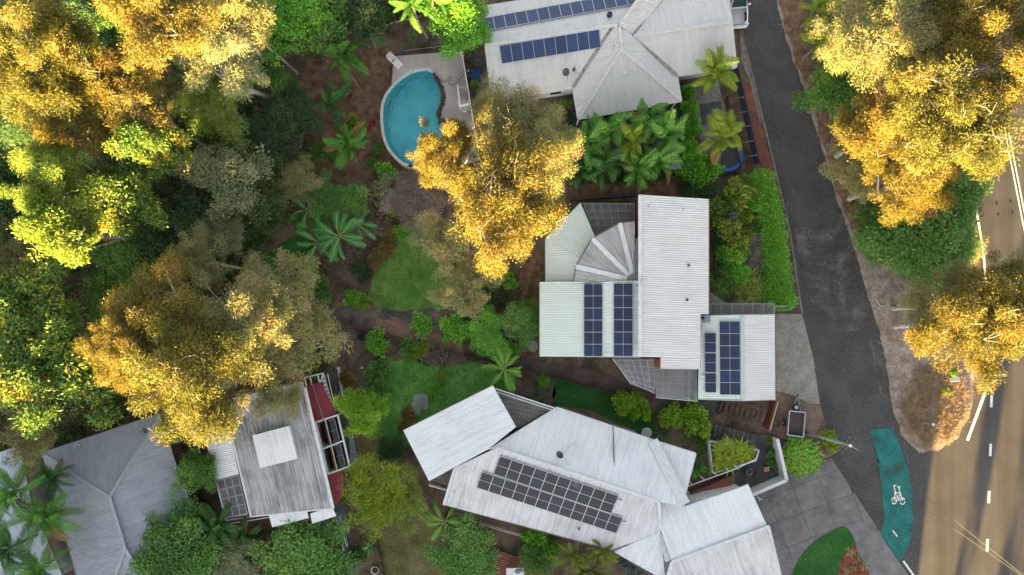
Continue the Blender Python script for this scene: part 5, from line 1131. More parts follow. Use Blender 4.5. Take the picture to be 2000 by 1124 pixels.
# bananas
banana(663, 462, 52, 3.2, 'banana', 'largest banana plant left of the oval lawn', 13, 3, group='banana plants')
banana(622, 475, 44, 2.8, 'banana', 'banana plant at the edge of the small dark lawn', 9, 5, group='banana plants')
banana(700, 440, 38, 2.4, 'banana', 'banana plant right of the largest banana, toward the bare twigs', 7, 8, group='banana plants')
banana(602, 412, 40, 2.6, 'banana', 'banana plant at the upper left of the banana clump', 6, 11, group='banana plants')
banana(985, 722, 42, 2.6, 'bananay', 'light green banana plant at the corner of the white left wing', 12, 4, group='banana plants')
banana(868, 1018, 42, 2.4, 'bananay', 'light green banana plant below the left wing of the white house', 10, 9, group='banana plants')
banana(935, 282, 30, 2.0, 'banana', 'banana leaves showing below the slender gum at the pool fence', 6, 12, group='banana plants')
# ---------------------------------------------------------------- spiky plants
Sp = 'spiky garden plants'
for k, x, y, r_, lf, lb in (('spiky', 1046, 210, 13, 'bright', 'bright green spiky plant in the gravel bed, leftmost against the beige house'), ('spiky', 1086, 206, 11, 'bright', 'spiky plant second from the left in the gravel bed'), ('spiky', 1100, 201, 12, 'bright', 'spiky plant third from the left in the gravel bed'), ('spiky', 1113, 202, 11, 'bright', 'rightmost spiky plant in the gravel bed by the hip roof'),
  ('spiky', 926, 163, 13, 'bright', 'round spiky plant beside the blue heap at the pool fence'), ('spiky', 905, 88, 14, 'pine', 'upper spiky plant at the corner of the pool deck'), ('spiky', 925, 104, 11, 'pine', 'lower spiky plant between deck corner and beige house'), ('spiky', 805, 72, 16, 'pine', 'feathery spiky plant on the bank above the pool deck'),
  ('agave', 1028, 577, 8, 'silver', 'pale blue agave left of the green roof'), ('agave', 638, 735, 8, 'silver', 'pale silvery agave beside the white louvres'), ('cycad', 1290, 848, 22, 'deep', 'dark cycad beside the round glass table'), ('cycad', 1374, 868, 22, 'palmdark', 'dark green fan plant below the concrete steps'), ('cycad', 1362, 900, 20, 'palmdark', 'dark green fan plant beside the white roof corner')):
    rosette(k, x, y, r_, lf, lb, group=Sp)
for i, (x, y) in enumerate(((1403, 878), (1420, 868), (1437, 878), (1450, 872), (1412, 896), (1430, 898), (1448, 893), (1425, 912), (1405, 908), (1462, 884))):
    rosette('cycad', x, y, 19, 'yellow', ('top left', 'upper left of centre', 'top middle', 'top right', 'middle left', 'centre', 'middle right', 'bottom middle', 'bottom left', 'tip-most right')[i] + ' yellow-green cycad in the white triangular planter', 1.0, 'cycad', 'cycad', 'cycads in the triangular planter')
for i, (x, y) in enumerate(((1372, 916), (1386, 922), (1360, 926), (1350, 915))):
    rosette('broad', x, y, 13, 'bright', ('second', 'nearest', 'third', 'farthest')[i] + ' low strap-leaf plant behind the handrail, counted from the planter', 0, 'strap_plant', 'plant', 'strap plants behind the planter rail')
k_ = 0
for i in range(44):      # the big rosette bush on the driveway corner
    a = i * 2.39996; rr = math.sqrt(i / 44); x, y = 1566 + 40 * rr * math.cos(a), 893 + 38 * rr * math.sin(a)
    if x < 1533: continue
    rosette('agave', x, y, 12, 'bright' if i % 3 else 'lime', 'rosette succulent of the dense green bank on the driveway corner', .9 * (1 - rr * rr) + .15, 'succulent', 'succulent', 'succulent bank on the driveway corner')
for i, (x, y, r_) in enumerate(((445, 470, 26), (475, 455, 26), (500, 470, 24), (485, 490, 26), (455, 495, 22), (510, 448, 18))):
    rosette('spiky', x, y, r_, 'mid', ('far left', 'upper middle', 'upper right', 'lower right', 'lower left', 'rightmost small')[i] + ' sword-leaved lily of the clump left of the small dark lawn', 0, 'sword_leaf_plant', 'plant', 'sword-leaf plants by the small lawn')
for i, (x, y, r_, lf) in enumerate(((575, 430, 22, 'mid'), (590, 445, 18, 'bright'))): rosette('spiky', x, y, r_, lf, ('larger', 'smaller')[i] + ' yellowish strap plant at the upper end of the small lawn', 0, 'strap_plant', 'plant', 'strap plants at the small lawn')
for i, (x, y, r_) in enumerate(((1398, 545, 24), (1412, 560, 26), (1430, 555, 20), (1405, 578, 20))): rosette('spiky', x, y, r_, 'mid', ('uppermost', 'largest', 'rightmost', 'lowest')[i] + ' long-leaved lily against the right wall of the fan roofed house', .2, 'strap_plant', 'plant', 'lilies beside the pale roof')
for i, (x, y, r_) in enumerate(((1465, 540, 24), (1480, 555, 24), (1455, 562, 22), (1490, 575, 20), (1470, 578, 22), (1450, 585, 18), (1440, 568, 14))): rosette('spiky', x, y, r_, 'lime', ('uppermost', 'upper right', 'middle left', 'rightmost', 'lower middle', 'lowest', 'smallest leftmost')[i] + ' pale green arching strap plant below the rock outcrop', .2, 'strap_plant', 'plant', 'pale strap plants below the rock')
for i, (x, y, c) in enumerate(((728, 238, 'upper'), (720, 247, 'middle'), (717, 307, 'lower'), (682, 185, 'topmost'))): rosette('broad', x, y, 10, 'red', f'{c} of the dark red cordylines left of the pool', .3, 'cordyline', 'plant', 'red cordylines')
for i, (x, y) in enumerate(((1662, 1080), (1675, 1092), (1690, 1108), (1668, 1112), (1655, 1118))): rosette('grass', x, y, 16 - i, 'mid' if i % 2 else 'olive', ('topmost', 'second', 'rightmost', 'lower middle', 'lower left')[i] + ' grassy tuft in the red mulch bed by the footpath', .1, 'grass_tuft', 'plant', 'grass tufts in the red mulch bed')
rosette('broad', 720, 1070, 16, 'banana', 'broad grey-green leaf plant by the white water pot', 1.0, 'broad_leaf_plant', 'plant')
# ---------------------------------------------------------------- garden shrubs
Sg = 'garden shrubs'
for v, x, y, r_, lf, h, lb in (
  ('shrub_b', 620, 300, 30, 'mid', 1.0, 'green shrub at the left foot of the lower pool garden palm'), ('shrub_a', 608, 100, 14, 'lime', 1.0, 'small round yellowish bush on the bank left of the large palm'), ('shrub_b', 690, 250, 28, 'lime', 1.0, 'low yellow-green shrub above the lower pool garden palm'),
  ('shrub_a', 735, 292, 14, 'mid', .8, 'small tufty shrub beside the pool wall'), ('shrub_a', 728, 315, 16, 'mid', .8, 'second tufty shrub beside the pool wall, lower down'), ('shrub_b', 757, 338, 24, 'bright', 1.3, 'leafy green shrub at the lower left of the pool'), ('shrub_c', 745, 378, 26, 'grey', 1.5, 'pale green candle-leaved shrub on the upper boundary'),
  ('shrub_big', 762, 414, 14, 'yellow', 1.0, 'small yellow-leaved shrub among the bare twigs'), ('shrub_fine', 790, 455, 22, 'bright', 1.2, 'bright feathery shrub at the upper edge of the oval lawn'), ('shrub_sparse', 762, 455, 20, 'orange', .9, 'orange-tinted shrub left of the bright feathery one'), ('shrub_sparse', 735, 503, 18, 'orange', .8, 'orange-red tinted shrub on the upper left edge of the oval lawn'), ('shrub_sparse', 755, 483, 16, 'orange', .7, 'small orange-tinted shrub at the top of the oval lawn'),
  ('shrub_c', 708, 530, 24, 'deep', 1.2, 'bluish green broad shrub left of the oval lawn'), ('shrub_b', 690, 582, 20, 'bright', 1.0, 'bright green shrub at the lower left of the oval lawn, left one of two'), ('shrub_b', 708, 592, 16, 'lime', .9, 'yellowish shrub at the lower left of the oval lawn, right one of two'), ('shrub_b', 625, 560, 30, 'mid', 1.5, 'green shrub at the right edge of the small dark lawn'), ('shrub_a', 600, 520, 22, 'mid', 1.0, 'low shrub under the banana edge of the small lawn'),
  ('shrub_sparse', 690, 500, 22, 'dry', .6, 'dry dead leaf heap below the banana plants'), ('shrub_sparse', 745, 440, 24, 'dry', .9, 'bare reddish twig heap right of the banana plants'), ('shrub_sparse', 660, 520, 22, 'dry', .6, 'dry brown litter heap at the lower banana edge'),
  ('shrub_sparse', 822, 632, 26, 'bright', 1.0, 'light green leggy shrub beside the brick path'), ('shrub_a', 883, 645, 32, 'bright', 1.5, 'first bright green shrub below the tan drooping gum'), ('shrub_c', 925, 610, 32, 'deep', 1.2, 'dark bluish shrub behind the bright green pair'), ('shrub_c', 962, 575, 26, 'deep', 1.2, 'dark bluish shrub higher along the garden steps'), ('shrub_b', 990, 548, 22, 'bright', 1.2, 'bright green shrub near the upper garden steps'),
  ('shrub_sparse', 995, 690, 26, 'bright', 1.2, 'light green leggy shrub at the lower left corner of the green roof'), ('shrub_sparse', 998, 640, 24, 'grey', 1.3, 'grey-green loose shrub beside the olive round tree'),
  ('shrub_sparse', 738, 672, 26, 'bright', 1.4, 'bright light green shrub below the boundary line near the water pots'), ('shrub_b', 800, 682, 26, 'mid', 1.0, 'green shrub along the boundary, left of the small yellow tree'), ('shrub_b', 822, 685, 20, 'yellow', 1.2, 'yellow-green shrub along the boundary above the lush lawn'), ('shrub_sparse', 845, 695, 22, 'dry', 1.0, 'bare white-twigged shrub above the lush lawn'), ('shrub_b', 740, 720, 26, 'mid', 1.2, 'rose bush at the left edge of the lush lawn, upper one'), ('shrub_b', 735, 755, 26, 'mid', 1.2, 'rose bush at the left edge of the lush lawn, lower one'), ('shrub_a', 742, 790, 26, 'bright', 1.4, 'dense green shrub behind the round lime yellow tree'),
  ('shrub_a', 862, 738, 14, 'lime', .7, 'low yellow-green mound at the top of the island bed'), ('shrub_sparse', 848, 760, 16, 'bright', .8, 'flowering plant in the middle of the island bed'), ('shrub_fine', 821, 788, 19, 'white', 1.3, 'white flowering bush at the corner of the left wing'), ('shrub_big', 800, 812, 15, 'orange', 1.0, 'orange-green croton left of the left wing'), ('shrub_big', 787, 835, 10, 'orange', .7, 'small red-leaved croton at the left wing corner'), ('shrub_fine', 765, 880, 34, 'deep', 1.5, 'dark shrub left of the white left wing'),
  ('shrub_a', 1062, 742, 15, 'bright', 1.0, 'small bright shrub above the stone paving'), ('shrub_a', 1225, 792, 32, 'clip', 1.7, 'lime clipped shrub below the boundary, left one of three'), ('shrub_b', 1250, 797, 28, 'clip', 1.6, 'lime clipped shrub below the boundary, against the left one'), ('shrub_a', 1318, 812, 30, 'clip', 1.7, 'lime clipped shrub below the patio roof, left of its pair'), ('shrub_b', 1362, 820, 34, 'clip', 1.7, 'lime clipped shrub above the concrete steps'),
  ('shrub_a', 1345, 215, 20, 'bright', 2.0, 'bright green hedge shrub right of the hip roof, upper'), ('shrub_b', 1350, 250, 22, 'bright', 2.0, 'bright green hedge shrub right of the hip roof, middle'), ('shrub_a', 1343, 280, 20, 'bright', 2.0, 'bright green hedge shrub right of the hip roof, lower'), ('shrub_b', 1342, 180, 18, 'bright', 2.0, 'bright green hedge shrub tucked under the roof corner'),
  ('shrub_b', 1352, 318, 34, 'bright', 2.2, 'bright leafy shrub left of the trampoline'), ('shrub_b', 1385, 332, 30, 'bright', 2.2, 'bright leafy shrub below the trampoline'), ('shrub_c', 1360, 350, 24, 'bright', 1.6, 'bright leafy shrub hanging over the upper boundary'), ('shrub_fine', 1375, 372, 34, 'deep', 1.4, 'dark shrub above the corner of the pale main roof'), ('shrub_fine', 1345, 368, 26, 'deep', 1.2, 'dark shrub left of the roof corner'),
  ('shrub_c', 1448, 375, 34, 'lime', 1.8, 'largest yellow-green tufted shrub at the top of the rock garden'), ('shrub_c', 1436, 402, 32, 'lime', 1.8, 'yellow-green tufted shrub second in the rock garden'), ('shrub_c', 1425, 440, 38, 'lime', 1.8, 'yellow-green tufted shrub in the middle of the rock garden'), ('shrub_c', 1442, 468, 32, 'lime', 1.7, 'yellow-green tufted shrub beside the rock outcrop'), ('shrub_c', 1428, 502, 34, 'bright', 1.5, 'bright green tufted shrub left of the rock outcrop'), ('shrub_big', 1428, 418, 14, 'silver', 1.9, 'silvery leaved shrub in the rock garden'), ('shrub_big', 1456, 425, 14, 'yellow', 1.6, 'yellow shrub with red blooms in the rock garden'), ('shrub_c', 1415, 530, 24, 'mid', 1.2, 'mid green shrub above the lilies'), ('shrub_fine', 1398, 470, 20, 'deep', 1.4, 'dark shrub against the right wall of the main roof'),
  ('shrub_c', 1405, 402, 28, 'mid', 1.4, 'mid green shrub against the upper right wall of the main roof'), ('shrub_a', 1470, 360, 26, 'bright', 1.2, 'bright green shrub at the upper end of the hedge'), ('shrub_b', 1470, 398, 26, 'bright', 1.3, 'bright green shrub between hedge and topmost tufted shrubs'), ('shrub_c', 1410, 490, 20, 'bright', 1.3, 'bright green shrub at the wall beside the tufted ones'), ('shrub_b', 1475, 440, 18, 'mid', 1.0, 'low green shrub above the rock outcrop'), ('shrub_a', 1442, 530, 26, 'bright', 1.2, 'bright green shrub below the rock outcrop'), ('shrub_c', 1400, 435, 18, 'mid', 1.3, 'mid green shrub between the silvery shrub and the wall'),
  ('shrub_sparse', 1618, 855, 20, 'yellow', 1.2, 'yellow-green shrub under the leaning power pole'), ('shrub_sparse', 1625, 870, 14, 'yellow', 1.0, 'small yellow-green shrub at the foot of the driveway corner'), ('shrub_b', 1508, 860, 10, 'lime', .8, 'upper potted green plant inside the white wall'), ('shrub_b', 1507, 885, 10, 'bright', .8, 'middle green plant inside the white wall'), ('shrub_b', 1508, 907, 9, 'bright', .7, 'lower green plant inside the white wall'), ('shrub_a', 1508, 818, 10, 'mid', .8, 'small shrub in the timber planter by the trailer'),
  ('shrub_b', 1045, 1052, 28, 'bright', 1.6, 'bright green shrub at the lower white eave'), ('shrub_fine', 1045, 1095, 34, 'mid', 1.8, 'feathery green shrub right of the timber deck'), ('shrub_b', 1075, 1075, 22, 'bright', 1.8, 'bright shrub between the feathery one and the palms'), ('shrub_sparse', 962, 1083, 8, 'bright', .7, 'small potted tree on the timber deck'), ('shrub_c', 1235, 1112, 22, 'silver', 1.2, 'silver-grey shrub below the white house at the bottom edge'),
  ('shrub_fine', 1105, 232, 22, 'deep', 1.3, 'dark green round shrub below the gravel bed'), ('shrub_fine', 1175, 236, 16, 'deep', 1.2, 'dark shrub at the veranda corner of the hip roof'), ('shrub_a', 668, 965, 18, 'bright', 2.2, 'small green shrub top at the maroon roof end'), ('shrub_fine', 668, 907, 12, 'bright', 2.6, 'green bush growing through the pergola opening'), ('shrub_a', 610, 722, 20, 'yellow', 1.4, 'yellow-green bush at the end of the maroon roof'), ('shrub_b', 585, 712, 22, 'mid', 1.4, 'green bush left of the yellow-green bush by the maroon roof'), ('shrub_a', 640, 780, 14, 'mid', 1.0, 'green plant beside the louvre strip'),
  ('shrub_big', 680, 740, 16, 'orange', 1.2, 'dark croton with orange tips by the white fence'), ('shrub_b', 700, 1085, 16, 'mid', 1.0, 'green shrub at the right of the side path'), ('shrub_fine', 660, 1095, 20, 'mid', 1.2, 'soft green shrub left of the side path'), ('shrub_a', 640, 1065, 22, 'mid', 1.4, 'green shrub beside the round hoop'),
  ('shrub_fine', 1815, 545, 42, 'olive', 1.4, 'twiggy olive shrub at the lower end of the thicket'), ('shrub_fine', 1700, 470, 30, 'mid', 1.2, 'low green shrub at the left foot of the thicket'), ('shrub_b', 1862, 730, 8, 'bright', .6, 'small green weed beside the white board'), ('shrub_fine', 1848, 765, 12, 'lime', .5, 'yellow-green weed clump on the sunlit island')):
    shrub(v, x, y, r_, lf, lb, h, group=Sg)
# clipped hedge along the footpath: one plant row grown together
rs = np.random.default_rng(91); hp = [(1487, 345), (1497, 385), (1507, 430), (1513, 480), (1518, 530), (1523, 575), (1527, 592)]
pos, ax = [], []
path = smooth_path([P(x, y, .8) for x, y in hp], 8)
for i, p in enumerate(path):
    k = 760; wd = 1.05 + .22 * math.sin(i * 1.3) + .16 * math.sin(i * 2.9) + .3 * (i / len(path)); b = ball(k, rs, .3) * np.array([wd, .75, .75]) + rs.normal(size=(k, 3)) * .11; pos.append(np.array(p) + b); ax.append(unit(b) + rs.normal(size=(k, 3)) * .6)
hm = leaf_mesh('hedge', np.concatenate(pos), np.concatenate(ax), .15, .09, rs); hm.materials.append(LM['bright'])
tag(put(bpy.data.objects.new('hedge', hm)), 'long bright green clipped hedge beside the purple footpath', 'hedge')

# ---------------------------------------------------------------- uncountable ground growth
def scatter(name, polys, n, leaf, L, Wd, zmax, label, cat, seed, clump=40, csize=.8, up=.4, flat=False):
    rs = np.random.default_rng(seed); pos, ax = [], []; P2 = [[Vector(p[:2]) for p in PX(q)] for q in polys]
    def inside(x, y, q):
        c = False
        for i in range(len(q)):
            a, b = q[i - 1], q[i]
            if (a.y > y) != (b.y > y) and x < (b.x - a.x) * (y - a.y) / (b.y - a.y) + a.x: c = not c
        return c
    ar = [abs(area(q)) for q in P2]
    for q, a_ in zip(P2, ar):
        x0, x1 = min(p.x for p in q), max(p.x for p in q); y0, y1 = min(p.y for p in q), max(p.y for p in q); want = int(n * a_ / sum(ar) / clump) + 1; got = 0; tries = 0
        while got < want and tries < want * 30:
            tries += 1; x, y = rs.uniform(x0, x1), rs.uniform(y0, y1)
            if not inside(x, y, q): continue
            got += 1; s = csize * rs.uniform(.5, 1.4); hh = zmax * rs.uniform(.25, 1)
            b = ball(clump, rs, .5) * np.array([s, s, hh * .5]); b[:, 2] += hh * .5; b[:, 2] = np.abs(b[:, 2]) + .06
            pos.append(np.array([x, y, 0]) + b)
            if flat: ax.append(rs.normal(size=(clump, 3)) * np.array([1, 1, .12]))
            else: ax.append(unit(b) * .5 + rs.normal(size=(clump, 3)) * .6 + np.array([0, 0, up]))
    m = leaf_mesh(name, np.concatenate(pos), np.concatenate(ax), L, Wd, rs); m.materials.append(LM[leaf]); o = put(bpy.data.objects.new(name, m)); return tag(o, label, cat, None, 'stuff')
bush = [[(-40, -40), (480, -40), (560, 60), (500, 180), (590, 210), (575, 330), (600, 380), (560, 440), (510, 520), (440, 560), (380, 760), (300, 800), (80, 880), (-40, 900)]]
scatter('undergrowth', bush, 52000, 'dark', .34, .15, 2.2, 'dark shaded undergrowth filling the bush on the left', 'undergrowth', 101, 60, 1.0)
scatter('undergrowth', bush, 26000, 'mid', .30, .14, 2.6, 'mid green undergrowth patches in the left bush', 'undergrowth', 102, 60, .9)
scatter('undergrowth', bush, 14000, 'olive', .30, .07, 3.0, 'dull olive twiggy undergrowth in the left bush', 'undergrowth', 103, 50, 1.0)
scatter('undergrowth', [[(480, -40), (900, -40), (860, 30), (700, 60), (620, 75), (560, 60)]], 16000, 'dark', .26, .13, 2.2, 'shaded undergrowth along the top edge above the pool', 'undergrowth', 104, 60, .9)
scatter('undergrowth', [[(1570, -40), (1860, -40), (1880, 330), (1895, 500), (1800, 560), (1700, 500), (1650, 330)]], 30000, 'mid', .28, .10, 2.2, 'green undergrowth below the gums between the roads', 'undergrowth', 105, 60, .9)
scatter('ground_cover', [[(470, 440), (540, 470), (500, 520), (450, 560), (420, 520)], [(600, 640), (650, 660), (640, 720), (560, 720), (520, 680)], [(330, 850), (395, 850), (420, 1010), (390, 1030)], [(430, 1030), (690, 1040), (690, 1140), (300, 1140), (390, 1060)], [(40, 880), (90, 890), (140, 1060), (90, 1000)]], 15000, 'dark', .22, .11, .9, 'low dark ground cover between the roofs at the lower left', 'ground cover', 106, 40, .6)
scatter('ground_cover', [[(760, 655), (930, 690), (930, 705), (850, 715), (760, 700)], [(1020, 745), (1080, 745), (1060, 790), (1010, 770)], [(1390, 385), (1480, 340), (1500, 590), (1390, 590)], [(1330, 850), (1390, 830), (1400, 860), (1350, 930)], [(900, 590), (1050, 540), (1040, 690), (920, 690)]], 10000, 'mid', .16, .08, .5, 'low mixed green ground cover in the garden beds', 'ground cover', 107, 36, .45)
scatter('ground_cover', [[(1100, 300), (1330, 290), (1330, 350), (1110, 360)]], 7000, 'palmdark', .28, .12, 1.6, 'shaded green growth under the palm clump', 'ground cover', 108, 40, .6)
scatter('dry_grass', [[(1790, 720), (1860, 700), (1890, 770), (1885, 820), (1850, 865), (1800, 875), (1765, 840), (1755, 790)]], 15000, 'straw', .38, .025, .22, 'dry straw grass on the tip of the traffic island', 'dry grass', 109, 30, .35, .2)
scatter('leaf_litter', [isl], 9000, 'dry', .14, .05, .02, 'dry leaves and twigs strewn over the road verge', 'leaf litter', 110, 6, .5, 0, True)
scatter('leaf_litter', [[(470, 60), (760, 60), (770, 300), (820, 360), (700, 480), (600, 640), (740, 640), (1050, 560), (1050, 700), (900, 720), (600, 620), (560, 300)]], 12000, 'dry', .12, .05, .02, 'dry leaf litter over the garden earth', 'leaf litter', 111, 6, .5, 0, True)
lw = [[(742, 850), (748, 745), (770, 712), (850, 716), (930, 704), (1005, 745), (985, 790), (820, 850)], [(722, 590), (740, 525), (768, 495), (850, 470), (900, 590), (770, 606)], [(1085, 785), (1090, 745), (1215, 768), (1275, 805), (1255, 845)], [(1560, 1110), (1590, 1065), (1652, 1032), (1665, 1070), (1640, 1120)], [(740, 1035), (860, 1035), (895, 1130), (740, 1130)]]
scatter('leaf_litter', lw, 420, 'straw', .10, .05, .01, 'scattered pale fallen leaves on the lawns', 'leaf litter', 121, 2, .8, 0, True)
scatter('fallen_twigs', [isl], 700, 'straw', .55, .03, .05, 'pale twigs and bark strips strewn on the road verge', 'twigs', 120, 3, .7, 0, True)
scatter('leaf_litter', [Lroad + Rroad[::-1]], 500, 'straw', .10, .05, .01, 'scattered pale fallen leaves on the narrow street', 'leaf litter', 112, 2, .8, 0, True)
scatter('grass', [[(722, 590), (740, 525), (790, 450), (850, 440), (905, 480), (950, 530), (955, 585), (900, 600), (770, 606)]], 14000, 'lawngrass', .11, .035, .06, 'short green grass of the oval lawn', 'grass', 113, 10, .3, .8)
scatter('grass', [[(742, 860), (748, 745), (770, 712), (850, 716), (930, 704), (1005, 745), (985, 790), (820, 850)]], 14000, 'lawngrass', .11, .035, .06, 'short lush grass of the lawn left of the white house', 'grass', 114, 10, .3, .8)
for o in bpy.data.objects:
    if o.name.startswith(('leaf_litter', 'grass.', 'dry_grass')) or o.name == 'grass': o.location.z = .03
    if o.get('label') == 'scattered pale fallen leaves on the lawns': o.location.z = .06
    if o.name.startswith('fallen_twigs') or o.get('label') == 'dry leaves and twigs strewn over the road verge': o.location.z = .07
# ================================================================ pool and pool garden
def watermat():
    m = bpy.data.materials.new('pool_water'); nt, b = nodes_of(m); L = nt.links.new
    tr = N(nt, 'ShaderNodeBsdfTransparent'); tr.inputs[0].default_value = (.80, .96, .98, 1)
    gl = N(nt, 'ShaderNodeBsdfGlossy'); gl.inputs['Roughness'].default_value = .06
    tc = N(nt, 'ShaderNodeTexCoord'); n1 = N(nt, 'ShaderNodeTexNoise', i_Scale=1.6, i_Detail=3.0); L(tc.outputs['Object'], n1.inputs['Vector'])
    bp = N(nt, 'ShaderNodeBump', i_Strength=.25, i_Distance=.05); L(n1.outputs['Fac'], bp.inputs['Height']); L(bp.outputs[0], gl.inputs['Normal'])
    fz = N(nt, 'ShaderNodeFresnel', i_IOR=1.33); mx = N(nt, 'ShaderNodeMixShader'); L(fz.outputs[0], mx.inputs[0]); L(tr.outputs[0], mx.inputs[1]); L(gl.outputs[0], mx.inputs[2]); L(mx.outputs[0], nt.nodes['Material Output'].inputs[0]); return m
ZP = 1.25
pool_px = [(835, 139), (846, 146), (858, 165), (863, 183), (860, 204), (854, 220), (857, 234), (868, 243), (884, 253), (893, 268), (890, 292), (868, 312), (830, 321), (797, 321), (779, 311), (761, 290), (751, 263), (748, 228), (751, 201), (761, 181), (782, 158), (808, 142)]
pl_ = smooth_loop(pool_px, 4)
wpts = [P(x, y, ZP - .12) for x, y in pl_]
pool = thing('swimming_pool', 'kidney shaped turquoise swimming pool with pale coping and rock edge', 'pool', P(810, 230))
basin_m = mat('pool_plaster', [(.28, (.10, .44, .48)), (.5, (.16, .58, .62)), (.72, (.26, .68, .70))], .35, .7, .2, 6, .2, 0, 8, .08)
bb = MB(); n = len(wpts); low = inset([p for p in wpts], .35)
lowp = [Vector((p.x, p.y, .06)) for p in low]
if area([p for p in wpts]) < 0: wpts = wpts[::-1]
bb.add([Vector((p.x, p.y, ZP - .02)) for p in wpts] + lowp, [(i, (i + 1) % n, n + (i + 1) % n, n + i) for i in range(n)] + [tuple(range(n, 2 * n))])
bb.build('basin', basin_m, pool)
MB().add([(p.x, p.y, ZP - .14) for p in wpts], [tuple(range(n))]).build('water', watermat(), pool)
outer = inset([p for p in wpts], -.24); cp = MB()
inn = [Vector((p.x, p.y, ZP + .02)) for p in wpts]; out_ = [Vector((p.x, p.y, ZP + .02)) for p in outer]; outl = [Vector((p.x, p.y, -.05)) for p in outer]; innl = [Vector((p.x, p.y, ZP - .2)) for p in wpts]
cp.add(inn + out_ + outl + innl, [(i, (i + 1) % n, n + (i + 1) % n, n + i) for i in range(n)] + [(n + i, n + (i + 1) % n, 2 * n + (i + 1) % n, 2 * n + i) for i in range(n)] + [(3 * n + i, 3 * n + (i + 1) % n, (i + 1) % n, i) for i in range(n)])
cp.build('coping', mat('coping_stone', [(.3, (.33, .30, .26)), (.6, (.50, .47, .42))], 2.2, .8, .2, 12, .3, 0, 6, .12), pool)
rockm = mat('brown_rock', [(.3, (.022, .017, .015)), (.5, (.055, .045, .04)), (.72, (.12, .10, .09))], 2.5, .9, .8, 9, .2, 0, 8, .4)
def rock(name, c, r, parent, mt=rockm, seed=0, sz=.7, world=True, label=None):
    bm = bmesh.new(); bmesh.ops.create_icosphere(bm, subdivisions=2, radius=1)
    for v in bm.verts:
        k = 1 + .38 * noise.noise(v.co * 1.3 + Vector((seed * 3.1, seed, 0))); v.co = Vector((v.co.x * r * k, v.co.y * r * k * .85, v.co.z * r * sz * k)) + Vector(c)
    m = bpy.data.meshes.new(name); bm.to_mesh(m); bm.free(); m.materials.append(mt); return put(bpy.data.objects.new(name, m), parent)
rk = [(846, 146), (850, 152), (854, 158), (857, 165), (860, 171), (862, 178), (864, 184), (864, 191), (863, 197), (862, 204), (859, 210), (857, 216), (855, 222), (855, 229), (861, 238), (800, 324), (808, 325), (817, 325), (826, 325), (835, 324)]
for i, (x, y) in enumerate(rk): rock('edging_rock', P(x + 1.5, y, ZP + .08), (.17 + .06 * ((i * 7) % 5) / 4) * (1.7 if i == 14 else 1.15), pool, seed=i)
MB().prism([P(x, y, ZP - .4) for x, y in ((751, 206), (757, 192), (762, 190), (758, 206))], .1, ZP - .4).build('entry_step', mat('step_plaster', [(.3, (.25, .36, .34)), (.6, (.33, .44, .42))], 1), pool)
MB().lathe(P(779, 212, .1), [(.001, .12), (.1, .1), (.16, .02)], 12).build('floor_drain', whitep, pool)
# timber deck round the pool (boards too fine to pick apart)
def plankmat(name, c1, c2, rot, per=.14):
    m = bpy.data.materials.new(name); nt, b = nodes_of(m); L = nt.links.new
    tc = N(nt, 'ShaderNodeTexCoord'); mp = N(nt, 'ShaderNodeMapping'); mp.inputs['Rotation'].default_value = (0, 0, rot); L(tc.outputs['Object'], mp.inputs[0])
    br = N(nt, 'ShaderNodeTexBrick', i_Scale=1.0); br.inputs['Brick Width'].default_value = 3.2; br.inputs['Row Height'].default_value = per; br.inputs['Mortar Size'].default_value = .008
    br.inputs['Color1'].default_value = (*c1, 1); br.inputs['Color2'].default_value = (*c2, 1); br.inputs['Mortar'].default_value = (*[x * .3 for x in c2], 1); L(mp.outputs[0], br.inputs['Vector'])
    n1 = N(nt, 'ShaderNodeTexNoise', i_Scale=.7, i_Detail=7.0); L(tc.outputs['Object'], n1.inputs['Vector']); r = ramp(nt, [(.3, (.75, .75, .75)), (.7, (1.1, 1.1, 1.1))]); L(n1.outputs['Fac'], r.inputs[0])
    mu = N(nt, 'ShaderNodeMix', data_type='RGBA', blend_type='MULTIPLY'); mu.inputs[0].default_value = 1; L(br.outputs['Color'], mu.inputs[6]); L(r.outputs[0], mu.inputs[7]); L(mu.outputs[2], b.inputs['Base Color']); b.inputs['Roughness'].default_value = .8; return m
dk_m = plankmat('grey_deck_boards', (.38, .34, .315), (.355, .317, .295), R(7))
dk = [(770, 110), (901, 100), (915, 178), (929, 258), (938, 312), (880, 332)]
edge = [(870, 314), (893, 296), (897, 268), (886, 251), (868, 241), (859, 233), (857, 220), (863, 204), (866, 183), (861, 163), (848, 143), (836, 136), (806, 138), (780, 154), (764, 172)]
deck = thing('pool_deck', 'pale grey timber deck wrapping the upper and right side of the pool', 'deck', P(880, 180))
MB().prism(PX(dk + edge, ZP), ZP - .15, ZP).build('deck_boards', dk_m, deck)
for x, y in ((772, 113), (835, 106), (899, 103), (913, 178), (927, 256), (934, 308), (884, 328), (767, 168)):
    q = P(x, y, ZP); MB().box((q.x, q.y, ZP / 2 - .1), (.14, .14, ZP - .1)).build('deck_post', timber, deck)
MB().bar(P(769, 111, ZP - .1), P(764, 170, ZP - .1), .06, .24).build('fascia_board', timber, deck); MB().bar(P(772, 109, ZP - .1), P(901, 99, ZP - .1), .06, .24).build('fascia_board', timber, deck)
pf = thing('pool_fence', 'white pool fence along the right side of the grey deck', 'fence', P(915, 180))
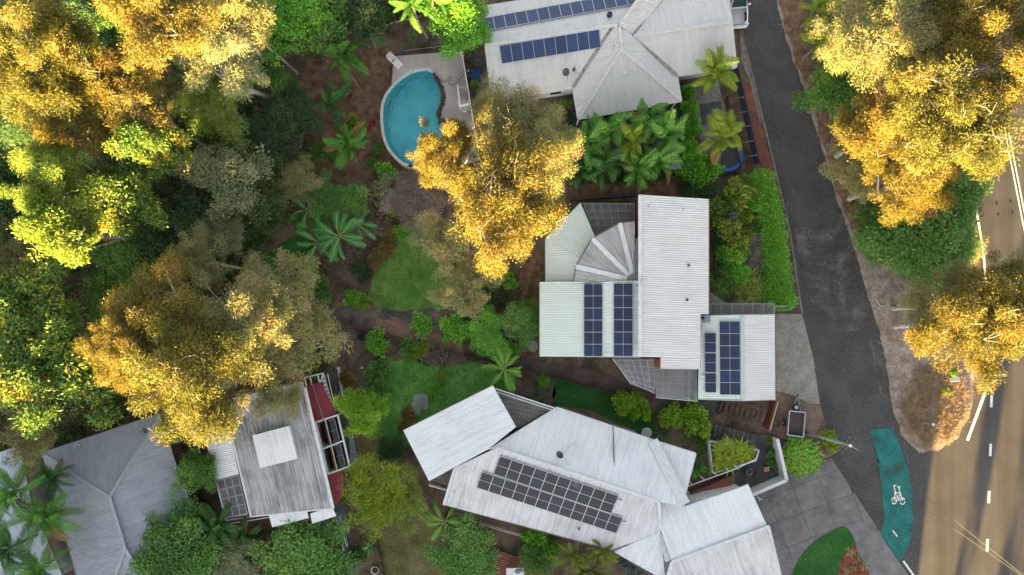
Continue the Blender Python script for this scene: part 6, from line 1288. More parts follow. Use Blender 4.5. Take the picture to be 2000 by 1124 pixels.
for i in range(12):
    a, b = P(902 + i * 2.7, 101 + i * 16.2, ZP), P(902 + (i + 1) * 2.7, 101 + (i + 1) * 16.2, ZP)
    MB().bar(a + Vector((0, 0, 1.15)), b + Vector((0, 0, 1.15)), .09, .06).build('rail', whitep, pf); MB().bar(a + Vector((0, 0, .15)), b + Vector((0, 0, .15)), .05, .05).build('rail', whitep, pf)
    MB().box(a + Vector((0, 0, .6)), (.09, .09, 1.2)).build('post', whitep, pf)
    pk = MB()
    for k in range(8): q = a.lerp(b, (k + .5) / 8); pk.box(q + Vector((0, 0, .65)), (.02, .02, 1.0))
    pk.build('balusters', blackm, pf)
MB().box(P(880, 100, ZP + .2), (1.5, .22, .4), R(5)).build('white_board', whitep, deck)
st = thing('stairs', 'white railed deck stairs beside the pool fence', 'stairs', P(905, 200))
for k in range(6): a = P(899, 178 + k * 4, ZP - .05 - .0 * k); MB().box((a.x + .3, a.y, ZP + .02 + .17 * (5 - k)), (.75, .24, .05)).build('tread', dk_m, st)
MB().box(P(906, 207, ZP + .9), (.95, 1.0, .06)).build('landing', dk_m, st)
MB().bar(P(894, 169, ZP + .7), P(898, 206, ZP + 1.6), .14, .3).build('side_rail', whitep, st); MB().bar(P(897, 208, ZP + 1.5), P(917, 204, ZP + 1.5), .16, .22).build('side_rail', whitep, st); MB().bar(P(917, 204, ZP + .6), P(907, 219, ZP + .2), .22, .3).build('side_rail', whitep, st)
for q in ((897, 207), (916, 205)): a = P(*q, ZP); MB().box(a + Vector((0, 0, .5)), (.1, .1, 1.2)).build('post', whitep, st)
# sun lounger
lg = thing('sun_lounger', 'white slatted sun lounger on the corner of the pool deck', 'sun lounger', P(770, 121, ZP), rz=0)
la, lb = P(759, 108, ZP + .35), P(783, 131, ZP + .35); ld = (lb - la).normalized(); ls = Vector((-ld.y, ld.x, 0)); LL = (lb - la).length
for s_ in (-.3, .3): MB().bar(la + ls * s_, lb + ls * s_, .06, .06).build('side_rail', whitep, lg)
for k in range(15):
    if k == 6: continue
    q = la.lerp(lb, (k + .5) / 15); q.z += .05 + (max(0, 6 - k) * .06); MB().bar(q - ls * .3, q + ls * .3, LL / 15 * .72, .025).build('slat', whitep, lg)
for t_ in (.12, .88):
    for s_ in (-.28, .28): q = la.lerp(lb, t_) + ls * s_; MB().box((q.x, q.y, ZP + .17), (.05, .05, .34)).build('leg', whitep, lg)
# pool cleaner hose, skimmer net, garden hose
hose_m = plain('blue_hose', (.03, .28, .50), .4); 
hp_ = smooth_path([P(x, y, ZP - .06) for x, y in ((834, 141), (825, 152), (816, 165), (814, 178), (820, 188), (830, 192), (836, 184), (833, 175), (820, 167), (800, 163), (780, 166), (764, 176), (759, 188), (765, 196), (777, 197), (785, 188), (787, 180))], 6)
h_ = MB().tube(hp_, .035, 6).build('pool_cleaner_hose', plain('pale_blue_hose', (.05, .33, .55), .4), None, True); tag(h_, 'pale blue pool cleaner hose looping on the water', 'hose')
MB().box(P(787, 180, ZP - .03), (.3, .3, .1)).build('cleaner_head', hose_m, h_)
nt_ = MB().tube([P(787, 100, .3), P(866, 90, .3)], .02, 5).build('pool_net', plain('net_pole', (.45, .55, .62), .4), None); tag(nt_, 'long handled pool net lying along the top of the deck', 'pool net')
MB().lathe(P(785, 100, .3), [(.2, .0), (.24, .02), (.2, .04)], 12).build('net_hoop', hose_m, nt_)
gh = MB().tube(smooth_path([P(x, y, ZP + .03) for x, y in ((862, 160), (872, 158), (879, 151), (882, 155), (876, 162), (882, 167), (893, 161), (906, 145))], 6), .025, 5).build('garden_hose', plain('brown_hose', (.12, .08, .06))); tag(gh, 'thin brown hose snaking across the pool deck', 'hose')
# blue heap
bh = thing('pool_gear', 'tangle of bright blue pool gear beside the pool fence', 'pool gear', P(926, 148)); rs_ = random.Random(4)
for k in range(9):
    a = P(926 + rs_.uniform(-9, 9), 147 + rs_.uniform(-6, 6), .3 + .05 * k); d = Vector((rs_.uniform(-1, 1), rs_.uniform(-1, 1), rs_.uniform(-.2, .2))).normalized() * rs_.uniform(.25, .5); MB().bar(a - d, a + d, .12, .08).build('blue_tube', plain('gear_blue', (.015, .12, .42), .4), bh)
MB().box(P(914, 139, .4), (.28, .2, .2)).build('yellow_float', plain('gear_yellow', (.6, .5, .03)), bh)
rs2 = thing('corrugated_sheets', 'stack of rusty red roofing sheets by the beige house', 'sheets', P(949, 158))
for k in range(4): MB().box(P(946 + 2.4 * k, 158, .06 + .03 * k), (.2, 1.1, .04), R(-4)).build('sheet', plain('rust_red', (.16, .05, .035)), rs2)
rock('boulder', P(934, 124, .2), .45, None, gravel, 33)['label'] = 'grey boulder in the gravel beside the beige house'; bpy.data.objects['boulder']['category'] = 'boulder'

# ================================================================ fences and walls
def fence(name, label, cat, pts, h, mt, pm, step=2.4, board=None, lean=0):
    f = thing(name, label, cat, P(*pts[0]))
    for i in range(len(pts) - 1):
        a, b = P(*pts[i]), P(*pts[i + 1]); k = max(1, round((b - a).length / step))
        for j in range(k):
            p, q = a.lerp(b, j / k), a.lerp(b, (j + 1) / k); up = Vector((0, 0, h))
            MB().box((p.x, p.y, h / 2 + .05), (.1, .1, h + .1), math.atan2((b - a).y, (b - a).x)).build('post', pm, f)
            MB().bar(p + up * .5, q + up * .5, .05, h).build('panel', mt, f)
            if board: MB().bar(p + up * 1.0, q + up * 1.0, .14, .05).build('cap_rail', board, f)
    return f
tealf = plain('dark_teal_fence', (.03, .055, .075), .5)
ff = fence('metal_fence', 'dark blue-grey metal fence between the red footpath and the palms', 'fence', [(1432, 140), (1444, 190), (1455, 240), (1466, 290), (1475, 322)], 1.5, tealf, tealf, 2.0, plain('red_rail', (.10, .035, .03)))
for x, y in ((1449, 158), (1457, 190), (1463, 218), (1468, 246), (1476, 275), (1483, 303)):
    a = P(x - 24, y + 3, .1); b = P(x - 4, y, 1.4); MB().bar(a, b, .09, .07).build('brace', steelm, ff)
fence('timber_fence', 'low dark timber fence right of the paved corner below the yellow-green palm', 'fence', [(1416, 195), (1424, 240), (1434, 300), (1442, 330)], 1.1, timber, timber, 1.6)
fence('garden_rail', 'low white rail along the bank above the pool garden', 'rail', [(620, 82), (700, 62), (745, 52), (822, 33)], .35, plain('rail_grey', (.42, .44, .47)), whitep, 1.8)
fence('boundary_fence', 'dark timber fence along the lower boundary of the middle garden', 'fence', [(600, 614), (700, 640), (830, 676), (960, 708), (1100, 742), (1250, 782)], .8, timber, timber, 2.2)
fence('boundary_fence', 'dark timber fence along the upper boundary above the banana plants', 'fence', [(622, 377), (720, 370), (815, 365)], .8, timber, timber, 2.2)
fence('palm_garden_fence', 'dark timber fence between the palm clump and the middle house', 'fence', [(1110, 362), (1250, 352), (1345, 345), (1440, 338)], .7, timber, timber, 2.2)
fence('slat_fence', 'dark slatted fence at the bottom beside the white water pot', 'fence', [(735, 1045), (745, 1080), (755, 1140)], .9, timber, timber, 1.2)
fence('white_fence', 'thin white fence beside the gravel side path', 'fence', [(664, 718), (668, 745), (673, 775)], .9, whitep, whitep, 1.5)
blk = mat('block_stone', [(.3, (.04, .035, .03)), (.6, (.085, .075, .066))], 1.8, .9, .6, 9, .2, 0, 7, .3)
rw = thing('retaining_wall', 'dark block retaining wall above the translucent patio roof', 'wall', P(1180, 388))
for k in range(11): a = P(1118 + 11.8 * k, 390 - .9 * k, .3); MB().box(a, (.56, .3, .6), R(4)).build('block', blk, rw)
gs = thing('garden_steps', 'timber sleeper steps running diagonally up the garden left of the green roof', 'steps', P(980, 610))
for k in range(2): MB().bar(P(925 + 10 * k, 642 - 2 * k, .12), P(1022 + 12 * k, 566 + 8 * k, .12), .14, .24).build('sleeper', timber, gs)
for k in range(6): MB().bar(P(940 + 14 * k, 632 - 11 * k, .08), P(950 + 14 * k, 640 - 11 * k, .08), .12, .16).build('tread', timber, gs)
ss = thing('stepping_stones', 'row of dark stones along the lower edge of the oval lawn', 'stones', P(780, 612))
for i, (x, y) in enumerate(((752, 607), (757, 615), (768, 612), (778, 615), (790, 616), (800, 618), (812, 624))): rock('stone', P(x, y, .1), .3, ss, blk, i + 50, .5)
# rock outcrop in the garden by the hedge
ro = thing('rock_outcrop', 'bare dark rock outcrop between the tufted shrubs and the hedge', 'rock', P(1475, 490))
for i, (x, y, r_) in enumerate(((1470, 465, 1.0), (1478, 490, 1.15), (1470, 510, .9), (1482, 520, .8), (1465, 487, .7), (1484, 470, .6))): rock('rock', P(x, y, .1), r_, ro, mat('outcrop_rock', [(.3, (.05, .045, .043)), (.5, (.11, .095, .085)), (.72, (.20, .14, .095))], 1.1, .9, .8, 6, .2, 0, 8, .35), i + 20, .45)
# ---------------------------------------------------------------- white wall, planter, decks and steps of the white house
ww = thing('courtyard_wall', 'white rendered wall round the corner courtyard of the white house', 'wall', P(1530, 930))
wz = 1.7
for a, b in (((1505, 852), (1523, 930)), ((1523, 930), (1440, 966))):
    p, q = P(*a), P(*b); MB().bar(p + Vector((0, 0, wz / 2)), q + Vector((0, 0, wz / 2)), .2, wz).build('wall', wallw, ww); MB().bar(p + Vector((0, 0, wz + .03)), q + Vector((0, 0, wz + .03)), .3, .06).build('coping', capm, ww)
pn = thing('planter', 'white triangular raised planter full of yellow-green cycads', 'planter', P(1430, 890))
tri = [P(*q, 1.0) for q in ((1385, 862), (1482, 880), (1476, 900), (1392, 925))]
MB().prism(tri, 0, .9).build('soil', soil, pn)
for i in range(4): MB().bar(tri[i] - Vector((0, 0, .45)), tri[(i + 1) % 4] - Vector((0, 0, .45)), .14, 1.0).build('side', wallw, pn)
cd_ = thing('entry_deck', 'red-brown timber entry deck between the white roofs', 'deck', P(1390, 950))
dz = 1.2; da, db_, dc, de = P(1346, 966, dz), P(1440, 925, dz), P(1424, 960, dz), P(1344, 992, dz)
for k in range(13):
    t0, t1 = k / 13 + .006, (k + 1) / 13 - .006; q = [da.lerp(de, t0), db_.lerp(dc, t0), db_.lerp(dc, t1), da.lerp(de, t1)]; MB().prism(q, dz - .06, dz + .004 * (k % 2)).build('board', redtimber, cd_)
MB().prism([da, db_, dc, de], 0, dz - .07).build('base', timber, cd_)
for k in range(3): MB().bar(P(1350 + 7 * k, 962 - 3 * k, dz + .14 * (3 - k)), P(1358 + 7 * k, 985 - 4 * k, dz + .14 * (3 - k)), .3, .05).build('tread', redtimber, cd_)
hr = thing('handrail', 'white handrail between the entry deck and the planter', 'handrail', P(1390, 935))
MB().bar(P(1344, 950, 2.1), P(1440, 915, 2.1), .08, .08).build('rail', whitep, hr); MB().bar(P(1440, 915, 2.1), P(1478, 896, 1.6), .08, .08).build('rail', whitep, hr)
for x, y in ((1352, 947), (1376, 938), (1400, 929), (1424, 921), (1440, 915)): a = P(x, y, 2.1); MB().bar(a, Vector((a.x, a.y, 0)), .06, .06).build('post', whitep, hr); MB().bar(a, a + Vector((-.3, .35, -.05)), .05, .05).build('bracket', whitep, hr)
cs = thing('concrete_steps', 'broad dark concrete steps below the lime clipped shrubs', 'steps', P(1440, 855))
for k in range(9): a, b = P(1400 + 9 * k, 829 + 2.4 * k, .1 + .11 * k), P(1395 + 9 * k, 858 + 2.4 * k, .1 + .11 * k); MB().bar(a, b, .46, .2 + .2 * 0).build('step', darkconc, cs); 
ts = thing('timber_stairs', 'dark open timber stairs below the garage roof', 'stairs', P(1450, 800))
for k in range(9): a, b = P(1412 + 10.2 * k, 784 + 2.8 * k, .3 + .15 * k), P(1404 + 10.2 * k, 806 + 2.8 * k, .3 + .15 * k); MB().bar(a, b, .27, .05).build('tread', timber, ts)
for (a, b) in (((1408, 781), (1500, 806)), ((1398, 808), (1492, 835))): MB().bar(P(*a, .4), P(*b, 1.7), .08, .24).build('stringer', timber, ts)
MB().bar(P(1406, 778, 1.3), P(1500, 803, 2.6), .08, .08).build('rail', timber, ts)
rdw = thing('red_wall', 'red-brown timber wall at the head of the dark stairs', 'wall', P(1503, 800)); a, b = P(1505, 781), P(1490, 836)
for k in range(6): p, q = a.lerp(b, k / 6 + .005), a.lerp(b, (k + 1) / 6 - .005); MB().bar(p + Vector((0, 0, .8)), q + Vector((0, 0, .8)), .14, 1.5).build('board', wallr, rdw)
MB().bar(a + Vector((.1, 0, 1.6)), b + Vector((.1, 0, 1.6)), .08, .08).build('cap', plain('cap_tan', (.40, .36, .26)), rdw)
tp = thing('timber_planter', 'weathered timber planter box beside the trailer', 'planter', P(1510, 827)); c = P(1510, 826, .25)
for dx, dy, sx, sy in ((0, .35, 1.0, .07), (0, -.35, 1.0, .07), (.48, 0, .07, .64), (-.48, 0, .07, .64)): MB().box(c + Vector((dx, dy, 0)), (sx, sy, .5), R(-8) * 0).build('board', timber, tp)
MB().box(c - Vector((0, 0, .06)), (.88, .62, .34)).build('soil', soil, tp)
def pot(px, py, r, h, mt, label, fill=None, z0=0, name='pot', cat='pot'):
    b = P(px, py, z0 + h); t = thing(name, label, cat, (b.x, b.y, z0)); MB().lathe((b.x, b.y, z0), [(r * .7, 0), (r, h), (r * 1.08, h), (r * 1.08, h - .05), (r * .9, h - .04), (r * .85, h * .75)], 18).build('vessel', mt, t, True); MB().lathe((b.x, b.y, z0 + h * .78), [(.001, 0), (r * .9, 0)], 18).build('contents', fill or soil, t); return t
pot(1524, 833, .16, .3, plain('terracotta', (.30, .10, .05)), 'small terracotta pot beside the timber planter')
pot(1464, 922, .3, .6, plain('grey_tub', (.20, .24, .25)), 'dark grey round tub at the end of the entry deck', blackm)
wp = pot(1520, 917, .34, .35, steelm, 'round wire planter inside the white wall'); 
pot(705, 658, .38, .55, plain('black_tub', (.015, .02, .024)), 'black round water tub nearest the boundary fence', plain('dark_water', (.01, .014, .018), .1)); pot(672, 679, .38, .55, plain('teal_tub', (.02, .035, .045)), 'dark blue round tub beside the wispy olive gum', plain('tub_blue', (.03, .06, .08), .2))
pot(732, 1115, .36, .4, whitep, 'white rimmed round water pot at the bottom edge', plain('pond', (.012, .014, .006), .1)); pot(858, 704, .16, .25, plain('terracotta', (.3, .1, .05)), 'terracotta pot above the lush lawn, left one'); pot(895, 697, .26, .3, plain('pink_terracotta', (.22, .11, .09)), 'wide terracotta bowl above the lush lawn'); pot(1342, 341, .16, .4, plain('red_pot', (.45, .02, .015)), 'bright red pot below the grey slab roof'); pot(793, 800 - 3, .01, .01, soil, 'x') if False else None
def hoop(px, py, r, mt, label, z=.3, name='garden_hoop'):
    c = P(px, py, z); pts = [c + Vector((r * math.cos(k * 6.2832 / 24), r * math.sin(k * 6.2832 / 24), 0)) for k in range(25)]; o = MB().tube(pts, .03, 6, False); 
    for k in (0, 8, 16): o.bar(pts[k], Vector((pts[k].x, pts[k].y, 0)), .03, .03)
    return tag(o.build(name, mt), label, 'hoop')
hoop(684, 653, .45, plain('hoop_blue', (.12, .20, .23)), 'blue-grey round hoop on the earth beside the water tubs'); hoop(655, 1067, .58, plain('hoop_cream', (.5, .46, .38)), 'cream round hoop beside the side path rail')
gb = MB().lathe(P(707, 719, .35), [(.001, .14), (.09, .11), (.13, 0), (.09, -.1), (.04, -.14), (.05, -.35), (.001, -.35)], 14).build('garden_lamp', capm, None, True); tag(gb, 'small white globe lamp on the bare earth', 'garden lamp')
lid = MB().lathe(P(1040, 676, 0), [(.001, .2), (.52, .2), (.55, .17), (.55, 0)], 24).build('tank_cover', mat('lid_concrete', [(.3, (.20, .19, .175)), (.6, (.30, .285, .26))], 2, .9, .4, 12, .2, 0, 6, .2)); tag(lid, 'round pale concrete lid at the corner of the green roof', 'tank cover')
fb = MB().box(P(861, 747, .3), (.26, .26, .06), R(20), R(15)).build('blue_board', plain('cyan_board', (.02, .42, .60))); fb['label'] = 'small bright blue square board in the island bed'; fb['category'] = 'board'; MB().box(P(861, 747, .14), (.04, .04, .3)).build('stake', timber, fb)
fr_ = thing('wire_rack', 'small rusty timber frame among the roses', 'frame', P(756, 697))
for k in range(3): MB().bar(P(750 + 4 * k, 702 - 1 * k, .3), P(753 + 4 * k, 692 - 1 * k, .3), .05, .05).build('slat', wallr, fr_)
for (a, b) in (((749, 702), (760, 699)), ((752, 692), (762, 690))): MB().bar(P(*a, .26), P(*b, .26), .05, .05).build('rail', wallr, fr_)
lgm = MB().tube(smooth_path([P(694, 716, .06), P(702, 700, .08), P(716, 680, .06)], 4), .07, 6).build('fallen_log', bark_b, None, True); tag(lgm, 'thin dark log lying on the bare earth', 'log')
# round glass table and pink chair
tb = thing('round_table', 'round pale glass table at the white north eave', 'table', P(1263, 848)); c = P(1263, 846, .74)
MB().lathe(c, [(.001, .02), (.5, .02), (.52, 0), (.5, -.02)], 28).build('table_top', plain('frosted_glass', (.34, .37, .38), .15), tb)
for k in range(4): d = Vector((math.cos(k * 1.57 + .7), math.sin(k * 1.57 + .7), 0)) * .38; MB().bar(Vector((c.x, c.y, 0)) + d * 1.1, c + d - Vector((0, 0, .03)), .04, .04).build('leg', whitep, tb)
pc = thing('garden_chair', 'small salmon pink chair on the dark courtyard paving', 'chair', P(1497, 917)); c = P(1497, 917, .45); pk_ = plain('salmon_pink', (.55, .24, .19), .6)
MB().box(c, (.5, .45, .05), R(12)).build('seat', pk_, pc); MB().box(c + Vector((-.02, .24, .25)), (.5, .05, .45), R(12), R(-12)).build('backrest', pk_, pc)
for dx in (-.2, .2):
    for dy in (-.18, .18): MB().box((c.x + dx, c.y + dy, .22), (.04, .04, .44), R(12)).build('leg', pk_, pc)
# deck with white table at the bottom edge
td = thing('timber_deck', 'red-brown timber deck at the bottom edge', 'deck', P(970, 1100)); q = [P(*v, .35) for v in ((952, 1068), (1022, 1092), (1010, 1150), (925, 1150))]
for k in range(16): t0, t1 = k / 16 + .006, (k + 1) / 16 - .006; MB().prism([q[0].lerp(q[3], t0), q[1].lerp(q[2], t0), q[1].lerp(q[2], t1), q[0].lerp(q[3], t1)], .2, .35 + .004 * (k % 2)).build('board', redtimber, td)
tt = thing('white_table', 'white table with grey cloth on the timber deck', 'table', P(1005, 1118)); c = P(1006, 1118, 1.08); MB().box(c, (1.7, .8, .05), R(2)).build('table_top', whitep, tt); rock('cloth', c + Vector((.25, .1, .05)), .3, tt, plain('grey_cloth', (.20, .19, .18)), 77, .3)
for dx in (-.7, .7):
    for dy in (-.3, .3): MB().box((c.x + dx, c.y + dy, .7), (.06, .06, .75)).build('leg', whitep, tt)
for i, (x, y) in enumerate(((953, 1090), (946, 1108))):
    ch = thing('folding_chair', ('upper' if i == 0 else 'lower') + ' yellow chair at the left edge of the timber deck', 'chair', P(x, y, .35), 'yellow chairs on the timber deck'); c = P(x, y, .8); ym = plain('mustard', (.36, .31, .04)); MB().lathe(c, [(.001, .02), (.26, .02), (.26, -.03)], 14).build('seat', ym, ch); MB().box(c + Vector((.2, .05, .25)), (.06, .42, .45), R(15)).build('backrest', ym, ch)
    for k in range(4): MB().box((c.x + (.16 if k % 2 else -.16), c.y + (.16 if k > 1 else -.16), .57), (.03, .03, .42)).build('leg', steelm, ch)
# paved corner, trampoline, slab roof beside the palms
pv = thing('paving_slabs', 'square dark grey paving slabs below the beige roof corner', 'paving', P(1385, 215))
for i in range(4):
    for j in range(4):
        a = P(1372 + i * 10.5 + j * 1.6, 208 + j * 10.5 - i * 1.5, .04); MB().box(a, (.5, .5, .05), R(8)).build('slab', mat('grey_slab', [(.3, (.055, .055, .057)), (.6, (.085, .085, .088))], 1.2, .85, .3, 12, .2, 0, 6, .2), pv)
tr_ = thing('trampoline', 'trampoline with bright blue rim partly under the palm', 'trampoline', P(1425, 305)); c = P(1422, 306, .8)
MB().lathe(c, [(.001, 0), (1.15, 0)], 28).build('mat', blackm, tr_); MB().lathe(c + Vector((0, 0, .03)), [(1.12, 0), (1.45, .02), (1.47, -.05)], 28).build('rim_pad', plain('rim_blue', (.008, .07, .30), .5), tr_)
for k in range(6): d = Vector((math.cos(k * 1.047), math.sin(k * 1.047), 0)) * 1.4; MB().bar(Vector((c.x, c.y, 0)) + d, c + d, .05, .05).build('leg', steelm, tr_)
sr = thing('shelter', 'small grey weathered shelter roof at the right end of the palm clump', 'shelter', P(1312, 312)); q = [P(*v, 1.9) for v in ((1296, 292), (1322, 288), (1330, 330), (1302, 333))]
for k in range(10): t0, t1 = k / 10 + .004, (k + 1) / 10 - .004; MB().prism([q[0].lerp(q[3], t0), q[1].lerp(q[2], t0), q[1].lerp(q[2], t1), q[0].lerp(q[3], t1)], 1.84, 1.9 + .01 * (k % 2)).build('roof_board', mat('weathered_board', [(.3, (.13, .135, .15)), (.6, (.24, .245, .265))], 2, .9, .4, 12, .2, 0, 6, .3), sr)
for v in q: MB().box((v.x * .995, v.y, .92), (.09, .09, 1.84)).build('post', timber, sr)
# raised veggie bed under the slender gum
vb = thing('garden_bed_frame', 'pale framed garden bed below the white house front, under the slender gum', 'garden bed', P(1020, 255)); 
for a, b in (((996, 245), (1000, 272)), ((1000, 272), (1044, 264)), ((1044, 264), (1040, 240))): MB().bar(P(*a, .25), P(*b, .25), .3, .5).build('side', plain('bed_grey', (.38, .38, .38)), vb)
MB().prism([P(*q, .2) for q in ((996, 245), (1000, 272), (1044, 264), (1040, 240))], .0, .3).build('soil', soil, vb)
lr = thing('ladder_rail', 'white ladder-like rail along the beige house front', 'rail', P(1010, 205)); 
for a, b in (((974, 212), (1048, 197)), ((974, 206), (1048, 191))): MB().bar(P(*a, 1.0), P(*b, 1.0), .06, .08).build('rail', whitep, lr)
for k in range(18): t_ = k / 17; MB().bar(P(974, 212, 1.0).lerp(P(1048, 197, 1.0), t_), P(974, 206, 1.0).lerp(P(1048, 191, 1.0), t_), .05, .05).build('rung', whitep, lr)
for t_ in (0, .5, 1): a = P(974, 209, 1.0).lerp(P(1048, 194, 1.0), t_); MB().box((a.x, a.y, .48), (.07, .07, .96)).build('post', whitep, lr)
gt = thing('side_gate', 'narrow pale green gate rail at the lower end of the hedge', 'gate', P(1522, 598)); MB().bar(P(1514, 599, 1.5), P(1535, 598, 1.5), .12, .1).build('rail', plain('gate_green', (.30, .36, .32)), gt); MB().bar(P(1514, 599, .75), P(1535, 598, .75), .06, 1.4).build('panel', plain('gate_green', (.3, .36, .32)), gt); MB().box(P(1536, 606, .8), (.1, .1, 1.6)).build('post', plain('gate_green', (.3, .36, .32)), gt)
pg_ = thing('pipe_gate', 'white pipe gate at the garage corner of the white house', 'gate', P(1484, 972)); 
for a, b in (((1478, 972), (1484, 974)), ((1484, 974), (1483, 979)), ((1484, 974), (1488, 975))): MB().bar(P(*a, 1.2), P(*b, 1.2), .05, .05).build('pipe', whitep, pg_)
MB().box(P(1484, 974, .6), (.06, .06, 1.2)).build('post', whitep, pg_)
# ================================================================ trailer
tl = thing('box_trailer', 'small galvanised box trailer with dark floor beside the power pole', 'trailer', P(1556, 830)); tz = .62; galv = plain('galvanised_steel', (.30, .32, .34), .4, .5)
q = [P(*v, tz + .35) for v in ((1542, 803), (1573, 806), (1569, 854), (1538, 850))]
MB().prism([Vector((v.x, v.y, 0)) for v in inset(q, .05)], tz - .05, tz).build('floor', mat('trailer_floor', [(.3, (.045, .032, .03)), (.6, (.075, .055, .05))], 1.2), tl)
for i in range(4): a, b = q[i], q[(i + 1) % 4]; MB().bar(a - Vector((0, 0, .2)), b - Vector((0, 0, .2)), .05, .4).build('side_panel', galv, tl); MB().bar(a + Vector((0, 0, .02)), b + Vector((0, 0, .02)), .10, .05).build('top_rail', plain('rail_light_steel', (.46, .49, .51), .35, .4), tl)
fc = q[0].lerp(q[1], .5); hitch = P(1558, 775, .5)
for s_ in (.18, .82): a = q[0].lerp(q[1], s_); MB().bar(Vector((a.x, a.y, tz - .1)), hitch, .08, .09).build('drawbar', galv, tl)
MB().box(hitch + Vector((0, .1, 0)), (.12, .25, .12)).build('coupling', blackm, tl)
def wheel(c, r, wd, axis, parent, name='wheel'):
    """tyre with rim, axle along axis"""
    prof = [(r * .55, -wd / 2), (r * .9, -wd / 2), (r, -wd * .32), (r, wd * .32), (r * .9, wd / 2), (r * .55, wd / 2)]; M4 = Vector(axis).to_track_quat('Z', 'Y').to_matrix().to_4x4(); M4.translation = Vector(c)
    t = MB().lathe((0, 0, 0), prof, 20); t.v = [tuple(M4 @ Vector(v)) for v in t.v]; o = t.build(name, plain('tyre_rubber', (.018, .018, .019), .8), parent, True)
    rm = MB().lathe((0, 0, 0), [(.001, wd * .28), (r * .16, wd * .3), (r * .18, wd * .2), (r * .45, wd * .22), (r * .57, wd * .42)], 20); rm.v = [tuple(M4 @ Vector(v)) for v in rm.v]; rm.build('rim', plain('rim_white', (.55, .56, .57), .4), o, True)
wheel(P(1555, 796, .72), .33, .2, (0, 0, 1), tl, 'spare_wheel')
for s_ in (0, 1): a = (q[0].lerp(q[3], .55), q[1].lerp(q[2], .55))[s_]; wheel(Vector((a.x + (-.16 if s_ == 0 else .16), a.y, .3)), .3, .18, (-1 if s_ == 0 else 1, 0, 0), tl)
# ================================================================ white four-wheel drive at the top
cr = thing('car', 'white four-wheel drive parked nose down beside the beige house at the top', 'car', P(1434, 8), rz=R(5)); wp_ = plain('car_white', (.74, .75, .76), .25, 0, .5, .03)
def loft(secs, name, mt, smooth=False):
    """secs: list of (y, [(x,z)...]) right-half outlines mirrored"""
    b = MB(); ring = []
    for y, pr in secs:
        full = [(-x, z) for x, z in pr[::-1]] + list(pr); ring.append(len(full)); b.v += [(x, y, z) for x, z in full]
    n_ = ring[0]
    for i in range(len(secs) - 1): b.f += [(i * n_ + k, i * n_ + k + 1, (i + 1) * n_ + k + 1, (i + 1) * n_ + k) for k in range(n_ - 1)]
    b.f += [tuple(range(n_)), tuple(range((len(secs) - 1) * n_, len(secs) * n_))[::-1]]
    o = b.build(name, mt, cr, smooth, False); return o
# y = 0 front bumper .. +4.8 rear
Y0 = -2.35
def sec(y, w1, zl, w2, zm_, w3, zt_): return (Y0 + y, [(w1, zl), (w2, zm_), (w3, zt_ - .06), (w3 - .12, zt_)])
loft([sec(0, .80, .42, .84, .7, .70, .92), sec(.25, .92, .36, .93, .72, .82, 1.02), sec(.7, .95, .34, .96, .75, .86, 1.08), sec(1.45, .95, .34, .96, .8, .88, 1.15), sec(3.9, .95, .34, .96, .8, .9, 1.12), sec(4.75, .90, .4, .92, .8, .86, 1.1)], 'body', wp_)
loft([(Y0 + 1.40, [(.84, 1.12), (.82, 1.14)]), (Y0 + 2.15, [(.84, 1.12), (.68, 1.72)]), (Y0 + 4.2, [(.84, 1.12), (.68, 1.74)]), (Y0 + 4.65, [(.84, 1.12), (.78, 1.16)])], 'cabin', wp_)
MB().add([(-.72, Y0 + 1.5, 1.21), (.72, Y0 + 1.5, 1.21), (.60, Y0 + 2.12, 1.72), (-.60, Y0 + 2.12, 1.72)], [(0, 1, 2, 3)]).build('windscreen', plain('screen_glass', (.02, .05, .055), .12, 0, .35), cr, False, False)
for s_ in (-1, 1):
    MB().add([(s_ * .80, Y0 + 1.75, 1.27), (s_ * .80, Y0 + 3.9, 1.27), (s_ * .71, Y0 + 3.9, 1.64), (s_ * .72, Y0 + 2.2, 1.64)], [(0, 1, 2, 3)]).build('side_window', glassd, cr, False, False)
    MB().box((s_ * 1.04, Y0 + 1.7, 1.2), (.2, .1, .16)).build('mirror', wp_, cr, False, False); MB().box((s_ * .66, Y0 + .06, .8), (.3, .16, .16)).build('headlight', plain('lamp_glass', (.5, .52, .54), .1), cr, False, False)
    for y in (.85, 3.8):
        t = MB().lathe((0, 0, 0), [(.2, -.11), (.34, -.11), (.38, -.06), (.38, .06), (.34, .11), (.2, .11), (.001, .08)], 18); t.v = [(s_ * .85 + v[2] * s_, Y0 + y + v[0], .38 + v[1]) for v in t.v]; t.build('wheel', plain('tyre_rubber', (.018, .018, .019), .8), cr, True, False)
bbm = MB().box((0, Y0 - .22, .62), (1.5, .14, .26)); bbm.bar((-.75, Y0 - .22, .6), (-.98, Y0 + .1, .6), .12, .24); bbm.bar((.75, Y0 - .22, .6), (.98, Y0 + .1, .6), .12, .24); bbm.tube([(-.5, Y0 - .2, .7), (-.45, Y0 - .18, 1.0), (.45, Y0 - .18, 1.0), (.5, Y0 - .2, .7)], .035, 6); bbm.build('bull_bar', wp_, cr, False, False)
MB().box((0, Y0 - .06, .78), (.9, .06, .14)).build('grille', blackm, cr, False, False); MB().box((0, Y0 - .3, .55), (.36, .02, .12)).build('number_plate', plain('plate', (.5, .5, .45)), cr, False, False)
MB().box((0, Y0 + .8, 1.095), (.012, 1.1, .03)).build('bonnet_crease', plain('crease', (.25, .26, .27)), cr, False, False)
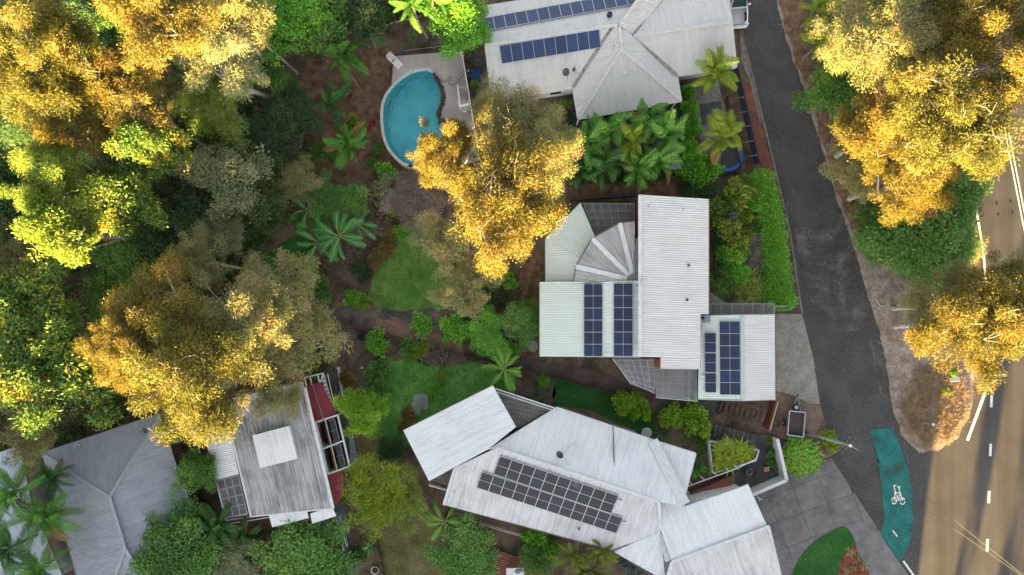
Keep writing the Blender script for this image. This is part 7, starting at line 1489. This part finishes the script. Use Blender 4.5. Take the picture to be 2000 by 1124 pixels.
# ================================================================ power pole and wires, signs
pb, ptop = P(1573, 845), P(1661, 871, 9.3)
ptop = Vector((pb.x + .05, pb.y - .1, 9.3)) if False else Vector((ptop.x, ptop.y, 9.3))
pp_ = thing('power_pole', 'tall pale green-grey power pole at the driveway corner', 'power pole', pb)
MB().tube([pb - Vector((0, 0, .2)), pb.lerp(ptop, .5), ptop], [.17, .145, .11], 12).build('shaft', mat('pole_green', [(.3, (.12, .17, .15)), (.6, (.24, .30, .27))], 1.2, .8, .3, 8, .2, 0, 6, .2), pp_, True)
MB().lathe(ptop, [(.13, -.05), (.13, .04), (.001, .07)], 12).build('cap', whitep, pp_)
ad_ = Vector((.62, -.5, 0)).normalized(); cx = Vector((ad_.y, -ad_.x, 0))
for dz_, ln_ in ((-.35, 1.0), (-1.1, .8)):
    c = ptop + Vector((0, 0, dz_)); o = MB().bar(c - cx * ln_, c + cx * ln_, .09, .1).build('cross_arm', bark_b, pp_)
    for s_ in (-.85, -.35, .35, .85): MB().lathe(c + cx * ln_ * s_ + Vector((0, 0, .06)), [(.03, 0), (.035, .05), (.02, .08), (.03, .12), (.001, .14)], 8).build('insulator', steelm, o)
MB().bar(ptop - Vector((0, 0, .2)), ptop + Vector((.6, -.35, .15)), .06, .06).build('arm', steelm, pp_)
wm = plain('wire_black', (.02, .02, .02))
for i, (ofs, e) in enumerate(((-.7, (2240, 1310)), (.7, (2240, 1290)))):
    a = ptop + cx * ofs + Vector((0, 0, -.15)); b = P(*e, 9.0); pts = [a.lerp(b, k / 12) - Vector((0, 0, 1.0 * 4 * (k / 12) * (1 - k / 12))) for k in range(13)]
    o = MB().tube(pts, .014, 4, False).build('power_wire', wm, pp_)
MB().tube([ptop - Vector((0, 0, .5)), P(1635, 885, 6.0), P(1500, 1000, 4.0)], .01, 4, False).build('service_wire', wm, pp_)
sg = thing('street_sign', 'grey street sign post with white square plate on the dry island tip', 'sign', P(1797, 823)); c = P(1793, 822); MB().tube([c, c + Vector((0, 0, 2.3))], .035, 8).build('post', steelm, sg); MB().bar(c + Vector((-.1, 0, 2.2)), c + Vector((-1.0, .12, 2.2)), .05, .18).build('blade', steelm, sg); MB().box(c + Vector((.02, -.02, 2.35)), (.24, .24, .03), 0, .1, .2).build('plate', capm, sg); MB().bar(c + Vector((.1, -.05, 2.1)), c + Vector((.55, -.1, 2.1)), .2, .2).build('bracket', plain('sign_grey', (.22, .22, .22)), sg)
wb = thing('notice_board', 'white two-panel board on the sunlit island grass', 'sign', P(1867, 742)); c = P(1866, 742, .9)
for s_ in (-1, 1): MB().box(c + Vector((s_ * .23, .03 * s_, 0)), (.45, .40, .03), R(4), R(-25), s_ * .12).build('panel', plain('board_white', (.62, .65, .68)), wb)
for s_ in (-.3, .3): MB().box((c.x + s_, c.y + .1, .42), (.05, .05, .85)).build('post', steelm, wb)
rf = MB().box(P(1889, 508, .5), (.08, .5, .9), R(80)).build('guide_post', whitep); tag(rf, 'white roadside guide post beside the main road edge line', 'guide post')
lg2 = thing('fallen_branch', 'pale fallen branch on the mulch verge', 'branch', P(1717, 600))
for a, b in (((1711, 584), (1718, 597)), ((1718, 597), (1730, 599)), ((1718, 597), (1715, 606))): MB().tube([P(*a, .12), P(*b, .12)], [.06, .04], 5).build('limb', mat('bleached_wood', [(.3, (.32, .26, .2)), (.6, (.5, .43, .36))], 2), lg2)

rl = np.random.default_rng(5); pts_ = []
while len(pts_) < 420:
    t_, u_ = rl.random() ** 2.2 * .35, rl.random(); x = 445 + u_ * 150 + t_ * 55; y = 800 - u_ * 38 + t_ * 225; q = on_plane(x, y, d1); pts_.append((q.x, q.y, q.z + .13))
m = leaf_mesh('leaf_litter', np.array(pts_), rl.normal(size=(len(pts_), 3)) * np.array([1, 1, .1]), .14, .07, rl); m.materials.append(leafmat('brown_roof_leaves', (.10, .05, .03), (.22, .12, .07), (.3, .2, .12), .1)); tag(put(bpy.data.objects.new('leaf_litter', m)), 'brown leaves caught on the upper part of the fibro roof', 'leaf litter', None, 'stuff')
fl = np.array([P(x, y, ZP - .1) for x, y in ((770, 170), (840, 250), (757, 257), (800, 215), (815, 290), (776, 300), (846, 200), (830, 182))]); m = leaf_mesh('leaf_litter', fl, rl.normal(size=(len(fl), 3)) * np.array([1, 1, .02]), .12, .07, rl); m.materials.append(LM['straw']); tag(put(bpy.data.objects.new('leaf_litter', m)), 'few yellow leaves floating on the pool', 'leaf litter', None, 'stuff')
